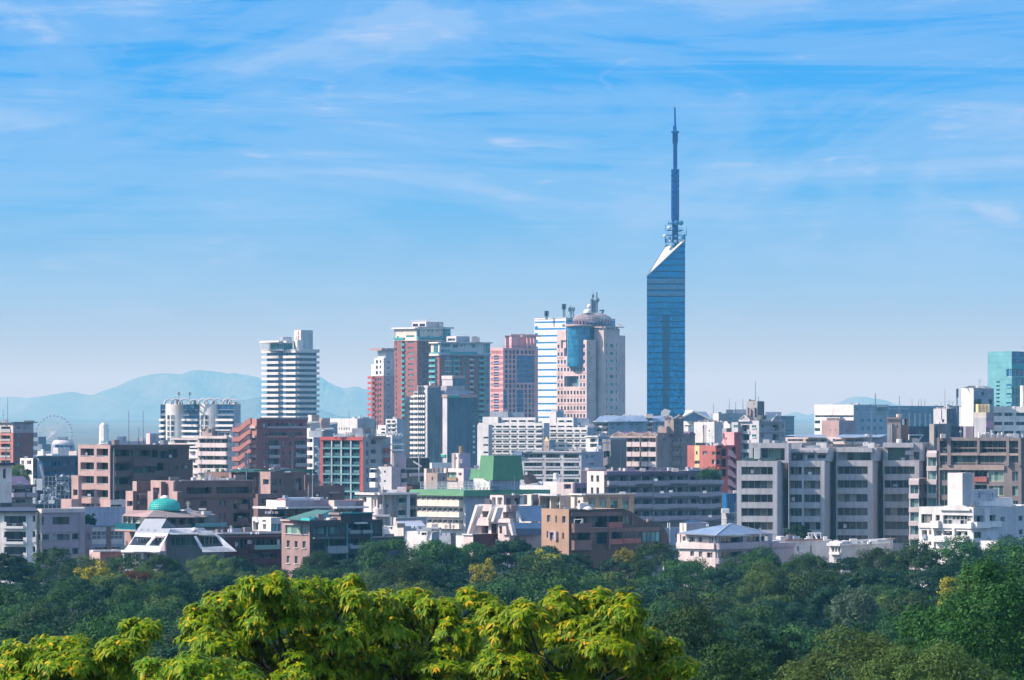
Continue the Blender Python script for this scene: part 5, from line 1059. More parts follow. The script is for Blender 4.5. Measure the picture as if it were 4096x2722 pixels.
# white slab and orange/red blocks
VE()
b = Bld('apartment_block', 'plain white slab with one dark vertical slot', 1500, 60, 'apartment block', at=505)
v = b.vol(345, 505, 565, 370, m='white', mr='ltgrey'); v.win('L', [(414, 428, 395, 455), (432, 442, 395, 400), (416, 440, 405, 550), (460, 468, 432, 446)], d=.8, nc=1, gl='dark', bar=0); v.box('L', 428, 436, 400, 550, .1, 'white', 'mullion', inn=.85); b.blk(385, 530, 358, 380, 4, 6, 'beige', 'roof_plant')
b.vol(262, 300, 345, 405, m='white', mr='white', dy=20); b.blk(555, 572, 360, 400, 10, 5, 'pinkwhite', 'penthouse'); v.one('L', [(365 + 8 * k, 366.5 + 8 * k, 533, 552) for k in range(18)] + [(362, 510, 533, 535)], .8, 'dkgrey', 'railing'); b.done()
b = Bld('apartment_block', 'orange red block with pale yellow stripe and round arched stair side', 1350, 50, 'apartment block', at=515)
v = b.vol(293, 515, 610, 555, m='orange', mr='maroon'); v.mr = W['red']; v.win('L', [(412, 446, 600, 626), (362, 374, 602, 625), (488, 512, 602, 628), (352, 388, 676, 700), (484, 512, 665, 700), (484, 512, 738, 760)], nc=2, gl='std', d=.35); v.box('L', 350, 388, 556, 600, .06, 'yellow', 'stripe'); v.box('L', 350, 361, 600, 626, .06, 'yellow', 'stripe'); v.box('L', 375, 388, 600, 626, .06, 'yellow', 'stripe'); v.box('L', 350, 388, 627, 675, .06, 'yellow', 'stripe'); v.box('L', 350, 388, 701, 790, .06, 'yellow', 'stripe')
v.win('R', [(522, 552, 602, 628), (558, 595, 580, 640), (558, 595, 660, 725), (558, 595, 740, 800), (522, 545, 665, 700)], d=1.5, nc=1, gl='dark', reveal='maroon'); v.box('R', 550, 612, 640, 655, .8, 'red', 'balcony'); v.box('R', 520, 612, 722, 740, .8, 'red', 'balcony'); v.box('R', 515, 555, 553, 575, .4, 'maroon', 'parapet'); b.done()
b = Bld('apartment_block', 'rose red tower block with dark zigzag stair cut into its side', 1400, 55, 'apartment block', at=660)
v = b.vol(566, 660, 714, 450, m='rose', mr='red'); v.win('L', [(592, 602, 490, 512)], nc=1, gl='dark'); v.win('R', [(676, 692, 470, 498), (655, 664, 568, 580)], nc=1, gl='dark'); w2 = b.vol(556, 600, 714, 552, m='rose', mr='red', dy=-6)
for k in range(5):
    y = 580 + 78 * k; w2.prism('R', [(600, y), (640, y + 20), (668, y + 62), (668, y + 80), (600, y + 48)], .35, .05, 'rose', 'stair_parapet'); w2.win('R', [(646, 670, y - 14, y + 40)], d=1.5, nc=1, gl='dark', reveal='maroon'); w2.prism('R', [(612, y + 52), (668, y + 82), (640, y + 82)], .36, .05, 'maroon', 'stair_soffit')
w2.prism('L', [(556, 540), (580, 500), (600, 552), (600, 575), (556, 575)], .1, .3, 'rose', 'sloped_wall'); v.one('L', [(571, 573, 455, 540), (577, 579, 455, 540)], .4, 'pink', 'ladder'); b.done()
b = Bld('apartment_tower', 'grey tower block with gabled shoulders and a square central turret', 1450, 50, 'tower block', at=855)
v = b.vol(708, 855, 1060, 360, m='ltgrey', mr='dkgrey', roof='roof'); v.mr = W['grey']
v.win('L', rows([(718, 780)], yr(394, 72, 5, 50)), d=1.3, nc=3, gl='std'); v.bal('L', [(714, 784, 440 + 72 * k, 466 + 72 * k) for k in range(4)], .3, 'ltgrey', 'ltgrey'); v.win('L', [(798, 832, 396 + 72 * k, 416 + 72 * k) for k in range(4)], nc=2, gl='teal'); v.boxes('L', [(798, 833, 416 + 72 * k, 422 + 72 * k) for k in range(4)], .3, 'white', 'sill')
v.win('R', [(868, 890, 394, 416), (868, 890, 468, 492)], nc=1, gl='blue'); v.win('R', rows([(962, 1010)], yr(394, 72, 4, 48)), d=1.3, nc=2, gl='dark'); v.win('R', [(1035, 1048, 392, 420), (1035, 1048, 465, 490)], nc=1, gl='blue'); v.one('R', [(855, 1060, 385, 388), (855, 1060, 455, 459), (855, 1060, 530, 533)], .12, 'dkgrey', 'joint')
for F, x0, x1, yb, yt in ((v.L, 705, 792, 362, 320), (v.R, 945, 1022, 362, 316)):
    q = MB(); xm = (x0 + x1) / 2; a = [F.P(F.t(x0), .5, F.z(yb)), F.P(F.t(x1), .5, F.z(yb)), F.P(F.t(xm), .5, F.z(yt))]; c_ = [F.P(F.t(x0), -6, F.z(yb)), F.P(F.t(x1), -6, F.z(yb)), F.P(F.t(xm), -6, F.z(yt))]; q.poly(a, W['grey']); q.poly([a[1], c_[1], c_[2], a[2]], W['dkgrey']); q.poly([a[2], c_[2], c_[0], a[0]], W['ltgrey'])  # left slope light, right slope dark: side light painted into the greys
    for p_, r_ in ((a[0], a[2]), (a[1], a[2]), (a[0], a[1])): q.tube(p_, r_, .3, W['ltgrey'], k=4)
    q.build('gable', b.root)
t = b.vol(755, 842, 896, 207, 362, m='grey', mr='dkgrey', dy=4, part='turret'); t.win('L', [(765, 772, 255, 320), (810, 824, 225, 232)], nc=1, gl='dark', bar=0); t.one('L', [(755, 842, 262, 266)], .1, 'mauve', 'joint'); t.one('L', [(770, 778, 262, 340), (785, 800, 272, 320), (822, 830, 258, 350)], .6, 'greybrown', 'pilaster'); b.cyl(880, 318, 352, 32, 0, 'dkgrey', 'round_bay'); b.vol(640, 690, 712, 372, m='ltgrey', mr='grey', dy=2).win('L', [(657, 692, 394, 415)], nc=2, gl='teal')
b.vol(580, 625, 648, 385, 450, m='cream', mr='white', dy=6).prism('L', [(580, 372), (600, 362), (628, 400), (628, 420), (580, 420)], .2, .2, 'white', 'sloped_wall'); b.vol(566, 600, 640, 418, m='grey', mr='dkgrey', dy=4)
b.mast(827, 48, 207, 8, .12, m='steel'); b.mast(850, 170, 207, 8, .1, m='steel', bars=((180, 7),)); b.blk(778, 790, 192, 207, 6, 2, 'dkgrey', 'roof_plant'); b.blk(785, 830, 200, 208, 6, 3, 'tan', 'roof_plant'); b.done()
b = Bld('building_hoarding', 'building site wrapped in bright blue sheeting beside the grey apartments', 1150, 50, 'building site', at=625)
v = b.vol(566, 600, 690, 932, m='tarpblue', mr='tarpblue', par=0, roof='tarpblue'); v.one('R', [(x, x + 2, 934, 1150) for x in range(605, 690, 16)] + [(600, 690, y, y + 2) for y in (960, 990, 1020, 1050)], .12, 'steel', 'scaffold_pole'); b.blk(565, 622, 1052, 1085, -8, 4, 'white', 'site_hut'); b.blk(655, 682, 908, 932, 6, 3, 'cream', 'roof_plant'); b.mast(668, 1000, 1180, -12, .1, bars=((1010, 12), (1020, 12)))
b.vol(560, 600, 690, 1085, m='ltgrey', mr='concrete', dy=-4).win('R', [(610, 640, 1100, 1140), (645, 680, 1110, 1150)], nc=2, gl='dark'); b.done()
b = Bld('office', 'pink cube of a rooftop block in front of the pale blue office', 1500, 45, at=1480)
v = b.vol(1345, 1482, 1620, 358, m='pinkwhite', mr='mauve'); v.m = W['palebrown']; v.win('L', [(1414, 1420, 430, 440), (1450, 1456, 430, 440)], nc=1, gl='dark'); v.win('R', [(1538, 1545, 430, 445), (1558, 1566, 430, 445)], nc=1, gl='dark'); b.blk(1388, 1525, 338, 360, 4, 6, 'pink', 'penthouse'); b.done()
b = Bld('school', 'long low pink and white building with row of windows behind the grey roofs', 1320, 62, 'low block', at=1700)
v = b.vol(1062, 1730, 1860, 492, m='pinkwhite', mr='mauve', roof='roofblue'); v.win('L', rows([(1080, 1200), (1220, 1390), (1460, 1520), (1530, 1600), (1610, 1700)], [(506, 522)]), nc=6, gl='std', d=.6); v.bal('L', [(1400, 1450, 500, 525), (1450, 1600, 525, 545), (1610, 1720, 525, 545)], 1.5, 'pinkwhite')
b.mesh([(1062, 478, -1), (1390, 490, -1), (1350, 468, 9), (1100, 470, 9)], [('roofblue', 0, 1, 2, 3)], 'roof'); b.mesh([(1450, 490, -1), (1800, 490, -1), (1860, 468, 12), (1500, 468, 9)], [('roofblue', 0, 1, 2, 3)], 'roof'); b.done()
VF()
b = Bld('office', 'dark navy flat blocks with a skylight wedge behind the stepped apartments', 1250, 45, at=700)
v = b.vol(650, 662, 830, 600, m='black', mr='black'); v.mr = W['slate']; w2 = b.vol(655, 668, 780, 665, m='white', mr='slate', dy=-6); w2.win('R', [(672, 690, 685, 725), (695, 715, 685, 725), (720, 765, 685, 725)], nc=1, gl='blue', fr='frame', bar=.15); w2.prism('R', [(725, 722), (765, 672), (770, 672), (734, 722)], .4, .1, 'white', 'brace'); w2.box('R', 660, 772, 664, 672, .4, 'white', 'parapet'); v2 = b.vol(985, 992, 1075, 600, m='black', mr='slate', dy=20); v3 = b.vol(1070, 1078, 1180, 600, m='slate', mr='bluegrey', dy=8, roof='roof'); v3.mr = W['slate']; b.done()
b = Bld('office', 'grey rooftop tower hung with pipes and a tall phone mast', 1450, 50, at=965)
v = b.vol(858, 962, 1045, 462, m='grey', mr='dkgrey'); v.m = W['ltgrey']; v.win('L', [(925, 942, 545, 570)], nc=1, gl='dark'); v.one('L', [(918, 921, 462, 545), (882, 905, 565, 580)], .3, 'white', 'pipe'); v.one('R', [(985, 1000, 470, 545), (1010, 1016, 490, 560)], .4, 'steel', 'pipe')
q = MB(); Y = 1452; q.tube((px(1042, Y), Y, pz(570, Y)), (px(1042, Y), Y, pz(305, Y)), .22, W['steel']); q.box(px(1036, Y), px(1041, Y), Y - .3, Y + .3, pz(375, Y), pz(306, Y), W['steel']); q.box(px(1046, Y), px(1054, Y), Y - .3, Y + .3, pz(375, Y), pz(304, Y), W['steel'])
for yy in (400, 440, 470): q.box(px(1038, Y), px(1048, Y), Y - .4, Y + .4, pz(yy + 12, Y), pz(yy, Y), W['steel'])
q.build('antenna', b.root)
for x, y0, bars in ((878, 432, ((435, 14), (440, 10))), (918, 415, ()), (948, 305, ()), (980, 402, ((404, 10),)), (1008, 410, ((412, 12),))): b.mast(x, y0, 464, 3, .09, bars=bars)
b.blk(970, 985, 428, 462, 4, 2, 'dkgrey', 'roof_plant'); b.blk(890, 960, 452, 464, 4, 3, 'pinkwhite', 'roof_plant'); b.done()
# ------------------------------------------------------------------ front rows, left to right
VA()
b = Bld('apartment_block', 'white apartment house with navy tiled eave and trapezoid window bays', 900, 80, 'apartment block', at=100)
v = b.vol(-120, 286, 300, 1078, m='white', mr='cream', roof='slate')
v.win('L', rows([(30, 210)], [(1108, 1192), (1230, 1318), (1350, 1420)]), d=1.1, nc=5, gl='dark', fr='dkframe')
for y in (1108, 1230, 1350):
    v.prism('L', [(28, y - 2), (36, y - 2), (30, y + 52), (24, y + 52)], .25, .1, 'white', 'window_cheek'); v.prism('L', [(204, y - 2), (212, y - 2), (216, y + 50), (208, y + 50)], .25, .1, 'white', 'window_cheek'); v.bal('L', [(50, 192, y + 78, y + 98)], 1.0, 'white'); v.box('L', 30, 54, y + 46, y + 96, .5, 'white', 'parapet'); v.box('L', 186, 216, y + 46, y + 96, .5, 'white', 'parapet'); v.one('L', [(58, 190, y + 60, y + 63)], 1.0, 'metal', 'railing')
v.win('L', [(255, 276, y, y + 82) for y in (1105, 1226, 1346)], d=.8, nc=1, gl='dark'); v.boxes('L', [(258, 286, y + 46, y + 86) for y in (1105, 1226, 1346)], .3, 'white', 'parapet')
b.mesh([(-130, 1072, 1), (300, 1068, -2), (240, 1038, 9), (-130, 1040, 12), (-130, 1080, 1.2), (298, 1076, -1.8)], [('slate', 0, 1, 2, 3), ('black', 4, 5, 1, 0)], 'tiled_roof')
q = MB(); rnd = random.Random(2)
for k in range(60):
    x = -10 + 5 * k; Yq = 900 - k * .03; q.tube(b.pts((x, 1071, Yq - 900)), b.pts((x - 4, 1044, Yq - 895)), .1, W['slate'], k=5)
q.build('roof_tiles', b.root); b.done()
b = Bld('stair_tower', 'pale tower with dark tiled cap and an arched niche at the left edge', 1040, 35, 'tower', at=40)
v = b.vol(None, -80, 92, 712, m='ltgrey', mr='white', roof='slate'); v.win('R', [(24, 48, 745, 812)], d=.5, nc=1, gl='dark', fr='rust', bar=.2); v.prism('R', [(24, 750), (24, 742), (30, 737), (42, 737), (48, 742), (48, 750)], .04, .2, 'brick', 'arch'); v.prism('R', [(26, 806), (36, 818), (46, 806)], .04, .2, 'brick', 'arch')
v.box('R', -80, 104, 690, 712, .8, 'slate', 'tiled_roof'); v.box('R', -80, 94, 712, 722, .3, 'white', 'cornice'); b.mast(45, 560, 690, 3, .12, bars=((560, 10), (600, 22), (650, 26))); v.one('R', [(62, 65, 840, 1000)], .2, 'white', 'downpipe'); v.one('R', [(0 + 9 * k, 3 + 9 * k, 1005, 1040) for k in range(10)], .6, 'dkgrey', 'railing'); b.done()
b = Bld('house', 'grey house with purple tile roof and two balconies beside the pale tower', 1130, 35, 'house', at=180)
v = b.vol(None, 60, 278, 865, m='mauve', mr='greybrown'); v.win('R', [(95, 150, 895, 925), (150, 175, 895, 922), (178, 200, 895, 922), (205, 270, 890, 925), (95, 160, 980, 1005), (165, 200, 980, 1005)], d=1.2, nc=3, gl='dark'); v.bal('R', [(85, 178, 925, 960), (192, 278, 925, 960)], 1.2, 'mauve'); b.mesh([(80, 866, -2), (285, 880, 10), (240, 862, 8), (188, 796, 12), (88, 797, 6)], [('purple', 0, 1, 2, 3, 4)], 'roof'); v.box('R', 60, 282, 862, 876, .5, 'greybrown', 'eave'); b.blk(256, 275, 880, 925, -3, 2, 'white', 'pier'); b.blk(256, 275, 965, 1010, -3, 2, 'white', 'pier'); b.done()
b = Bld('apartment_block', 'mauve tiled three storey block with a cream lit edge', 900, 30, 'apartment block', at=325)
v = b.vol(285, 324, 660, 1052, m='cream', mr='mauve'); v.win('L', [(288, 320, 1250 + 118 * k, 1295 + 118 * k) for k in range(2)], d=.4, nc=1)
v.win('R', [(326, 345, 1115, 1178)], nc=1, d=.4); v.win('R', [(412, 546, 1117, 1176)], nc=3, gl='room', d=.35, fr='dkframe'); v.win('R', [(327, 385, 1250, 1297), (567, 622, 1248, 1297), (327, 383, 1370, 1415), (567, 615, 1365, 1412)], d=.9, nc=2, gl='dark'); v.win('R', [(412, 546, 1252, 1298), (412, 546, 1370, 1416)], nc=3, gl='std', d=.5, fr='dkframe')
v.box('R', 322, 662, 1052, 1082, .25, 'pinkwhite', 'parapet'); v.box('R', 625, 662, 1080, 1450, .3, 'mauve', 'pier'); v.one('R', [(324, 625, y, y + 2.5) for y in (1238, 1305, 1358, 1424)], .05, 'greybrown', 'joint'); b.blk(545, 660, 1040, 1058, 5, 3, 'white', 'roof_hut')
w2 = b.vol(655, 662, 722, 1182, m='mauve', mr='mauve', dy=7); w2.win('R', [(672, 706, 1248, 1292), (672, 706, 1365, 1402)], nc=1, gl='std', d=.5); b.done()
for x, y, r in ((672, 1160, 1.3), (695, 1150, 1.5), (708, 1165, .9)): PLANTERS.append((x, y, 909, r))
b = Bld('office', 'light blue grey building with brown pillars below a glass roof screen', 990, 30, at=720)
v = b.vol(None, 640, 1060, 1120, m='bluegrey', mr='bluegrey'); v.win('R', rows([(724, 760), (764, 790), (796, 830), (868, 895), (900, 930), (936, 962)], [(1230, 1296)]), nc=1, nr=2, gl='std', fr='ltgrey', bar=.1); v.win('R', [(740, 945, 1352, 1372)], nc=6, gl='dark'); v.boxes('R', [(833, 866, 1182, 1375)], .3, 'brown', 'pillar'); v.boxes('R', [(660, 962, 1290, 1330), (660, 970, 1196, 1228)], .12, 'ltgrey', 'spandrel'); v.box('R', 640, 1060, 1178, 1192, .4, 'roofblue', 'cornice')
gm = glass('screen_glass', [(0, (.22, .30, .46)), (.5, (.28, .36, .52))], rough=.2); v.one('R', [(662 + 55 * k, 712 + 55 * k, 1042, 1178) for k in range(8)], .1, gm, 'glass_screen'); v.one('R', [(658 + 27.5 * k, 661 + 27.5 * k, 1036, 1180) for k in range(16)] + [(658, 1060, 1038, 1042), (658, 1060, 1076, 1079)], .2, 'ltgrey', 'screen_post'); b.done()
b = Bld('apartment_block', 'large brown block with pink loggia grid on its lit end', 1000, 42, 'apartment block', at=862)
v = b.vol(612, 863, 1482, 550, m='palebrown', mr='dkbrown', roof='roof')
v.win('L', [(a, c, y, y + 64) for a, c in ((631, 737), (757, 847)) for y in (580, 689, 797, 905, 1013)], d=1.6, nc=3, gl='dark'); v.one('L', [(a, c, y + 56, y + 60) for a, c in ((631, 737), (757, 847)) for y in (580, 689, 797, 905)], -.1, 'frame', 'railing', inn=.2)
v.box('R', 863, 1482, 550, 580, .25, 'dkbrown', 'parapet')
v.win('R', [(882, 1012, 592, 646), (1020, 1180, 592, 640), (1190, 1240, 592, 655), (1250, 1320, 600, 660), (1326, 1392, 590, 655)], d=1.5, nc=3, gl='room', fr='dkframe', reveal='dkbrown'); v.win('R', rows([(882, 1008)], [(700, 755), (808, 862), (912, 980)]), d=1.5, nc=3, gl='dark', fr='dkframe'); v.win('R', [(1035, 1180, 724, 775), (1035, 1180, 835, 905)], d=.5, nc=5, gl='green' , fr='dkframe'); v.win('R', [(1194, 1282, 700, 800)], d=1.2, nc=3, gl='dark', fr='dkframe'); v.win('R', [(1335, 1395, 712, 752), (1420, 1480, 714, 744)], nc=2, gl='room', fr='dkframe', d=.3)
v.bal('R', [(886, 1012, 640, 690), (886, 1012, 752, 798), (886, 1012, 860, 905)], .9, 'dkbrown'); v.bal('R', [(1010, 1192, 655, 720), (1010, 1192, 770, 830)], 1.8, 'dkbrown'); v.bal('R', [(1186, 1288, 660, 690), (1186, 1288, 755, 800)], 1.2, 'dkbrown'); v.one('R', [(880, 884, 575, 990)], .6, 'metal', 'downpipe')
w2 = b.vol(1290, 1300, 1512, 668, m='dkbrown', mr='dkbrown', dy=14); w2.win('R', [(1335, 1395, 712, 750), (1420, 1480, 714, 744)], nc=2, gl='room', d=.3); b.vol(480, 560, 614, 975, m='palebrown', mr='palebrown', dy=-3); w3 = b.vol(560, 614, 640, 790, m='palebrown', mr='palebrown', dy=2); w3.win('L', [(573, 608, 900, 946)], nc=1, gl='dark', d=.6); v.box('L', 866, 980, 975, 1010, .1, 'palebrown', 'wall') if 0 else None
w4 = b.vol(None, 866, 985, 980, m='palebrown', mr='pinkwhite', dy=-5, a=20); w4.win('R', [(870, 956, 1018, 1060)], d=1.2, nc=3, gl='dark')
for x, y0, y1 in ((1009, 285, 548), (1122, 283, 548), (1088, 412, 548)): b.mast(x, y0, y1, 12, .10, m='steel')
b.cyl(1009, 515, 548, 5, 12, 'dkgrey', 'antenna_base', 8); b.cyl(1122, 515, 548, 5, 12, 'dkgrey', 'antenna_base', 8); b.cyl(1085, 495, 548, 6, 12, 'dkgrey', 'antenna_base', 8); b.done()

VB()
b = Bld('apartment_block', 'brown terraced block with slanted parapets and long ribbon windows', 930, 32, 'apartment block', at=0)
v = b.vol(-190, 0, 612, 832, m='palebrown', mr='brown', roof='roof'); v.win('R', [(92, 282, 886, 937), (322, 582, 884, 935)], d=1.4, nc=7, gl='dark', fr='dkframe'); v.win('R', [(196, 250, 991, 1032), (345, 397, 990, 1031), (345, 397, 1093, 1135)], nc=2, gl='dark', fr='dkframe', d=.4); v.win('R', [(458, 588, 985, 1058), (458, 588, 1088, 1160), (458, 588, 1190, 1250)], d=1.5, nc=4, gl='dark', fr='dkframe'); v.bal('R', [(485, 558, 1020, 1066), (485, 558, 1124, 1170)], .9, 'brown')
v.prism('R', [(596, 832), (612, 832), (624, 975), (596, 975)], .5, .1, 'brown', 'slanted_fin'); v.prism('R', [(285, 884), (318, 884), (326, 940), (284, 940)], .25, .1, 'brown', 'slanted_pier'); v.box('R', 56, 622, 936, 966, .5, 'brown', 'cornice'); v.box('R', 40, 615, 828, 836, .2, 'palebrown', 'coping')
v.prism('L', [(-20, 838), (0, 836), (0, 930), (-14, 930)], .4, .1, 'palebrown', 'slanted_fin')
VA(); w2 = b.vol(1040, 1072, 1400, 835, m='palebrown', mr='brown', dy=10); w2.vols = 0
w2.win('R', [(1280, 1365, 885, 945)], d=1.2, nc=3, gl='dark'); v3 = b.vol(1188, 1262, 1300, 838, m='pinkwhite', mr='brown', dy=2); v3.m = W['palebrown']; v3.win('L', [(1200, 1250, 886, 945)], d=1, nc=2, gl='dark')
v4 = b.vol(985, 1042, 1075, 912, m='palebrown', mr='brown', dy=0); v4.m = W['palebrown']; v4.win('L', [(996, 1040, 990, 1032)], d=.6, nc=1, gl='dark'); v5 = b.vol(1050, 1075, 1180, 935, m='brown', mr='brown', dy=1); v5.win('R', [(1080, 1100, 990, 1015)], nc=1); v5.bal('R', [(1078, 1175, 938, 972), (1078, 1175, 1020, 1058)], 1, 'brown'); v6 = b.vol(1350, 1390, 1440, 916, m='palebrown', mr='brown', dy=-4, z0=20); b.vol(1157, 1200, 1240, 914, m='palebrown', mr='brown', dy=-4, z0=20)
VB(); rnd = random.Random(8); q = MB()
for k in range(22): x = 230 + k * 9; q.box(px(x, 940), px(x + rnd.uniform(4, 9), 940), 940, 942, v.zt - .3, v.zt + rnd.uniform(.2, 1.3) * (1.6 if k < 8 else .5), W['white' if k % 3 else 'ltgrey'])
q.build('roof_plant', b.root); b.dish(60, 828, 6, 3); b.cell(560, 610, 830, 14, 'steel')
b.mast(205, 545, 830, 10, .09); b.done()
b = Bld('apartment_block', 'long brown grey block with dark green roofs and skewed bays', 1060, 34, 'apartment block', at=740)
v = b.vol(655, 748, 1012, 760, m='palebrown', mr='greybrown', roof='green'); v.mr = W['mauve']; v.mr = W['brown']; v.win('L', [(690, 735, 820, 862)], nc=1, gl='dark', d=.5); v.win('R', [(762, 830, 820, 862)], nc=2, gl='dark', fr='dkframe', d=.3); v.win('R', [(935, 990, 815, 905)], d=1.2, nc=1, gl='dark'); v.bal('R', [(932, 1018, 905, 958)], 1.2, 'brown'); v.one('R', [(952, 964, 850, 905)], .2, 'palebrown', 'column'); v.win('R', [(620, 800, 905, 930)], nc=4, gl='dark', d=.6)
w2 = b.vol(245, 445, 662, 765, m='palebrown', mr='mauve', dy=4, roof='roof'); w2.mr = W['brown']; w2.m = W['brown']; w2.win('R', [(468, 618, 803, 830)], d=1.2, nc=4, gl='dark'); w2.win('L', [(358, 430, 800, 830)], d=1, nc=2, gl='dark'); w2.prism('R', [(612, 803), (630, 803), (634, 880), (618, 880)], .3, .1, 'palebrown', 'slanted_pier'); w2.box('L', 425, 445, 766, 830, .1, 'palebrown', 'pier')
w3 = b.vol(1040, 1050, 1330, 870, m='brown', mr='brown', dy=-10); w3.mr = W['mauve']; w3.mr = W['brown']; w3.win('R', [(1090, 1130, 925, 975), (1208, 1232, 930, 965)], d=.8, nc=1, gl='dark'); w3.box('R', 1205, 1275, 918, 934, 1, 'greybrown', 'canopy'); w3.one('R', [(1045, 1255, 845, 848), (1045, 1255, 856, 858)] + [(x, x + 2, 845, 872) for x in range(1045, 1256, 15)], .1, 'dkgrey', 'railing'); w3.box('R', 1225, 1330, 868, 880, .1, 'brown', 'coping')
for P, mm in (([(395, 762, 2), (470, 738, 10), (680, 738, 10), (690, 762, 4)], 'green'), ([(605, 748, -1), (1085, 740, 8), (1125, 782, 8), (1012, 765, 6), (625, 758, -1)], 'green')): b.mesh(P, [('dkgreen_roof', *range(len(P)))], 'green_roof')
w4 = b.vol(615, 650, 870, 935, m='brown', mr='brown', dy=-14); w4.win('R', [(680, 800, 970, 1010)], nc=3, gl='dark', d=1); w5 = b.vol(1010, 1020, 1125, 785, m='brown', mr='brown', dy=12)
for x, r in ((745, 10), (775, 12), (805, 16)): b.cyl(x, 722 + r, 748, r, 6, 'white', 'rooftop_dome', 12, [(1, 0), (.9, .5), (.5, .9), (0, 1)])
b.dish(703, 720, 7, 2); b.dish(778, 715, 7, 3); b.blk(860, 905, 758, 766, 2, 2, 'white', 'roof_plant'); b.mast(1078, 750, 975, -14, .12, m='bluegrey'); b.dish(1115, 945, 9, -14); b.dish(1190, 965, 8, -12)
b.done()
VB()
b = Bld('office', 'flat roofed white pavilion with deep shaded band and shining parapet', 930, 36, at=865)
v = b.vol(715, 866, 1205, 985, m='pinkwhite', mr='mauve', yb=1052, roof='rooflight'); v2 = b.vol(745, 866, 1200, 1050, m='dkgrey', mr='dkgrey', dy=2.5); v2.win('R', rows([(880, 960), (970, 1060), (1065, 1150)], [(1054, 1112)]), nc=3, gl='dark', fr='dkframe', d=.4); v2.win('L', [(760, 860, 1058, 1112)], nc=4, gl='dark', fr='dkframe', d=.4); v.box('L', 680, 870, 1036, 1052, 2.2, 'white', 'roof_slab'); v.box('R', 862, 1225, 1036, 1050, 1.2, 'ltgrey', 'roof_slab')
w2 = b.vol(605, 752, 840, 1120, m='white', mr='white', dy=-3); w2.mr = W['ltgrey']; w2.win('L', [(612, 652, 1150, 1222), (684, 712, 1140, 1155), (688, 714, 1172, 1212)], d=.8, nc=1, gl='dark'); w2.win('R', [(755, 770, 1168, 1240), (772, 802, 1168, 1240), (806, 830, 1168, 1240)], nc=1, gl='teal', d=.3, bar=.1); w2.prism('L', [(620, 1118), (645, 1118), (660, 1160), (640, 1160)], .3, .1, 'white', 'sloped_fin')
w3 = b.vol(1205, 1248, 1478, 985, m='pinkwhite', mr='mauve', dy=4, yb=1080); w3.win('R', [(1265, 1460, 1050, 1080)], d=1, nc=5, gl='dark'); w3.box('R', 1240, 1490, 1034, 1048, 1.4, 'white', 'roof_slab'); w3.one('R', [(x, x + 1.5, 985, 1030) for x in range(1420, 1478, 9)], .15, 'greybrown', 'rib')
b.blk(830, 1150, 968, 988, 4, 10, 'roofblue', 'skylight_roof'); b.blk(1090, 1138, 966, 984, 3, 3, 'white', 'roof_hut'); b.blk(800, 870, 972, 982, 2, 4, 'rose', 'roof_hut')
rnd = random.Random(5)
for x in (705, 725, 738, 760, 782, 795): b.blk(x, x + 12, 1072, 1090, -1.5, .6, 'white' if x < 750 else 'pink', 'laundry')
b.done()

VA()
b = Bld('restaurant', 'low round cornered building wearing a turquoise tiled dome', 900, 40, 'building', at=1208)
v = b.vol(955, 1208, 1700, 1108, m='palebrown', mr='greybrown', yb=1240, roof='greybrown'); v.m = W['dkgrey']; v.mr = W['greybrown']
v.win('L', rows([(968, 1000), (1003, 1036), (1042, 1100)], [(1116, 1168)]), d=.6, nc=2, gl='green', fr='white', bar=.12); v.win('R', [(1330, 1380, 1130, 1175), (1400, 1450, 1125, 1180), (1465, 1520, 1130, 1172), (1540, 1600, 1130, 1180)], d=.8, nc=2, gl='dark', fr='dkframe'); v.bal('L', [(950, 1110, 1168, 1222)], 1.4, 'teal', 'g:teal'); v.box('L', 948, 1112, 1220, 1232, 1.5, 'palebrown', 'balcony_edge'); b.vol(975, 1208, 1500, 1235, m='palebrown', mr='greybrown', dy=3)
b.mesh([(1010, 1062, 2), (1208, 1062, 2), (1150, 1116, -6), (955, 1106, 0), (1500, 1060, 14), (1690, 1095, 14), (1590, 1118, 4)], [('palebrown', 3, 2, 1, 0), ('greybrown', 2, 6, 5, 4, 1)], 'sloping_roof'); v.box('R', 1330, 1525, 1114, 1124, 1.2, 'ltgrey', 'canopy'); v.bal('R', [(1500, 1750, 1168, 1200)], 1.2, 'teal', 'g:teal')  # paler left slope and darker right slope paint the sunlit and shaded sides
VB(); 
VA()
Yd = 905; q = MB(); rad = 121 / VS * Yd / FPX; hh = (1062 - 970) / VS * Yd / FPX; c = (px(1287, Yd), Yd + rad * .5, pz(1064, Yd)); n = 9; m = W['dome']
prof = [(rad * a_, hh * h_) for a_, h_ in ((.985, 0), (1, .12), (.985, .28), (.95, .44), (.89, .6), (.8, .75), (.68, .87), (.5, .95), (.28, .99), (0, 1))]; st = []
for (r0, z0), (r1, z1) in zip(prof, prof[1:]): st += [(r0 + .05, z0), (r0 + .05, z0 + .06), (r1 + .02, z1)]
q.lathe(c, st, m, 40); q.build('dome', b.root); q = MB()
for k in range(40):
    a = 2 * math.pi * k / 40
    for (r0, z0), (r1, z1) in zip(prof[:-2], prof[1:-1]): q.tube((c[0] + (r0 + .06) * math.cos(a), c[1] + (r0 + .06) * math.sin(a), c[2] + z0), (c[0] + (r1 + .06) * math.cos(a), c[1] + (r1 + .06) * math.sin(a), c[2] + z1), .05, m, k=4, caps=False)
q.build('dome_rib', b.root); q = MB(); q.lathe((c[0], c[1], c[2] + hh * .97), [(.85, 0), (.9, .25), (.6, .6), (0, .75)], W['white'], 14); q.build('dome_cap', b.root)
for x, y in ((1495, 1092), (1558, 1092)): b.dish(x, y, 6, -3)
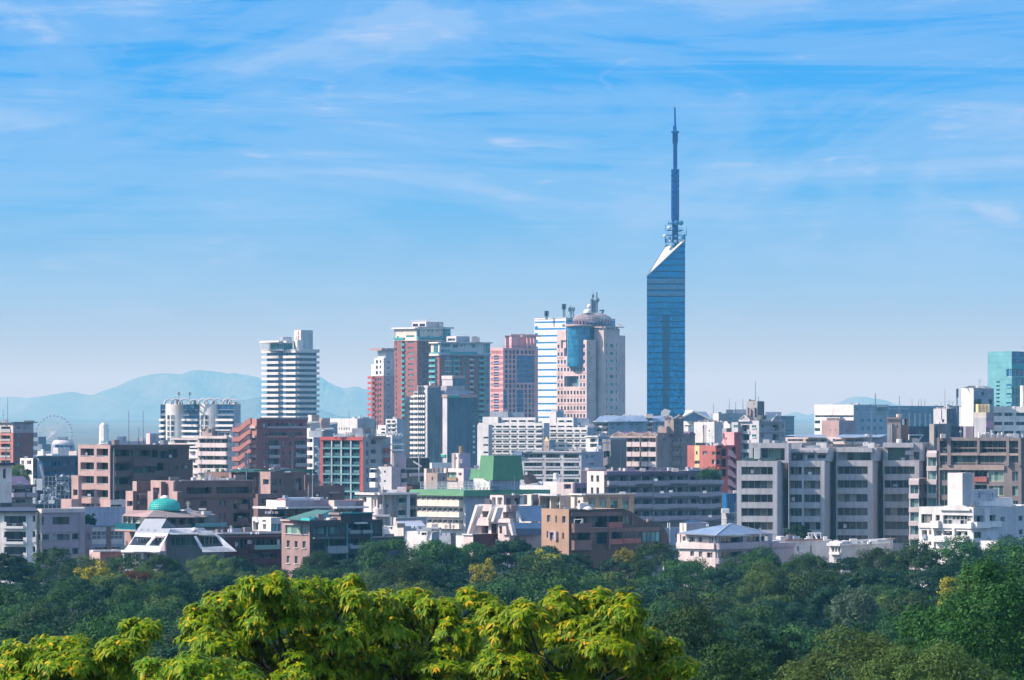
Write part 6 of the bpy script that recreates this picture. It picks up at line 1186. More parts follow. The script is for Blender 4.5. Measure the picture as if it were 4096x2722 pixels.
VB(); b.mast(102, 990, 1055, 4, .08, m='white', bars=((1000, 16), (1012, 20), (1025, 14))); b.blk(90, 122, 1048, 1060, 2, 2, 'bluegrey', 'roof_hut'); b.blk(185, 240, 1050, 1062, 3, 2, 'white', 'roof_plant'); b.done()

# the white metal roofed house
VA()
b = Bld('house', 'house with steep white seamed roof cut by big slanted skylights', 855, 35, 'house', at=1255)
Q = lambda *p: p
# the sunlit slope: foot nearer, head farther, with two large window openings
def slope_pt(x, y): f = (1388 - y) / 258.0; return b.pts((x, y, 7.0 * f - (x - 1100) * .018))
q = MB(); rm = mat('seam_roof', (.47, .50, .56), rough=.45, var=.05, streak=.05)
for P in ([(1135, 1132), (1305, 1132), (1262, 1205), (1333, 1205), (1322, 1240), (1305, 1265), (1215, 1262), (1195, 1275), (1050, 1268), (1062, 1235)], [(1050, 1268), (1056, 1268), (1012, 1335), (1005, 1335)], [(1192, 1275), (1218, 1262), (1168, 1338), (1140, 1336)], [(1300, 1265), (1318, 1250), (1255, 1372), (1245, 1344)], [(1005, 1335), (1250, 1342), (1256, 1388), (965, 1385)]): q.poly([slope_pt(*p) for p in P][::-1], rm)
q.build('sunlit_roof', b.root); q = MB()
for k in range(16):
    t = k / 15; x0, y0, x1, y1 = 1062 + 75 * t, 1235 - 103 * t, 1330 - 30 * t if t < .3 else 1262 + 43 * (t - .3) / .7, 1237 - 105 * t
    a_, c_ = slope_pt(x0, y0), slope_pt(x1, y1); q.tube((a_[0], a_[1] - .05, a_[2] + .05), (c_[0], c_[1] - .05, c_[2] + .05), .05, rm, k=4)
q.build('roof_seam', b.root); q = MB()
for P in ([(1052, 1270), (1192, 1277), (1140, 1338), (1010, 1334)], [(1218, 1264), (1300, 1266), (1250, 1342), (1168, 1338)]): q.poly([(lambda p: (p[0], p[1] + 1.2, p[2] - .3))(slope_pt(*p)) for p in P][::-1], G['room'])
q.build('skylight', b.root); q = MB()
for x0, y0 in ((1098, 1210), (1150, 1212), (1206, 1214)):
    q.poly([(lambda p: (p[0], p[1] - .06, p[2] + .06))(slope_pt(*p)) for p in ((x0, y0 + 14), (x0 + 10, y0 + 14), (x0 + 22, y0), (x0 + 10, y0))], G['dark'])
q.build('skylight', b.root)
for xs_, yy in (((1075, 1100, 1120, 1145), 1), ((1235, 1268), 2)):
    q = MB()
    for x in xs_: a_ = slope_pt(x, 1275); c_ = slope_pt(x - 30, 1334); q.box(a_[0] - .1, a_[0] + .1, a_[1] + .9, a_[1] + 1.05, c_[2], a_[2] - .2, W['white'])
    q.build('window_frame', b.root)
v = b.vol(968, 1250, 1300, 1384, m='ltgrey', mr='mauve', dy=1, a=60); v.win('L', [(980, 1110, 1402, 1470), (1135, 1238, 1402, 1470)], d=.8, nc=4, gl='room', fr='white'); v.boxes('L', [(968, 980, 1388, 1470), (1112, 1132, 1388, 1470), (1240, 1252, 1388, 1470)], .3, 'white', 'column'); v.box('L', 962, 1258, 1378, 1396, .6, 'white', 'eave')
# shaded side with its own roof planes
b.mesh([(1305, 1132, 7), (1330, 1205, 5), (1540, 1200, 6.5), (1545, 1250, 4), (1325, 1252, 1.5), (1390, 1196, 12), (1262, 1205, 4), (1300, 1135, 9)], [('rooflight', 1, 2, 3, 4), ('dkgrey', 6, 7, 5)], 'upper_roof')
q = MB()
for k in range(5): q.tube(b.pts((1330 - k, 1214 + 8 * k, 4.3 - k * .6)), b.pts((1540 + k, 1209 + 9 * k, 6.0 - k * .5)), .06, W['white'], k=4)
q.build('roof_seam', b.root)
w2 = b.vol(None, 1305, 1760, 1250, m='mauve', mr='greybrown', dy=5, a=16, roof='roofblue'); w2.mr = W['dkgrey']; w2.win('R', [(1345, 1548, 1272, 1342)], d=1.2, nc=5, gl='green'); 
VB(); w2.win('R', [(205, 350, 1258, 1332)], d=1.2, nc=3, gl='room'); b.mesh([(165, 1222, 5.5), (290, 1228, 6.5), (345, 1262, 5.5), (485, 1384, 3.5), (215, 1390, 0.5), (212, 1352, 2), (380, 1345, 4.3), (320, 1262, 5), (190, 1256, 4)], [('rooflight', 0, 1, 2, 7, 8), ('rooflight', 2, 3, 6, 7), ('rooflight', 3, 4, 5, 6)], 'side_roof'); b.mesh([(148, 1268, 2.2), (168, 1262, 2.4), (215, 1345, 1.9), (205, 1372, 1)], [('rooflight', 0, 1, 2, 3)], 'roof_brace')
q = MB()
for k in range(4): q.tube(b.pts((180 + k, 1228 + 8 * k, 5.0 - .4 * k)), b.pts((300 + 8 * k, 1233 + 8 * k, 6.1 - .3 * k)), .06, W['white'], k=4); q.tube(b.pts((216, 1356 + 9 * k, 1.7 - .4 * k)), b.pts((395 + 28 * k, 1351 + 9 * k, 4.1 - .25 * k)), .06, W['white'], k=4)
q.build('roof_seam', b.root)
for xx in (238, 272, 298): w2.box('R', xx, xx + 5, 1262, 1330, -.8, 'white', 'window_frame', inn=1.1)
VA(); b.dish(1303, 1110, 14, 3); b.cyl(1525, 1198, 1222, 22, 5, 'white', 'rooftop_dome', 16, [(1, 0), (1, .4), (.8, .8), (.4, 1), (0, 1)]); b.done()
VA()
b = Bld('garage', 'low salmon garage with white roof edge tucked by the trees', 860, 40, 'garage', at=780)
v = b.vol(700, 785, 965, 1378, m='pink', mr='salmon', roof='rooflight', a=30); v.box('R', 715, 965, 1376, 1388, .8, 'white', 'roof_edge'); v.win('R', [(832, 905, 1432, 1465)], d=.6, nc=2, gl='dark'); b.done()
VB()
b = Bld('apartment_block', 'maroon apartment house with glass balconies and a white roof rim', 880, 32, 'apartment block', at=600)
v = b.vol(None, 300, 838, 1240, m='maroon', mr='maroon', roof='roof'); v.box('R', 300, 838, 1236, 1252, .6, 'pinkwhite', 'roof_rim'); v.box('R', 300, 838, 1264, 1276, .5, 'brick', 'cornice')
v.win('R', [(470, 565, 1296, 1365), (575, 700, 1296, 1350), (700, 800, 1300, 1350), (575, 690, 1405, 1445), (700, 800, 1410, 1445)], d=1.4, nc=3, gl='dark', reveal='maroon'); v.bal('R', [(600, 806, 1340, 1382)], 1.1, 'maroon', 'g:green'); v.bal('R', [(600, 806, 1445, 1485)], 1.1, 'maroon'); v.box('R', 568, 604, 1330, 1385, 1.1, 'maroon', 'parapet'); v.boxes('R', [(568, 582, 1300, 1330), (800, 816, 1300, 1340)], .2, 'pinkwhite', 'downpipe'); v.win('R', [(820, 836, 1290, 1350)], nc=1, gl='dark')
for x, y0 in ((367, 1216), (442, 1205), (600, 1234), (640, 1232), (658, 1228)): b.cyl(x, y0, 1250, 8, 2, 'white', 'roof_vent', 8)
b.dish(438, 1192, 10, 2); b.done()
b = Bld('clock_house', 'pink brick house with teal roof and a dark flank bearing a clock', 830, 36, 'apartment block', at=1055)
v = b.vol(836, 1056, 1548, 1142, m='russet', mr='dkbrown', roof='roof'); u = b.vol(1222, 1300, 1546, 1082, m='russet', mr='dkbrown', yb=1174, dy=v.R.P(v.R.t(1300), .2, 0)[1] - b.Y, roof='teal'); v.mr = u.mr = mat('wall_darkside', (.075, .058, .065))  # right flank takes a darkened copy of the brick, its shade painted in
v.win('L', [(866, 976, 1184, 1252), (988, 1040, 1184, 1252)], nc=3, gl='green', d=.3); v.win('L', [(876, 901, 1306, 1360), (938, 962, 1308, 1360), (1000, 1027, 1308, 1362), (876, 901, 1427, 1482), (938, 962, 1427, 1485), (1000, 1027, 1430, 1488)], nc=2, gl='room', d=.35)
v.one('L', [(x0 - 4, x1 + 4, y - 5, y - 1) for x0, x1 in ((866, 976), (988, 1040)) for y in (1184, 1257)] + [(x0 - 3, x1 + 3, y, y + 5) for x0, x1 in ((876, 901), (938, 962), (1000, 1027)) for y in (1360, 1486)], .2, 'ltgrey', 'sill'); v.box('L', 836, 1058, 1140, 1152, .4, 'pink', 'coping')
v.win('R', [(1082, 1182, 1196, 1252)], nc=4, gl='green', d=.5, fr='dkframe'); v.win('R', [(1215, 1300, 1192, 1252)], nc=2, gl='green', d=.2, fr='dkframe'); v.win('R', [(1082, 1172, 1320, 1370), (1112, 1205, 1438, 1500), (1190, 1340, 1300, 1345), (1230, 1340, 1408, 1460)], nc=3, gl='dark', d=1, fr='dkframe')
v.win('R', [(1354, 1438, 1180, 1250), (1450, 1536, 1180, 1250), (1354, 1438, 1290, 1370), (1450, 1536, 1290, 1370), (1354, 1438, 1410, 1500), (1450, 1536, 1410, 1500)], nc=3, gl='dark', d=1.4, fr='dkframe'); v.bal('R', [(1356, 1437, 1224, 1256), (1452, 1534, 1224, 1256), (1356, 1437, 1342, 1374), (1452, 1534, 1342, 1374), (1356, 1437, 1462, 1494), (1452, 1534, 1462, 1494), (1178, 1340, 1345, 1408), (1178, 1340, 1462, 1500)], .8, 'dkgrey', 'metal'); v.one('R', [(1344, 1350, 1172, 1540), (1532, 1538, 1172, 1540), (1200, 1205, 1285, 1540), (1186, 1190, 1196, 1280)], .25, 'teal', 'downpipe')
v.boxes('R', [(1075, 1315, 1274, 1288)], .8, 'dkgrey', 'balcony_slab'); v.box('R', 1212, 1304, 1186, 1262, .5, 'dkgrey', 'bay_window') if 0 else None
u.box('R', 1296, 1548, 1080, 1090, .5, 'teal', 'coping'); u.box('L', 1215, 1302, 1082, 1098, .4, 'greybrown', 'coping'); u.win('R', [(1385, 1450, 1176, 1178)], nc=1)
F = u.R; q = MB(); zc = F.z(1117); tc = F.t(1424); wm_ = mat('clock_white', (.45, .62, .70), streak=0); dkm = mat('clock_face', (.03, .04, .06), streak=0)
q.obox(F.o, F.u, F.n, tc - 1.1, tc + 1.1, -.05, .08, zc - 1.2, zc + 1.2, dkm); fo = q.build('clock', b.root); q = MB()
for h in range(12):
    a = math.pi * h / 6; P = lambda r: F.P(tc + r * math.sin(a), .12, zc + r * math.cos(a)); q.tube(P(.68), P(.98 if h % 3 == 0 else .88), .075, wm_, k=4)
q.build('hour_mark', fo); q = MB(); q.tube(F.P(tc, .14, zc - .2), F.P(tc, .14, zc + .9), .10, wm_, .06, 5); q.tube(F.P(tc - .15, .16, zc - .12), F.P(tc + .42, .16, zc + .40), .11, wm_, .07, 5); q.build('clock_hand', fo)
u.box('R', 1405, 1488, 1158, 1170, .9, 'white', 'lamp_strip')
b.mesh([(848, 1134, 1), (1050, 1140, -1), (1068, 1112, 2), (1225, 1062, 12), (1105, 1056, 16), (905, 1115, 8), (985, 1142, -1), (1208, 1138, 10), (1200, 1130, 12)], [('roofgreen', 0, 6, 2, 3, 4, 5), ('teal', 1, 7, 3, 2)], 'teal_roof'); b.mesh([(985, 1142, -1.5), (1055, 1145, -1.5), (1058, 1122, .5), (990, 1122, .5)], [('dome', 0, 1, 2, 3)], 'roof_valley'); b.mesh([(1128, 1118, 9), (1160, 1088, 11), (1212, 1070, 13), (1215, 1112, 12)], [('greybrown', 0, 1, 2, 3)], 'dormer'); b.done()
VC()
b = Bld('low_annex', 'dark low annex with flat roofs right of the clock house', 870, 35, 'annex', at=200)
v = b.vol(None, 100, 420, 1275, m='dkgrey', mr='dkgrey', roof='dkgrey'); v.mr = W['slate']; v2 = b.vol(None, 170, 255, 1135, m='dkgrey', mr='black', dy=4); v2.win('R', [(195, 250, 1185, 1240)], nc=2, gl='dark', fr='dkframe'); v.box('R', 100, 420, 1270, 1280, .4, 'greybrown', 'coping'); b.done()
b = Bld('office', 'grey flat roofed block with rounded cream corner and white roof rim', 1010, 42, at=215)
v = b.vol(75, 215, 525, 930, m='cream', mr='bluegrey', roof='rooflight'); v.mr = W['ltgrey']; v.mr = W['concrete']; v.m = W['pinkwhite']
v.win('R', [(374, 437, 970, 1034), (374, 437, 1066, 1130)], d=1.2, nc=2, gl='teal'); v.win('R', [(285, 302, 1018, 1043)], nc=1, gl='dark'); v.bal('R', [(374, 437, 1006, 1034), (374, 437, 1104, 1130)], .1, 'concrete', 'g:green'); v.win('R', [(465, 520, 965, 1035), (465, 520, 1060, 1130)], d=1, nc=1, gl='dark'); v.box('R', 440, 464, 945, 1145, .3, 'ltgrey', 'pier'); v.box('R', 210, 525, 925, 942, .9, 'white', 'roof_slab'); v.box('L', 65, 218, 925, 942, 1, 'white', 'roof_slab')
v.win('L', [(100, 140, 962, 1000), (190, 206, 975, 1035)], d=.6, nc=1, gl='green'); v.box('L', 140, 178, 950, 1100, .4, 'white', 'pier'); v.box('R', 228, 248, 1015, 1052, .5, 'white', 'sign_box'); b.cyl(222, 1048, 1110, 42, 0, 'pinkwhite', 'round_bay', 20); b.vol(340, 360, 600, 1120, m='ltgrey', mr='bluegrey', dy=-6).box('R', 355, 520, 1118, 1128, .3, 'ltgrey', 'coping')
b.blk(370, 440, 882, 930, 6, 4, 'pinkwhite', 'penthouse'); b.blk(440, 488, 878, 900, 12, 4, 'brick', 'roof_hut'); b.blk(280, 370, 905, 928, 5, 4, 'white', 'roof_plant'); b.mast(260, 880, 1045, -8, .14, m='greybrown'); b.mast(175, 895, 930, 2, .1, bars=((905, 30),)); b.done()
b = Bld('low_house', 'jumble of low white roofs and pergola frames along the treetops', 935, 55, 'house', at=480)
b.vol(255, 420, 520, 1188, m='white', mr='bluegrey', roof='rooflight'); b.vol(355, 420, 585, 1150, m='pinkwhite', mr='bluegrey', dy=14, roof='rooflight'); b.vol(430, 640, 700, 1230, m='white', mr='bluegrey', dy=-10, roof='rooflight').win('L', [(560, 600, 1238, 1260)], nc=2, gl='dark'); b.vol(700, 790, 830, 1240, m='bluegrey', mr='greybrown', dy=-4).win('R', [(795, 815, 1245, 1262)], nc=1, gl='dark')
b.mesh([(370, 1180, 4), (600, 1190, 4), (560, 1148, 16), (390, 1146, 14)], [('bluegrey', 0, 1, 2, 3)], 'roof')
for x0, x1, y0, y1 in ((180, 326, 1100, 1178), (520, 648, 1216, 1245), (560, 712, 1200, 1250), (255, 330, 1195, 1215)):
    q = MB(); Y = 925
    for d in (0, 3): q.box(px(x0, Y), px(x1, Y), Y + d, Y + d + .4, pz(y0 + 12, Y), pz(y0, Y), W['white']); q.box(px(x1 - 10, Y), px(x1, Y), Y + d, Y + d + .4, pz(y1, Y), pz(y0, Y), W['white'])
    q.build('pergola_frame', b.root)
q = MB(); Y = 927; pp = [(px(510 + 30 * math.sin(math.pi * k / 12), Y), Y, pz(1240 - 42 * math.cos(math.pi * k / 12), Y)) for k in range(7)]
for a_, c_ in zip(pp, pp[1:]): q.tube(a_, c_, .4, W['white'])
q.build('curved_canopy', b.root)
for x0, x1, y0, y1, m in ((370, 430, 1165, 1200, 'dkgrey'), (262, 282, 1182, 1210, 'white'), (480, 500, 1185, 1205, 'white'), (780, 790, 1160, 1220, 'steel'), (640, 690, 1170, 1200, 'pinkwhite')): b.blk(x0, x1, y0, y1, -3, 2, m, 'roof_plant')
for x in (752, 788, 812): b.mast(x, 1175, 1260, -9, .12, m='steel', bars=((1185, 16), (1195, 14)))
b.done()
b = Bld('apartment_block', 'white block under green sheet roof with a flared green turret', 1100, 48, 'apartment block', at=900)
v = b.vol(475, 905, 1110, 945, m='white', mr='bluegrey', roof='green'); ys = yr(955, 93, 3, 50)
v.win('L', rows([(520, 556), (562, 596), (604, 640), (646, 678), (684, 720), (726, 760), (766, 800), (806, 845), (850, 885)], ys), d=1.3, nc=2, gl='std'); v.win('L', [(895, 903, 980, 1010)], nc=1)
v.bal('L', rows([(480, 560), (562, 641), (643, 721), (723, 801), (803, 888)], [(984, 1032), (1077, 1117), (1168, 1208)]), 1.5, 'white', 'cream'); v.one('L', [(x, x + 24, y, y + 4) for x in range(490, 880, 40) for y in (976, 1070, 1162)], 1.45, 'ltgrey', 'railing'); v.box('R', 902, 1110, 1208, 1222, .4, 'bluegrey', 'cornice'); b.blk(478, 512, 975, 1020, -4, .5, 'pinkwhite', 'laundry')
gl_, gd = W['green'], W['green']
b.mesh([(458, 942, dyL(v, 475) - 1.2), (889, 952, -2.2), (893, 906, -1), (470, 898, dyL(v, 475)), (1570, 950, 20), (1570, 900, 23), (889, 952, -2.2)], [('green', 0, 1, 2, 3), ('green', 1, 4, 5, 2)], 'green_eave'); b.mesh([(893, 907, -1), (470, 899, dyL(v, 475)), (900, 893, 40), (1570, 901, 23)], [('green', 0, 3, 2, 1)], 'green_roof')
t = b.vol(968, 1118, 1330, 815, 905, m='white', mr='bluegrey', dy=11, part='turret_wall', par=0); t.one('R', [(1118 + 24 * k, 1120 + 24 * k, 825, 905) for k in range(9)], .05, 'ltgrey', 'joint')
b.mesh([(1005, 822, 15), (1118, 826, 9.5), (1365, 823, 19), (1025, 632, 17), (1128, 632, 12.5), (1340, 632, 20), (1200, 632, 26), (935, 822, 19), (1000, 822, 15), (1015, 742, 16), (950, 732, 20)], [('green', 0, 1, 4, 3), ('green', 1, 2, 5, 4), ('green', 3, 4, 5, 6), ('green', 7, 8, 9, 10)], 'turret_roof')
q = MB()
for k in range(14):
    x = 552 + 42 * k; d = 11
    for y0, y1 in ((838, 906),): q.tube(b.pts((x, y0, d)), b.pts((x, y1, d)), .07, W['white'], k=4)
for k in range(60): x = 556 + 9.2 * k; q.tube(b.pts((x, 842, 11)), b.pts((x, 905, 11)), .045, W['white'], k=4, caps=False)
for y in (840, 862, 884, 903): q.tube(b.pts((552, y, 11)), b.pts((1105, y, 11)), .06, W['white'], k=4)
for x in range(570, 1000, 38): q.tube(b.pts((x, 845, 14)), b.pts((x + 30, 903, 14)), .06, W['white'], k=4)
q.build('roof_fence', b.root); b.cyl(1104, 828, 872, 15, 6.5, 'bluegrey', 'roof_vent'); b.blk(1098, 1165, 868, 905, 7, 4, 'steel', 'roof_plant'); b.mast(1292, 790, 905, 0, .08, m='steel')
for x in (870, 1018, 1045, 1072): b.cyl(x, 884, 902, 8, 5, 'white', 'roof_vent', 8)
b.done()

VC()
b = Bld('apartment_house', 'pink terraced house with raking white fins and slate blue roof', 955, 50, 'apartment house', at=1280)
v = b.vol(1000, 1245, 1300, 1030, m='pinkwhite', mr='palebrown', par=0); v.win('L', [(1040, 1120, 1072, 1120), (1200, 1275, 1078, 1125)], d=1.5, nc=3, gl='dark'); w2 = b.vol(960, 1250, 1290, 1130, m='pinkwhite', mr='palebrown', dy=-4); w2.win('L', [(1030, 1085, 1186, 1250), (1172, 1205, 1188, 1246)], d=1.2, nc=2, gl='dark', reveal='palebrown'); w2.win('L', [(1108, 1160, 1170, 1290)], d=2.5, nc=1, gl='dark', bar=0, reveal='maroon', name='stair_opening')
for P in ([(950, 1250), (968, 1250), (1036, 1035), (1020, 1022)], [(1105, 1135), (1116, 1135), (1148, 1045), (1140, 1035)], [(1140, 1152), (1160, 1152), (1195, 1042), (1178, 1040)]): w2.prism('L', P, 1.5, .4, 'white', 'raking_fin')
w2.box('L', 1000, 1108, 1125, 1186, .9, 'pinkwhite', 'parapet'); w2.box('L', 1160, 1278, 1130, 1160, .9, 'pinkwhite', 'parapet'); v.box('L', 1022, 1130, 1018, 1072, .8, 'pinkwhite', 'parapet'); v.box('L', 1200, 1245, 1020, 1075, .8, 'pinkwhite', 'parapet'); v.box('R', 1245, 1300, 1022, 1075, .6, 'palebrown', 'parapet')
w2.prism('L', [(1255, 1160), (1276, 1150), (1300, 1258), (1284, 1258)], .8, .3, 'pinkwhite', 'raking_fin'); w2.prism('L', [(1205, 1188), (1235, 1188), (1240, 1255), (1205, 1255)], .5, .2, 'pinkwhite', 'pier'); b.vol(885, 965, 1180, 1250, m='pinkwhite', mr='maroon', dy=-7).box('L', 885, 966, 1248, 1258, .3, 'white', 'coping')
b.mesh([(1300, 1028, 2), (1505, 1024, 14), (1500, 1150, 8), (1345, 1150, 2), (1275, 1160, -3), (1500, 1160, 6), (1500, 1205, 5), (1300, 1205, -3), (1316, 1258, -4), (1500, 1255, 4)], [('roofblue', 3, 2, 1, 0), ('roofblue', 7, 6, 5, 4), ('slate', 8, 9, 6, 7)], 'slate_roof'); b.mesh([(1290, 1040, 1), (1300, 1030, 1.6), (1350, 1130, 1.2), (1335, 1132, .6)], [('pinkwhite', 0, 1, 2, 3)], 'raking_fin'); w3 = b.vol(None, 1330, 1500, 1195, m='palebrown', mr='palebrown', dy=0); w3.win('R', [(1410, 1495, 1200, 1255)], nc=3, gl='blue', d=.6)
p = b.vol(1098, 1205, 1390, 945, m='white', mr='palebrown', dy=6, yb=1022); p.m = W['pinkwhite']; p.win('L', [(1112, 1142, 962, 1018), (1155, 1195, 962, 1018)], d=1.2, nc=1, gl='dark', reveal='white'); p.win('R', [(1218, 1262, 965, 1020), (1290, 1340, 960, 1020)], d=1.2, nc=2, gl='room'); p.box('R', 1330, 1356, 945, 1022, .2, 'white', 'pier')
b.mesh([(1180, 945, 4), (1230, 925, 5), (1300, 928, 8), (1360, 958, 10), (1230, 925, 12), (1300, 928, 14)], [('ltgrey', 0, 1, 4), ('ltgrey', 1, 2, 5, 4), ('dkgrey', 2, 3, 5)], 'curved_roof'); b.blk(1055, 1098, 975, 1022, 7, 2, 'greybrown', 'roof_screen'); b.cyl(1280, 930, 945, 11, 2, 'white', 'roof_vent', 10); b.done()

VD()
b = Bld('apartment_block', 'tan apartment block with four green glazed window bays', 1020, 40, 'apartment block', at=652)
v = b.vol(555, 652, 1052, 938, m='yellow', mr='sand', roof='rooflight'); v.m = W['cream']; v.win('L', [(610, 628, 985, 1018)], nc=1, gl='dark', d=.3); v.win('R', rows([(693, 745), (780, 832), (868, 922), (958, 1010)], [(990, 1058)]), nc=2, nr=2, gl='green', d=.25, fr='teal', bar=.08); v.boxes('R', [(690, 748, 962, 986), (777, 835, 962, 986), (865, 925, 962, 986), (955, 1013, 962, 986)], .06, 'greybrown', 'panel'); v.box('R', 650, 1054, 932, 944, .5, 'white', 'roof_rim'); v.box('L', 553, 655, 932, 944, .5, 'white', 'roof_rim'); v.one('L', [(588, 592, 945, 1050), (600, 604, 955, 1030)], .2, 'greybrown', 'downpipe')
w2 = b.vol(310, 470, 560, 945, m='cream', mr='beige', dy=8); w2.win('L', [(316, 390, 962, 1048), (398, 466, 962, 1048)], d=2.2, nc=1, gl='room', bar=0); w2.box('L', 296, 476, 935, 950, 1.2, 'ltgrey', 'roof_slab'); b.vol(240, 310, 330, 935, m='palebrown', mr='palebrown', dy=14).win('L', [(180 + 60, 305, 970, 1000)], nc=2); w4 = b.vol(180, 245, 300, 938, m='cream', mr='greybrown', dy=10); w4.win('L', [(186, 212, 970, 1015)], nc=1, gl='dark', d=.4); w4.one('R', [(246 + 6 * k, 248 + 6 * k, 985, 1020) for k in range(9)], .4, 'dkgrey', 'railing')
b.dish(455, 1012, 11, -6); b.dish(490, 1015, 8, -6); b.dish(592, 1032, 10, -6); b.blk(652, 692, 1000, 1034, -5, 1, 'white', 'roof_plant'); b.mast(352, 1015, 1050, -8, .07, bars=((1020, 12), (1028, 10))); b.blk(940, 985, 920, 936, 3, 3, 'white', 'roof_plant'); b.done()
b = Bld('apartment_block', 'long mauve grey block with continuous balcony tiers and a pink windowed end', 1180, 30, 'apartment block', at=815)
v = b.vol(682, 816, 1738, 757, m='pinkwhite', mr='greybrown', roof='greybrown'); v.win('L', [(711, 732, 790, 842), (755, 776, 790, 842), (711, 732, 885, 938), (755, 776, 885, 938)], nc=1, gl='dark', d=.4)
v.box('R', 816, 1480, 757, 785, 1.4, 'purple', 'roof_slab')
for j, y in enumerate((797, 890, 983, 1077)):
    cols = [(848, 905), (915, 985), (1010, 1075), (1115, 1170), (1200, 1283), (1305, 1352), (1378, 1430), (1475, 1540), (1570, 1610), (1650, 1720)]
    v.win('R', [(a, c, y + (0 if j else 3), y + 40) for a, c in cols], nc=3, d=1.2, gl='std', bar=.08); v.bal('R', [(835, 905, y + 34, y + 70), (905, 1040, y + 36, y + 76), (1036, 1178, y + 34, y + 64), (1182, 1312, y + 36, y + 76), (1308, 1452, y + 32, y + 64), (1455, 1735, y + 34, y + 70)] if j == 0 else [(835, 1040, y + 38, y + 76), (1036, 1178, y + 34, y + 70), (1182, 1312, y + 36, y + 78), (1308, 1540, y + 34, y + 70), (1540, 1670, y + 36, y + 78), (1670, 1736, y + 34, y + 70)], 1.3, 'greybrown', 'mauve'); v.one('R', [(x, x + 5, y - 4, y + 50) for x in (998, 1092, 1188, 1293, 1365, 1462, 1560, 1640)], 1.0, 'mauve', 'party_screen'); v.box('R', 830, 1738, y + 74, y + 80, 1.35, 'greybrown', 'slab')
b.blk(790, 825, 770, 800, 2, 2, 'ltgrey', 'roof_hut'); w2 = b.vol(1440, 1464, 1590, 745, m='greybrown', mr='greybrown', dy=12, yb=800); w2.win('R', [(1480, 1550, 770, 800)], d=1, nc=2); w2.box('R', 1464, 1620, 740, 752, .8, 'ltgrey', 'roof_slab')
for x0, x1, y0 in ((840, 870, 742), (925, 945, 732), (995, 1060, 730), (1100, 1140, 735), (1185, 1215, 728), (1255, 1310, 730), (1350, 1400, 735)): b.blk(x0, x1, y0, 760, 4, 3, 'purple' if x0 % 2 else 'pinkwhite', 'roof_plant')
b.dish(1208, 712, 12, 3); b.cyl(880, 725, 752, 8, 3, 'cream', 'roof_vent', 8); b.cyl(943, 730, 752, 10, 3, 'pinkwhite', 'roof_vent', 8)
for x in (1222, 1271, 1340, 1605, 1648): 
    y = {1222: 815, 1271: 912, 1340: 905, 1605: 910, 1648: 1100}[x]; b.blk(x - 14, x + 14, y, y + 18, -3, .3, 'white', 'laundry')
b.done()
VE()
for x, y, r in ((430, 800, 2.0), (460, 795, 2.2), (490, 800, 2.0), (512, 810, 1.2)): PLANTERS.append((nx(x), ny(y), 1178, r, 1))
VD()
b = Bld('apartment_house', 'tan brick house whose dark flank curves down in a quarter round roof', 890, 33, 'apartment house', at=540)
v = b.vol(325, 540, 950, 1055, m='tan', mr='brown', roof='rooflight'); v.mr = W['dkbrown']; v.mr = mat('wall_umber', (.105, .068, .058)); v.m = W['tanbrick']  # right flank is the tan brick darkened, shade put into the colour
v.win('L', [(368, 396, 1105, 1160), (434, 446, 1108, 1162), (488, 515, 1110, 1162), (366, 378, 1232, 1285), (488, 502, 1240, 1290)], nc=2, gl='dark', d=.4); v.win('L', [(402, 436, 1240, 1292)], nc=1, gl='std', d=.1, fr='dkframe', bar=.15); v.box('L', 396, 455, 1232, 1240, .5, 'mauve', 'window_hood'); v.box('L', 396, 402, 1240, 1300, .4, 'mauve', 'window_cheek'); v.box('L', 437, 455, 1240, 1302, .5, 'mauve', 'window_cheek')
v.win('R', [(585, 672, 1115, 1165), (682, 842, 1115, 1205), (848, 925, 1115, 1165)], d=1.6, nc=4, gl='dark', fr='dkframe'); v.win('R', [(585, 676, 1242, 1300), (700, 838, 1240, 1332), (848, 942, 1240, 1295)], d=1.4, nc=4, gl='dark', fr='dkframe'); v.bal('R', [(556, 690, 1165, 1238), (556, 690, 1298, 1375)], 1.2, 'brown'); v.bal('R', [(835, 942, 1160, 1205), (848, 945, 1292, 1335)], .8, 'brick'); v.one('R', [(690, 698, 1165, 1380), (838, 846, 1205, 1380)], .9, 'brown', 'column'); v.box('R', 556, 950, 1080, 1110, .3, 'brown', 'cornice'); v.box('R', 556, 1240, 1205, 1238, .6, 'brown', 'slab'); v.one('R', [(702, 836, 1200, 1203)], .5, 'metal', 'railing')
F = v.R; Pc = [(940, 1055), (975, 1058), (1020, 1075), (1060, 1098), (1095, 1125), (1125, 1148), (1160, 1158), (1200, 1160), (1240, 1175), (1275, 1200), (1300, 1235), (1318, 1275), (1325, 1330), (1325, 1420), (940, 1420)]
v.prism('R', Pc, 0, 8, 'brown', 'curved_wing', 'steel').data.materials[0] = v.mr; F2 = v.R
for x0, x1, y0, y1, g_ in ((955, 1010, 1112, 1178, 'green'), (955, 1090, 1240, 1295, 'dark'), (1112, 1250, 1240, 1325, 'teal')):
    t0, t1, z0, z1 = F.t(x0), F.t(x1), F.z(y1), F.z(y0); b.place('window', window_mesh(t1 - t0, z1 - z0, 4 if x1 - x0 > 70 else 2, 1, W['dkframe'], G[g_], .1), F.P(t0, .07, z0), F.u)
v.prism('R', [(1030, 1112), (1042, 1112), (1042, 1198), (950, 1198), (950, 1185), (1030, 1185)], .2, -.01, 'dkbrown', 'window_surround'); v.boxes('R', [(950, 1090, 1290, 1330)], .7, 'brick', 'balcony'); b.cyl(1158, 1130, 1152, 12, -2, 'tan', 'roof_vent', 8)
b.cyl(690, 1030, 1058, 40, 3, 'white', 'rooftop_dome', 18, [(1, 0), (.9, .4), (.5, .8), (0, 1)]); q = MB(); 
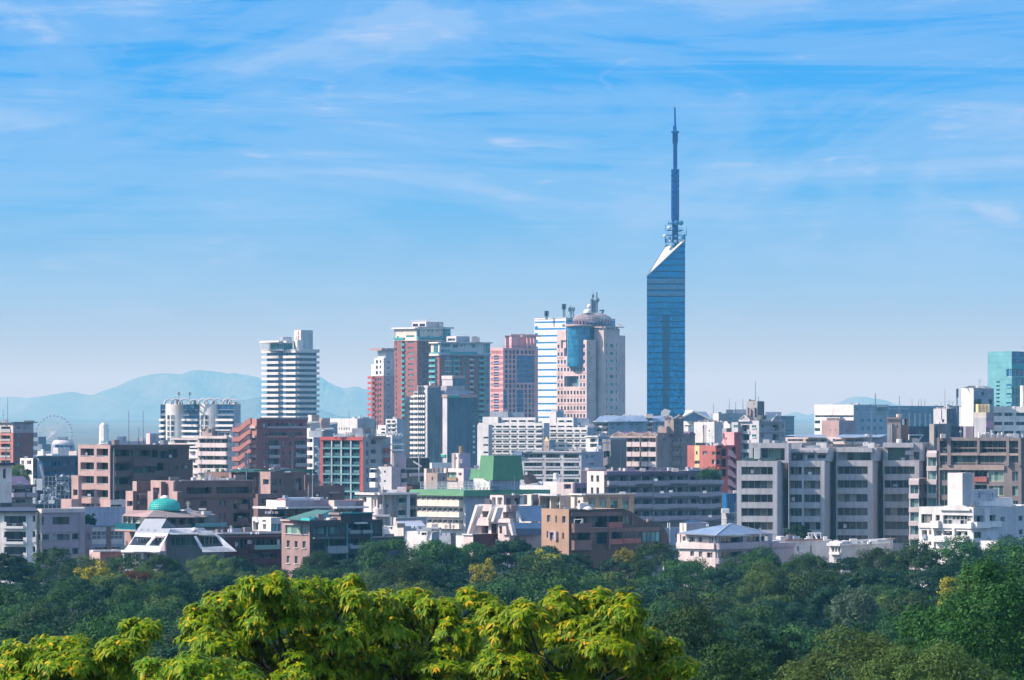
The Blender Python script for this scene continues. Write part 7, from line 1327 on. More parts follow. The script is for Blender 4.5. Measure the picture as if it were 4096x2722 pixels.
for A, B_ in (((582, 1135, -1), (582, 1165, -1)), ((582, 1135, -1), (650, 1132, -1)), ((650, 1132, -1), (648, 1165, -1)), ((632, 1165, -1), (645, 1138, -1))): q.tube(b.pts(A), b.pts(B_), .07, W['white'], k=5)
q.build('clothes_rack', b.root); b.done()

# grey stepped apartments
VE()
b = Bld('apartment_block', 'big grey concrete block stepping back in four bays of dark loggias', 1000, 79, 'apartment block', at=997)
def module(xl, xc, xr, yt, cols, y0, n, dy, slits):
    v = b.vol(xl, xc, xr, yt, m='ltgrey', mr='grey', dy=dy, roof='roof'); v.m = W['mid_grey']; v.mr = W['mid_grey']
    for a, c in cols: v.win('L', [(a, c, y0 + 108.3 * k, y0 + 108.3 * k + 64) for k in range(n)], d=1.3, nc=5 if c - a > 180 else 3, gl='room', bar=.09); 
    v.one('L', [(a, c, y0 + 108.3 * k + 60, y0 + 108.3 * k + 62) for a, c in cols for k in range(n)], -.1, 'frame', 'railing', inn=.25)
    v.win('R', [(x, x + 4, y0 + 18 + 108.3 * k, y0 + 88 + 108.3 * k) for x in slits for k in range(n)], d=.4, nc=1, gl='dark', bar=0); return v
v = module(680, 998, 1086, 676, [(716, 962)], 722, 5, 0, (1036, 1055)); 
v2 = module(1088, 1368, 1460, 675, [(1094, 1190), (1206, 1336)], 722, 6, 6, (1408, 1427))
p1 = b.vol(775, 1086, 1110, 535, m='grey', mr='grey', dy=5, yb=690); p1.m = p1.mr = W['mid_grey']; p1.win('L', [(865, 1056, 575, 672)], d=3, nc=4, gl='green', fr='white'); p1.win('L', [(806, 818, 575, 668)], d=2, nc=1, gl='dark', bar=0); b.blk(818, 858, 572, 660, 4.2, 1, 'white', 'wall'); p1.box('L', 740, 1000, 652, 672, 1.8, G['green'], 'glass_balustrade')
p2 = b.vol(1090, 1400, 1475, 572, m='grey', mr='grey', dy=9, yb=680); p2.m = p2.mr = W['mid_grey']; p2.win('L', [(1112, 1198, 618, 674), (1314, 1378, 626, 672), (1236, 1290, 626, 672)], d=1.6, nc=3, gl='dark'); p2.box('L', 1100, 1290, 590, 608, 1.8, 'mid_grey', 'canopy'); p2.box('L', 1290, 1398, 590, 612, 1, 'mid_grey', 'canopy'); p2.box('L', 1218, 1236, 632, 675, .4, 'white', 'pier'); p2.box('L', 1238, 1400, 655, 676, .2, 'frame', 'railing')
b.vol(1090, 1190, 1260, 536, m='grey', mr='grey', dy=16, part='penthouse'); b.vol(1200, 1290, 1350, 556, m='grey', mr='grey', dy=16, part='penthouse')
VF(); v3 = module(95, 380, 468, 868, [(104, 342)], 914, 6, 13, (416, 440)); v4 = module(465, 745, 850, 868, [(472, 710)], 914, 6, 20, (783, 800))
p3 = b.vol(95, 412, 475, 768, m='grey', mr='grey', dy=16, yb=872); p3.m = p3.mr = W['mid_grey']; p3.win('L', [(182, 368, 806, 868)], d=2, nc=4, gl='green'); p3.box('L', 108, 385, 770, 802, 2, 'mid_grey', 'canopy')
p4 = b.vol(462, 772, 855, 730, m='grey', mr='grey', dy=23, yb=872); p4.m = p4.mr = W['mid_grey']; p4.win('L', [(500, 668, 770, 868), (704, 748, 800, 862)], d=2, nc=4, gl='green'); p4.box('L', 470, 706, 732, 766, 1.5, 'mid_grey', 'canopy'); p4.box('L', 640, 700, 790, 822, .6, 'mid_grey', 'parapet')
t = b.vol(495, 602, 662, 540, m='tan', mr='dkbrown', dy=30, part='stair_tower'); t.m = W['greybrown']; t.one('L', [(502, 508, 590, 730), (514, 522, 580, 730), (528, 534, 575, 730)], .4, 'ltgrey', 'pipe'); t.win('L', [(570, 580, 590, 612)], nc=1, gl='dark'); t.win('R', [(612, 645, 545, 590)], nc=1, gl='blue', bar=0); t.box('L', 490, 604, 528, 545, .3, 'greybrown', 'coping'); b.cyl(590, 700, 728, 22, 26, 'white', 'roof_vent', 12); b.cyl(590, 505, 528, 24, 34, 'pinkwhite', 'roof_vent', 12)
for x, y0, bars in ((502, 475, ((480, 14),)), (592, 360, ((380, 3),)), (375, 480, ()), (580, 470, ((475, 10),))): b.mast(x, y0, 535 if x > 400 else 770, 32, .09, bars=bars)
t2 = b.vol(826, 862, 996, 582, m='cream', mr='greybrown', dy=34, part='stair_tower'); t2.m = W['cream']; t2.mr = W['concrete']; t2.one('R', [(876, 882, 600, 690)], .3, 'dkgrey', 'pipe'); b.vol(800, 830, 880, 760, m='grey', mr='grey', dy=28, part='penthouse')
v4.one('R', [(x, x + 3, 760, 880) for x in (770,)], .1, 'grey', 'joint'); b.done()
b = Bld('apartment_block', 'brown framed block with pale green curtained windows and bay windows', 1010, 70, 'apartment block', at=1545)
VF(); v = b.vol(886, 1548, 1640, 690, m='tan', mr='brown', roof='roof'); v.m = W['greybrown']; v.mr = W['brown']
v.win('L', [(912, 972, 716, 812), (998, 1205, 716, 805), (1226, 1434, 716, 805), (1458, 1528, 716, 812)], d=1.6, nc=5, gl='dark'); v.win('L', [(912, 972, 828, 900), (1000, 1190, 832, 902), (1205, 1412, 832, 902), (1462, 1528, 832, 890)], d=1.2, nc=5, gl='green'); v.one('L', [(a, c, y, y + 6) for a, c in ((912, 972), (998, 1205), (1226, 1434), (1458, 1528)) for y in (768, 886)], .05, 'beige', 'railing', inn=.2)
for k in range(4):
    y = 945 + 115 * k; v.win('L', [(910, 942, y + 8, y + 82), (945, 968, y + 8, y + 82)], nc=1, gl='green', d=.3); v.win('L', [(1072, 1166, y, y + 84)], d=1.2, nc=3, gl='dark'); v.win('L', [(1180, 1278, y, y + 52)], d=1.5, nc=2, gl='dark'); v.box('L', 1180, 1278, y + 52, y + 92, .3, 'orange' if k == 0 else 'beige', 'balcony'); v.win('L', [(1292, 1408, y + 8, y + 88)], nc=3, gl='green', d=.3, fr='cream', bar=.12); v.win('L', [(1475, 1520, y + 10, y + 84)], nc=2, gl='green', d=.4)
for x0, x1 in ((892, 912), (972, 1000), (1205, 1226), (1434, 1456), (1528, 1550)): v.box('L', x0, x1, 690, 910 if x0 != 1205 else 830, .7, 'greybrown', 'frame_column')
for y0, y1 in ((690, 714), (812, 830)): v.box('L', 890, 1550, y0, y1, .62, 'beige' if y0 > 800 else 'greybrown', 'frame_beam')
v.box('L', 888, 1416, 904, 945, .35, 'beige', 'frame_beam'); v.box('L', 884, 908, 905, 1240, .3, 'beige', 'pier'); v.box('L', 1416, 1470, 906, 1240, -.4, 'dkgrey', 'recess', inn=.5) if 0 else None
for xl, xc, xr, yt, y0, n in ((808, 884, 900, 790, 845, 4), (668, 745, 808, 1008, 1062, 5)):
    w2 = b.vol(xl, xc, xr, yt, m='pinkwhite', mr='brown', dy=-2 if xl > 700 else -6, part='bay_tower')
    for k in range(n): w2.win('L', [(xl + 8, xc - 4, y0 + 107 * k, y0 + 107 * k + 68)], nc=2, gl='green', d=.15, bar=.1); w2.box('L', xl, xc + 1, y0 - 38 + 107 * k, y0 - 3 + 107 * k, .5, 'pinkwhite', 'bay_band')
    if xl < 700: w2.win('R', rows([(752, 765), (778, 800)], yr(1060, 107, 4, 60)), nc=1, gl='dark', d=.5); w2.box('R', 745, 808, 1130, 1160, .3, 'brown', 'band')
t = b.vol(1176, 1270, 1332, 532, m='ltgrey', mr='mauve', dy=14, part='lift_tower', yb=690); u2 = b.vol(1176, 1272, 1332, 490, 534, m='yellow', mr='mauve', dy=14, part='lift_head'); u2.m = W['cream']; b.blk(1208, 1298, 426, 490, 16, 5, 'yellow', 'water_tank'); b.vol(1175, 1276, 1332, 494, 532, m='yellow', mr='purple', dy=13.9, part='lift_head') if 0 else None
q = MB(); Y = 1026
for x in (1210, 1238, 1266, 1294): q.box(px(x, Y), px(x + 3, Y), Y - .15, Y, pz(490, Y), pz(428, Y), W['cream'])
q.build('tank_rib', b.root); b.blk(1272, 1330, 560, 610, 13.5, 2, 'purple', 'roof_plant')
q = MB(); rnd = random.Random(6)
for k in range(16): x = 1215 + k * 15; q.box(px(x, 1014), px(x + rnd.uniform(6, 14), 1014), 1014, 1016, v.zt - .5, v.zt + rnd.uniform(.2, 1.4), W['ltgrey' if k % 3 else 'white'])
q.build('roof_plant', b.root); b.blk(918, 952, 660, 694, 4, 2, 'pinkwhite', 'roof_hut'); b.cyl(1318, 628, 670, 14, 8, 'grey', 'roof_vent'); b.blk(1110, 1170, 600, 690, 18, 5, 'mauve', 'penthouse'); b.dish(1068, 640, 10, 6); b.done()

VF()
b = Bld('apartment_house', 'bright white house with curved upper balcony and windowless white tower', 870, 54, 'apartment house', at=1170)
v = b.vol(744, 1172, 1760, 1236, m='white', mr='ltgrey', roof='rooflight'); v.L
v.win('L', [(762, 846, 1294, 1366)], nc=4, gl='room', d=.4); v.win('L', [(874, 908, 1300, 1345)], nc=1, gl='std', d=.5); v.win('L', [(934, 1122, 1300, 1370), (1122, 1168, 1302, 1345)], nc=6, nr=2, gl='std', d=.4, fr='white', bar=.07); v.win('L', [(766, 808, 1420, 1472), (822, 848, 1420, 1455), (872, 922, 1424, 1462), (932, 1008, 1424, 1458), (1032, 1125, 1424, 1458)], nc=2, gl='std', d=1.2); v.win('L', [(766, 820, 1530, 1600), (822, 848, 1510, 1540)], nc=2, gl='dark', d=.8)
v.win('R', [(1178, 1250, 1302, 1352)], nc=3, gl='std', d=.8); v.win('R', [(1290, 1345, 1302, 1348)], nc=2, gl='dark', d=.8); v.win('R', [(1384, 1418, 1318, 1358), (1525, 1558, 1315, 1356), (1528, 1560, 1424, 1465), (1178, 1235, 1428, 1480)], nc=2, gl='std', d=.25); v.bal('L', [(854, 914, 1345, 1402), (1140, 1172, 1352, 1402)], .9, 'white'); v.bal('R', [(1172, 1282, 1350, 1400), (1286, 1365, 1350, 1395)], .8, 'white', 'white'); v.box('L', 744, 1172, 1368, 1402, .25, 'white', 'band'); v.boxes('L', [(1010, 1028, 1402, 1500), (848, 868, 1402, 1560)], .3, 'white', 'column'); v.bal('L', [(1020, 1135, 1462, 1510), (870, 960, 1465, 1510)], .8, 'white'); v.boxes('R', [(1252, 1288, 1250, 1400)], .3, 'white', 'column'); v.bal('L', [(778, 805, 1455, 1490)], .3, 'bluegrey')
v.prism('L', [(915, 1242), (950, 1228), (1000, 1218), (1050, 1217), (1100, 1225), (1150, 1245), (1150, 1262), (915, 1262)], .4, .4, 'white', 'curved_parapet'); b.vol(990, 1366, 1760, 1236, m='white', mr='bluegrey', dy=4) if 0 else None
t = b.vol(970, 1086, 1166, 966, 1240, m='white', mr='ltgrey', dy=3, part='tower', roof='rooflight'); b.blk(1108, 1122, 958, 967, 5, 1, 'dkgrey', 'roof_vent'); w2 = b.vol(1150, 1170, 1362, 1095, 1240, m='white', mr='ltgrey', dy=8, part='stair_house'); w2.mr = W['ltgrey']; w2.win('R', [(1315, 1325, 1125, 1156)], nc=1, gl='dark', d=.3); w2.one('R', [(1214, 1217, 1095, 1165), (1218, 1262, 1120, 1123)], .3, 'bluegrey', 'pipe'); w2.prism('R', [(1300, 1165), (1430, 1165), (1450, 1240), (1190, 1240), (1190, 1190), (1300, 1190)], 1.2, .2, 'white', 'sloped_parapet'); b.blk(1155, 1180, 1205, 1240, 2, 1, 'greybrown', 'chair_stack')
q = MB(); 
for y in (1232, 1242): q.tube(b.pts((1160, y, 3)), b.pts((1420, y - 6, 12)), .08, W['steel'], k=5)
q.build('roof_pipe', b.root); w3 = b.vol(None, 1366, 1700, 1498, m='white', mr='bluegrey', dy=-2, roof='rooflight'); b.done()

VE()
b = Bld('apartment_house', 'pinkish white house under a shallow blue hipped roof', 870, 50, 'apartment house', at=512)
v = b.vol(222, 513, 960, 1255, m='pinkwhite', mr='mauve', roof='roofblue'); v.mr = W['greybrown']; v.mr = W['mauve']
v.win('L', [(255, 280, 1272, 1308), (382, 408, 1275, 1314), (463, 494, 1275, 1320)], nc=2, gl='std', d=.3); v.win('L', [(302, 350, 1275, 1312)], nc=3, gl='room', d=.3, fr='cream'); v.win('L', [(315, 345, 1388, 1426), (382, 410, 1390, 1432), (446, 490, 1394, 1436)], nc=2, gl='room', d=.3); v.win('R', [(536, 730, 1270, 1322), (760, 925, 1270, 1318)], d=1.5, nc=5, gl='dark', fr='dkframe'); v.win('R', [(536, 728, 1392, 1440), (762, 850, 1392, 1440), (870, 955, 1388, 1430)], d=1.4, nc=5, gl='dark', fr='dkframe')
v.box('L', 216, 514, 1322, 1368, .5, 'pinkwhite', 'band'); v.bal('R', [(510, 960, 1320, 1370), (510, 850, 1438, 1482)], 1.0, 'mauve', 'mauve'); v.box('L', 216, 240, 1255, 1330, .2, 'pinkwhite', 'pier'); v.one('R', [(520, 526, 1262, 1480), (856, 862, 1262, 1440), (540, 542, 1262, 1460)], .3, 'white', 'downpipe'); b.blk(902, 925, 1268, 1302, -1, 1, 'white', 'roof_hut')
for x in (296, 362): v.box('L', x, x + 20, 1282, 1302, .4, 'white', 'air_conditioner')
b.mesh([(215, 1240, 4), (512, 1258, -2), (992, 1252, 16), (625, 1166, 9), (222, 1248, 4), (512, 1266, -1.8), (990, 1258, 16)], [('roofblue', 0, 1, 3), ('roofblue', 1, 2, 3), ('white', 4, 5, 1, 0), ('white', 5, 6, 2, 1)], 'hipped_roof'); w2 = b.vol(None, 950, 1130, 1318, m='mauve', mr='mauve', dy=12, roof='greybrown'); w2.box('R', 945, 1130, 1318, 1352, .4, 'mauve', 'parapet')
q = MB(); q.tube(b.pts((512, 1258, -2)), b.pts((625, 1166, 9)), .12, W['rooflight'], k=5); q.tube(b.pts((992, 1252, 16)), b.pts((625, 1166, 9)), .12, W['rooflight'], k=5); q.build('roof_ridge', b.root)
w3 = b.vol(232, 286, 460, 1162, m='white', mr='bluegrey', dy=14); b.mesh([(236, 1162, 12), (320, 1134, 16), (455, 1155, 22), (290, 1166, 12)], [('roofblue', 0, 3, 2, 1)], 'rear_roof'); b.blk(445, 462, 1175, 1190, 12, 2, 'white', 'roof_vent'); b.dish(862, 1208, 8, 8); b.mast(388, 1145, 1180, 12, .1); w3.one('L', [(258, 260, 1165, 1225)], .1, 'greybrown', 'joint'); b.done()
b = Bld('house', 'pale lilac house end with one dark window beside the curved brown flank', 930, 50, 'house', at=200)
v = b.vol(100, 110, 240, 1200, m='white', mr='lilac', roof='rooflight'); v.mr = W['bluegrey']; v.win('R', [(200, 220, 1245, 1282)], nc=1, gl='dark'); v.one('R', [(147, 151, 1205, 1330)], .3, 'white', 'downpipe'); b.cyl(140, 1160, 1200, 4, 2, 'white', 'vent_pipe', 8); b.cyl(155, 1160, 1200, 4, 2, 'white', 'vent_pipe', 8); b.done()
b = Bld('low_house', 'long low lavender wall with two slot windows and red roof rim', 890, 32, 'house', at=1130)
v = b.vol(None, 1000, 1430, 1300, m='white', mr='lilac', roof='rooflight'); v.mr = W['ltgrey']; v.win('R', [(1155, 1168, 1348, 1388), (1256, 1268, 1346, 1396)], nc=1, gl='dark', d=.3); v.win('R', [(1162, 1167, 1326, 1332), (1178, 1183, 1326, 1332), (1260, 1266, 1326, 1334), (1185, 1196, 1362, 1367)], nc=1, gl='dark', bar=0); v.box('R', 1060, 1365, 1292, 1300, .3, 'brick', 'roof_rim')
b.mesh([(985, 1292, 2), (1075, 1292, 4), (1045, 1264, 8), (990, 1264, 6)], [('white', 0, 1, 2, 3)], 'skylight'); b.blk(1362, 1390, 1270, 1300, 2, 2, 'white', 'roof_plant'); b.blk(1232, 1260, 1268, 1298, 8, 3, 'ltgrey', 'roof_plant')
q = MB()
for x in (1240, 1265, 1300, 1335): q.tube(b.pts((x, 1240, 6)), b.pts((x + 8, 1294, 6)), .1, W['ltgrey'], k=5)
q.tube(b.pts((1235, 1242, 6)), b.pts((1345, 1242, 6)), .12, W['ltgrey'], k=5); q.tube(b.pts((1285, 1245, 6)), b.pts((1310, 1290, 6)), .15, W['white'], k=5); q.build('pergola_frame', b.root); b.done()
b = Bld('low_house', 'small white flat roofed house with roof boxes at the treetops', 880, 60, 'house', at=1505)
v = b.vol(1405, 1505, 1905, 1308, m='cream', mr='ltgrey', roof='rooflight'); v.m = W['white']; v.box('L', 1402, 1508, 1318, 1342, 1.0, 'white', 'roof_slab'); v.win('L', [(1424, 1455, 1350, 1385), (1480, 1500, 1350, 1385), (1512 - 50, 1475, 1350, 1380)], d=.8, nc=1, gl='std'); v.one('L', [(1428 + 24 * k, 1434 + 24 * k, 1345, 1400) for k in range(4)], .5, 'white', 'column'); v.bal('L', [(1420, 1500, 1388, 1410)], 1, 'white')
VF(); v.box('R', 130, 505, 1524, 1536, .4, 'white', 'roof_rim')
for x0, x1, y0 in ((82, 115, 1494), (205, 262, 1484), (290, 310, 1506), (345, 372, 1505), (362, 422, 1494), (150, 175, 1496)):
    b.blk(x0, x1, y0, 1524, 3, 2, 'white', 'roof_box')
b.mast(523, 1470, 1545, 3, .18, m='greybrown', bars=((1478, 45), (1486, 30))); b.done()
# ------------------------------------------------------------------ trees
rng = np.random.default_rng(11)
def leaf_mesh(name, P, Nn, U, L, Wd, m, droop=.0):
    """one four-cornered leaf (or leaf spray) per row: P base, U direction, Nn normal, L length, Wd width"""
    S = np.cross(Nn, U); S /= np.linalg.norm(S, axis=1)[:, None] + 1e-9
    a = P; mid = P + U * (L * .5)[:, None]; tip = P + U * L[:, None]; tip[:, 2] -= droop * L
    V = np.stack([a, mid - S * (Wd * .5)[:, None], tip, mid + S * (Wd * .5)[:, None]], 1).reshape(-1, 3)
    n = len(P); me = bpy.data.meshes.new(name); me.vertices.add(4 * n); me.vertices.foreach_set('co', V.astype(np.float32).ravel())
    me.loops.add(4 * n); me.loops.foreach_set('vertex_index', np.arange(4 * n, dtype=np.int32)); me.polygons.add(n)
    me.polygons.foreach_set('loop_start', np.arange(0, 4 * n, 4, dtype=np.int32)); me.polygons.foreach_set('loop_total', np.full(n, 4, np.int32))
    me.materials.append(m); me.update(); me.validate(); return me
def unit(v): return v / (np.linalg.norm(v, axis=1)[:, None] + 1e-9)
def crown(name, seed, rx, rz, nc, per, leaf, m, flat=1.0, cr=.34, up=.5, z0=-.35, fill=.15):
    """crown of many leaf sprays: clumps spread over an uneven dome, sprays on each clump's shell"""
    r = np.random.default_rng(seed); C = []; Rr = []
    for i in range(nc):
        z = z0 + (1 - z0) * (i + .5) / nc; a = i * 2.399963 + r.uniform(-.4, .4); rad = math.sqrt(max(0, 1 - z * z if z > 0 else 1 - (z * z) * .5)); k = r.uniform(.58, 1.0)
        C.append((rad * math.cos(a) * rx * k, rad * math.sin(a) * rx * k, z * rz * k)); Rr.append(rx * cr * r.uniform(.55, 1.3))
    C = np.array(C); Rr = np.array(Rr); ci = r.integers(0, nc, nc * per)
    d = unit(r.normal(size=(nc * per, 3))); d[:, 2] = np.where(d[:, 2] < -.35, -d[:, 2], d[:, 2]); sh = r.uniform(.72, 1.0, nc * per); ins = r.random(nc * per) < fill; sh[ins] *= r.random(ins.sum())
    wob = 1 + .22 * np.sin(d[:, 0] * 7 + ci) * np.sin(d[:, 1] * 6 + 2 * ci)
    off = d * (Rr[ci] * sh * wob)[:, None]; off[:, 2] *= flat; P = C[ci] + off
    dd = d * np.array([1, 1, 1.0]); Nn = unit(dd + r.normal(size=d.shape) * .38 + np.array([0, 0, .25])); q_ = r.normal(size=d.shape) + np.array([0, 0, up]); U = unit(q_ - Nn * (q_ * Nn).sum(1)[:, None])
    L = leaf * r.uniform(.6, 1.5, len(P)); return leaf_mesh(name, P, Nn, U, L, L * r.uniform(.4, .75, len(P)), m)
bark = mat('bark', (.035, .027, .023), scale=2, var=.25)
def trunk_mesh(h, r, seed, spread):
    rnd = random.Random(seed); q = MB(); top = (rnd.uniform(-.3, .3), rnd.uniform(-.3, .3), h * .62); q.tube((0, 0, -1.2), (0, 0, h * .3), r, bark, r * .8, 8); q.tube((0, 0, h * .3), top, r * .8, bark, r * .55, 7)
    for k in range(6):
        a = k * 1.05 + rnd.random(); z = h * rnd.uniform(.4, .62); e = (math.cos(a) * spread * rnd.uniform(.5, .8), math.sin(a) * spread * rnd.uniform(.5, .8), h * rnd.uniform(.72, .92)); q.tube((top[0] * z / top[2], top[1] * z / top[2], z), e, r * .4, bark, r * .1, 6)
    return q.mesh('trunk')
F_DARK = foliage('leaf_pine', [(0, (.005, .026, .010)), (.5, (.009, .038, .013)), (1, (.017, .060, .018))], .08)
F_BROAD = foliage('leaf_broad', [(0, (.014, .044, .008)), (.5, (.025, .066, .011)), (1, (.046, .10, .016))], .10)
F_OLIVE = foliage('leaf_olive', [(0, (.055, .10, .020)), (.5, (.075, .13, .026)), (1, (.12, .18, .036))], .3, rv=.4, rh=.02)
F_YEL = foliage('leaf_yellow', [(0, (.12, .14, .012)), (.5, (.30, .27, .02)), (1, (.42, .34, .03))], .35)
F_RUST = foliage('leaf_rust', [(0, (.06, .045, .015)), (.5, (.14, .07, .022)), (1, (.22, .09, .03))], .3)
F_PALE = foliage('leaf_pale', [(0, (.05, .10, .055)), (.5, (.085, .15, .08)), (1, (.13, .19, .11))], .3)
F_CAMPH = foliage('leaf_camphor', [(0, (.010, .048, .008)), (.5, (.022, .082, .012)), (1, (.055, .15, .020))], .2, rv=.1, rh=.01)
KIND = {}
for i in range(4):
    KIND[('pine', i)] = crown('crown', 100 + i, 4.6, 4.4, 24, 820, .28, F_DARK, flat=.46, cr=.36, up=1.1, fill=.12)
    KIND[('broad', i)] = crown('crown', 200 + i, 5.0, 4.8, 20, 840, .26, F_BROAD, flat=.78, cr=.40, up=.4)
    if i < 2:
        KIND[('olive', i)] = crown('crown', 300 + i, 4.6, 4.2, 18, 860, .25, F_OLIVE, flat=.78, cr=.40, up=.4)
KIND[('yellow', 0)] = crown('crown', 401, 3.0, 4.2, 26, 130, .42, F_YEL, cr=.34, up=.8); KIND[('rust', 0)] = crown('crown', 402, 3.4, 3.2, 26, 160, .38, F_RUST, cr=.36); KIND[('pale', 0)] = crown('crown', 403, 3.6, 3.6, 30, 180, .36, F_PALE, cr=.36)
TRUNK = {i: trunk_mesh(14, .35, 50 + i, 3.6) for i in range(3)}
def tree(name, label, group, x, y, ztop, kind, var, sc=1.0, zsc=1.0, rot=None, cat='tree'):
    g = ground_z(x, y); me = KIND[(kind, var)]; rz = 4.4 * sc * zsc
    o = empty(name, (x, y, g), label, cat, group); rot = random.uniform(0, 6.28) if rot is None else rot
    c = bpy.data.objects.new('crown', me); COL.objects.link(c); c.parent = o; c.location = (0, 0, ztop - g - rz); c.scale = (sc, sc, sc * zsc); c.rotation_euler = (0, 0, rot)
    h = ztop - g; t = bpy.data.objects.new('trunk', TRUNK[var % 3]); COL.objects.link(t); t.parent = o; t.scale = (sc, sc, h / 14.5); t.rotation_euler = (0, 0, rot); return o
EDGE = [(-200, 2215), (0, 2205), (100, 2215), (260, 2232), (420, 2240), (505, 2240), (620, 2225), (730, 2205), (940, 2210), (1030, 2262), (1140, 2300), (1280, 2275), (1320, 2258), (1420, 2245), (1500, 2192), (1560, 2150), (1740, 2140), (1840, 2178), (1960, 2148), (2100, 2140), (2170, 2190), (2330, 2205), (2470, 2195), (2670, 2185), (2740, 2235), (2920, 2270), (3020, 2215), (3160, 2200), (3230, 2225), (3400, 2215), (3560, 2172), (3660, 2192), (3820, 2160), (4000, 2168), (4300, 2180)]
ex, ey = [p[0] for p in EDGE], [p[1] for p in EDGE]
LAB = {'pine': 'dark blue green pine crown massed in the wood below the buildings', 'broad': 'mid green rounded broadleaf crown in the wood below the buildings', 'olive': 'olive green rounded crown scattered through the dark wood'}
NAME = {'pine': 'pine_tree', 'broad': 'broadleaf_tree', 'olive': 'olive_green_tree'}
rnd = random.Random(21)
for ri, (Y, sp) in enumerate(((800, 6.6), (765, 7.5), (728, 7.5), (690, 7.5), (650, 7.5), (610, 7.5), (572, 7.2), (535, 7.2), (500, 7.0), (468, 7.0))):
    half = 2150 * Y / FPX; n = int(2 * half / sp)
    for i in range(n + 1):
        Yt = Y + rnd.uniform(-12, 12); x = -half + sp * (i + rnd.uniform(-.25, .25) + .5 * (ri % 2)); pxn = CX + x * FPX / Yt
        edge = np.interp(pxn, ex, ey)
        if ri == 0: zt = CZ - (edge + rnd.uniform(-4, 16) - HY) * Yt / FPX
        else:
            zt = min(CZ - (edge + 14 + 25 * ri ** .9 - HY) * Yt / FPX, 19.5) + rnd.uniform(-2.8, 1.3)
            if 520 < pxn < 1150 and ri < 5: zt -= 1.0
        u = rnd.random(); right = pxn > 2700
        kind = 'broad' if u < (.45 if not right else .5) else 'pine'
        if u > .90: kind = 'olive'
        if 1450 < pxn < 1900 and ri == 0: kind = 'broad'
        tree(NAME[kind], LAB[kind], 'trees of the wood below the buildings', x, Yt, zt, kind, rnd.randrange(2 if kind == 'olive' else 4), rnd.uniform(.8, 1.5) * (.85 if ri == 0 else 1), rnd.uniform(.85, 1.1))
def spec(label, name, pxn, ytop, Y, kind, sc, zsc=1.0, var=0): tree(name, label, None, (pxn - CX) * Y / FPX, Y, CZ - (ytop - HY) * Y / FPX, kind, var, sc, zsc)
spec('bright yellow slender autumn tree rising from the dark wood left of centre', 'autumn_tree', 1935, 2232, 755, 'yellow', .72, 1.25)
spec('yellow green young tree in front of the tan curved house', 'autumn_tree', 2182, 2192, 775, 'yellow', .80, 1.1)
spec('small yellowish bush crown below the dark flank of the curved house', 'autumn_tree', 2500, 2190, 785, 'yellow', .55, .8)
spec('yellow green spreading tree below the salmon garage', 'autumn_tree', 380, 2245, 740, 'yellow', 1.0, .8)
spec('second yellow tinged tree, right of the rust coloured one', 'autumn_tree', 590, 2265, 735, 'olive', .8, .9)
spec('rust brown autumn tree on the left among green crowns', 'rust_tree', 540, 2262, 728, 'rust', .72)
spec('pale grey green feathery tree in the wood at right', 'pale_tree', 3420, 2335, 560, 'pale', .75, 1.2)
spec('mustard tinged crown beside the big green tree at right', 'autumn_tree', 3830, 2285, 560, 'yellow', .78, .9)
spec('round olive bush crown just under the hip roofed white house', 'olive_green_tree', 3080, 2258, 700, 'olive', .9, .9, 1)
spec('dark conical shrub tree before the grey stepped block', 'conical_tree', 3193, 2095, 905, 'pine', .55, 1.25)
spec('light green tree between the pale tower and white house at left', 'small_tree', 58, 1855, 1250, 'olive', .95, 1.2)
spec('thin dark tree standing against the clock house', 'small_tree', 1265, 2205, 805, 'broad', .6, 1.2, 1)
spec('round dark shrub against the dark flank of the clock house', 'small_tree', 1365, 2238, 806, 'pine', .8, .9, 1)
spec('small round dark shrub on the low lavender wall', 'small_tree', 3228, 2218, 850, 'broad', .42, 1, 2)

# nearer trees on the castle slope
KIND[('camphor', 0)] = crown('crown', 501, 8.2, 9.2, 46, 2300, .18, F_CAMPH, flat=.8, cr=.28, fill=.3, up=.3); KIND[('nearolive', 0)] = crown('crown', 502, 4.4, 4.0, 34, 900, .15, F_OLIVE, flat=.75, cr=.30, up=.5); KIND[('neardark', 0)] = crown('crown', 503, 4.0, 4.2, 30, 800, .18, F_BROAD, flat=.72, cr=.32, up=.5); KIND[('neardark', 1)] = crown('crown', 504, 4.0, 4.2, 30, 800, .19, F_DARK, flat=.5, cr=.32, up=.9)
def near(label, name, pxn, ytop, Y, kind, sc, rz, var=0, zsc=1.0):
    x = (pxn - CX) * Y / FPX; zt = CZ - (ytop - HY) * Y / FPX; o = tree(name, label, None, x, Y, zt, kind, var, sc, zsc); c = o.children[0]; c.location.z = zt - o.location.z - rz * sc * zsc
near('huge glossy green camphor tree filling the right edge', 'camphor_tree', 4120, 2200, 250, 'camphor', .95, 9.4)
near('second camphor mound low at the right edge under the tallest one', 'camphor_tree', 3820, 2440, 262, 'camphor', .5, 9.4)
near('sunlit olive green tree at the bottom right corner foreground', 'olive_green_tree', 3440, 2535, 200, 'nearolive', .9, 4.2)
near('olive crown on the bottom right beside the sunlit one', 'olive_green_tree', 3720, 2590, 195, 'nearolive', .75, 4.2)
near('brownish dark green tree right of the bright yellow green canopy', 'broadleaf_tree', 2740, 2440, 320, 'neardark', 1.0, 4.4)
near('dark tree low down between the bright canopy and the olive tree', 'pine_tree', 3060, 2500, 300, 'neardark', .95, 4.4, 1)
near('dark green tree at the bottom edge right of centre', 'broadleaf_tree', 2930, 2600, 210, 'neardark', .75, 4.4)
near('shaded dark tree behind the left end of the bright canopy', 'pine_tree', 800, 2560, 330, 'neardark', 1.1, 4.4, 1)
near('shaded mid green tree between the two left bright crowns', 'broadleaf_tree', 1000, 2600, 300, 'neardark', 1.0, 4.4)
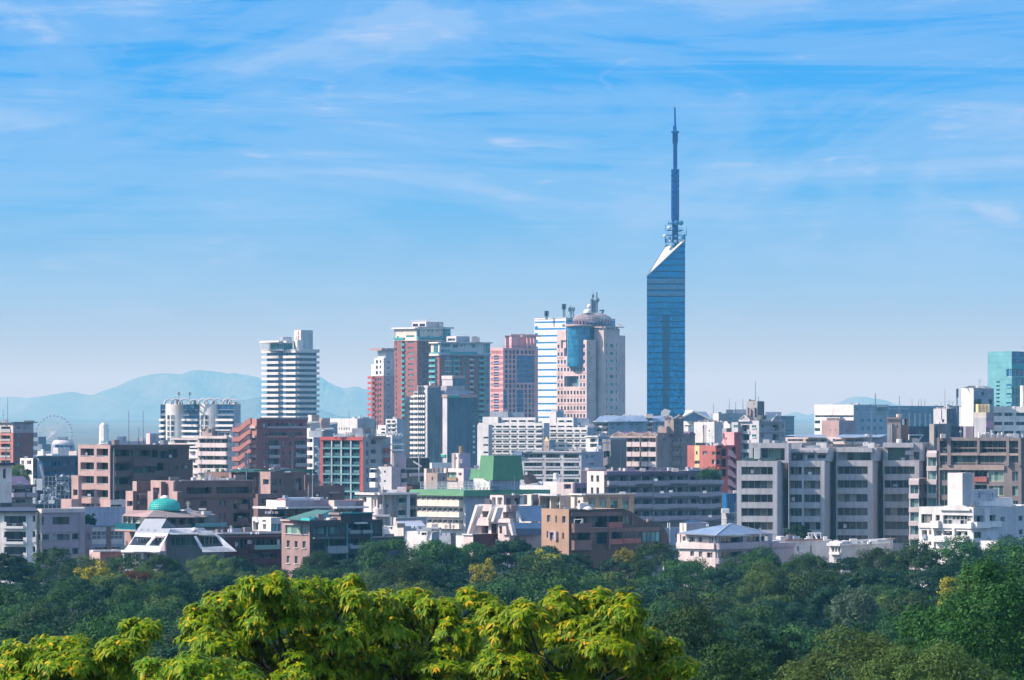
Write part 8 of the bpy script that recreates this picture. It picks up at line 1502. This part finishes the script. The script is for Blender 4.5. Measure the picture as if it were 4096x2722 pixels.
near('dark pine at the left edge above the bright foliage', 'pine_tree', 90, 2500, 380, 'neardark', 1.1, 4.4, 1)
near('mid green tree at lower left behind bright leaves', 'broadleaf_tree', 420, 2480, 390, 'neardark', 1.15, 4.4)
near('dark tree behind the middle of the bright canopy', 'broadleaf_tree', 1700, 2480, 330, 'neardark', 1.2, 4.4)
near('dark pine behind the rounded right end of the bright canopy', 'pine_tree', 2300, 2500, 340, 'neardark', 1.2, 4.4, 1)

# bright large-leaved trees in the foreground
F_FRONT = foliage('leaf_front', [(0, (.08, .19, .006)), (.35, (.13, .25, .008)), (.72, (.25, .33, .009)), (.93, (.42, .41, .012)), (.96, (.60, .42, .012)), (1.0, (.70, .38, .02))], .42, .45, rv=.1, rh=.01)
def front_tree(label, base_px, lobes, seed, Y=86):
    r = np.random.default_rng(seed); rr = random.Random(seed); sc = 4096 / 2359.0
    bx = (base_px * sc - CX) * Y / FPX; g = ground_z(bx, Y); root = empty('bright_leaved_tree', (bx, Y, g), label, 'tree'); m = FPX / Y
    P, U, Nn, L, B = [], [], [], [], []; q = MB(); fork = (bx, Y, g + 4.2); q.tube((bx, Y, g - .5), fork, .2, bark, .14, 10)
    lobes = lobes + [(cx_ + rr.uniform(-25, 25), cy_ + rr.uniform(28, 55), rx * 1.1, ry) for cx_, cy_, rx, ry in lobes if cy_ < 1545 and rr.random() < .62]; n0 = len(lobes)
    for (cx_, cy_, rx, ry) in lobes:
        Yl = Y + rr.uniform(-1.6, 1.6); c = np.array([(cx_ * sc - CX) * Yl / FPX, Yl, CZ - (cy_ * sc - HY) * Yl / FPX]); ax, az = rx * sc / m, ry * sc / m
        mid = (fork[0] + (c[0] - fork[0]) * .5, fork[1] + (c[1] - fork[1]) * .6, fork[2] + (c[2] - fork[2]) * .42); e = (c[0], c[1], c[2] - az * .2); m2 = tuple((a_ + b_) / 2 + rr.uniform(-.16, .16) for a_, b_ in zip(mid, e)); q.tube(fork, mid, .05, bark, .034, 7); q.tube(mid, m2, .034, bark, .024, 6); q.tube(m2, e, .024, bark, .014, 6)
        for k in range(7): a = rr.uniform(0, 6.28); q.tube(e, (c[0] + math.cos(a) * ax * .75, c[1] + math.sin(a) * ax * .75, c[2] + rr.uniform(-.2, .7) * az), .022, bark, .008, 5, False)
        nw = int(90 + 520 * ax * az)
        for k in range(nw):
            d = r.normal(size=3); d /= np.linalg.norm(d); d[2] = abs(d[2]) if r.random() < .78 else d[2]; s = r.uniform(.78, 1.04) if r.random() < .78 else r.uniform(.3, .75)
            s *= 1 + .16 * math.sin(d[0] * 5 + cx_) + .10 * math.sin(d[2] * 7 + cy_)
            o = c + d * np.array([ax, ax, az]) * s; out = unit((d + np.array([0, 0, .7]))[None])[0]; nl = r.integers(5, 12); a0 = r.uniform(0, 6.28); t1 = unit(np.cross(out, [.3, .5, .81])[None])[0]; t2 = np.cross(out, t1)
            for j in range(nl):
                a = a0 + 6.283 * j / nl + r.uniform(-.25, .25); dr = t1 * math.cos(a) + t2 * math.sin(a); u = unit((dr + out * r.uniform(.0, .55) + np.array([0, 0, -.18]))[None])[0]
                P.append(o); U.append(u); Nn.append(unit((np.cross(np.cross(u, out), u))[None])[0]); L.append(r.uniform(.085, .175)); B.append(r.uniform(.2, 1.0))
    q.build('limbs', root)
    P, U, Nn, L, B = map(np.array, (P, U, Nn, L, B)); S = np.cross(Nn, U); Wd = L * .17; n = len(P)
    # each leaf: a bent, folded blade of four quads
    ts = [0, .28, .65, 1.0]; ws = [.12, .95, .85, .04]; V = np.zeros((n, 4, 2, 3))
    for i, (t, w) in enumerate(zip(ts, ws)):
        c = P + U * (L * t * (1 - .18 * B * t))[:, None]; c[:, 2] -= L * B * t * t * .62
        for j, sg in enumerate((-1, 1)): V[:, i, j] = c + S * (sg * Wd * w)[:, None] + Nn * (Wd * w * .25)[:, None]
    V = V.reshape(-1, 3); base = (np.arange(n) * 8)[:, None, None]; qd = np.array([[0, 1, 3, 2], [2, 3, 5, 4], [4, 5, 7, 6]])[None]; idx = (base + qd).reshape(-1).astype(np.int32); nf = n * 3
    me = bpy.data.meshes.new('crown'); me.vertices.add(len(V)); me.vertices.foreach_set('co', (V - np.array(root.location)).astype(np.float32).ravel()); me.loops.add(nf * 4); me.loops.foreach_set('vertex_index', idx); me.polygons.add(nf); me.polygons.foreach_set('loop_start', np.arange(0, nf * 4, 4, dtype=np.int32)); me.polygons.foreach_set('loop_total', np.full(nf, 4, np.int32)); me.polygons.foreach_set('use_smooth', np.ones(nf, bool))
    me.materials.append(F_FRONT); me.update(); me.validate(); o = bpy.data.objects.new('crown', me); COL.objects.link(o); o.parent = root
front_tree('leftmost bright yellow green large leaved crown at the bottom left', 180, [(60, 1535, 80, 55), (150, 1500, 70, 42), (225, 1530, 85, 50), (325, 1462, 45, 42), (280, 1505, 60, 40), (20, 1575, 60, 45), (130, 1570, 80, 40), (210, 1580, 80, 40), (290, 1565, 50, 40), (60, 1600, 90, 30)], 1, 84)
front_tree('low bright crown at the bottom edge between the left and tall middle ones', 470, [(375, 1555, 65, 40), (455, 1545, 80, 45), (545, 1565, 60, 38), (480, 1590, 90, 40), (560, 1600, 90, 30), (380, 1600, 80, 35)], 2, 80)
front_tree('tallest bright yellow green crown left of centre', 680, [(470, 1440, 50, 48), (535, 1400, 65, 55), (615, 1362, 62, 44), (690, 1372, 60, 42), (765, 1372, 55, 42), (812, 1360, 32, 36), (560, 1465, 75, 42), (640, 1440, 80, 50), (730, 1440, 75, 45), (700, 1510, 80, 50), (790, 1480, 55, 45), (640, 1520, 70, 45), (760, 1545, 75, 45), (660, 1580, 90, 40), (800, 1560, 60, 40), (500, 1490, 55, 40), (570, 1510, 50, 40)], 3, 88)
front_tree('middle bright crown right of the tallest one', 960, [(870, 1410, 50, 42), (935, 1392, 62, 40), (1010, 1412, 50, 40), (1090, 1395, 58, 40), (900, 1470, 65, 42), (1060, 1455, 60, 40), (930, 1535, 90, 42), (1020, 1540, 75, 40), (970, 1455, 55, 38), (860, 1520, 60, 42), (860, 1580, 80, 35), (1080, 1520, 60, 42), (1000, 1590, 90, 35), (1100, 1580, 60, 35)], 4, 89)
front_tree('broad rounded bright crown right of centre with bare limbs below', 1340, [(1140, 1425, 45, 42), (1215, 1425, 65, 45), (1290, 1402, 62, 42), (1370, 1398, 62, 42), (1440, 1415, 55, 48), (1340, 1455, 90, 42), (1195, 1490, 60, 42), (1460, 1475, 65, 45), (1270, 1480, 80, 38), (1525, 1505, 50, 38), (1570, 1545, 42, 34), (1400, 1500, 70, 36), (1330, 1520, 70, 34), (1140, 1540, 55, 40), (1220, 1550, 60, 36), (1500, 1550, 60, 32), (1160, 1590, 70, 34), (1180, 1450, 50, 40), (1420, 1450, 60, 40)], 5, 82)

for i, p in enumerate(PLANTERS):
    x0, y0, Y, r = p[:4]; big = len(p) > 4
    if not big: VA(); x0, y0 = nx(x0), ny(y0)
    z = CZ - (y0 - HY) * Y / FPX; me = crown('rooftop_shrub', 600 + i, r, r, 16, 60, .3, F_BROAD if big else F_DARK); o = bpy.data.objects.new('rooftop_shrub', me); COL.objects.link(o); o.location = ((x0 - CX) * Y / FPX, Y, z)
    tag(o, 'leafy green shrub growing on the roof terrace of the long mauve block' if big else 'dark potted shrub on the roof of the mauve annex', 'shrub', 'roof terrace shrubs' if big else 'potted shrubs on the annex roof')

# ------------------------------------------------------------------ birds
def bird(label, x, y, Y, span, lift, yaw):
    q = MB(); m = mat('feather', (.035, .028, .025), streak=0); o = empty('bird', ((x - CX) * Y / FPX, Y, CZ - (y - HY) * Y / FPX), label, 'bird'); s = span / 2
    prof = [(0, -.34 * s), (.05 * s, -.30 * s), (.10 * s, -.1 * s), (.10 * s, .1 * s), (.05 * s, .34 * s), (0, .38 * s)]
    q.lathe((0, 0, 0), [(r, h) for r, h in prof], m, 10, axis='Y'); q.poly([(-.04 * s, .3 * s, 0), (.04 * s, .3 * s, 0), (.14 * s, .62 * s, .02), (0, .56 * s, .02), (-.14 * s, .62 * s, .02)], m); q.lathe((0, -.36 * s, .03 * s), [(0, -.08 * s), (.06 * s, 0), (0, .09 * s)], m, 8, axis='Y')
    for sg in (-1, 1):
        A = [(sg * .06 * s, -.14 * s, .03 * s), (sg * .5 * s, -.22 * s, lift * .55 * s), (sg * 1.0 * s, -.02 * s, lift * .5 * s), (sg * .92 * s, .10 * s, lift * .45 * s), (sg * .5 * s, .10 * s, lift * .5 * s), (sg * .06 * s, .18 * s, .02 * s)]
        q.poly(A, m); q.poly([(a, b_, c - .02 * s) for a, b_, c in A[::-1]], m)
    b_ = bpy.data.objects.new('body', q.mesh('body')); COL.objects.link(b_); b_.parent = o; o.rotation_euler = (0, 0, yaw)
bird('black bird gliding in front of the red framed block', 1400 + 238 / 1.96, 1500 + 620 / 1.96, 900, 1.15, .25, .4)
bird('dark bird flying over the pale blue office at right', 3296 + 262 / 1.96, 1400 + 468 / 1.96, 900, 1.1, .5, 1.1)
bird('tiny dark bird high in the open sky above the towers', 2075, 953, 1500, .9, .4, .8)

# ------------------------------------------------------------------ haze
def haze():
    q = MB(); m = bpy.data.materials.new('haze_air'); m.use_nodes = True; nt = m.node_tree; nt.nodes.remove(nt.nodes['Principled BSDF'])
    v = N(nt, 'ShaderNodeVolumePrincipled'); v.inputs['Color'].default_value = (*HAZE_COL, 1); v.inputs['Density'].default_value = HAZE_D; v.inputs['Anisotropy'].default_value = HAZE_G
    nt.links.new(v.outputs[0], nt.nodes['Material Output'].inputs['Volume']); v.inputs['Absorption Color'].default_value = (1, .52, .02, 1); q.box(-7500, 7500, -350, 28500, -1.5, 240, m); o = q.build('haze'); o['kind'] = 'stuff'
HAZE_COL, HAZE_D, HAZE_G = (.17, .54, .80), .000080, 0
haze()
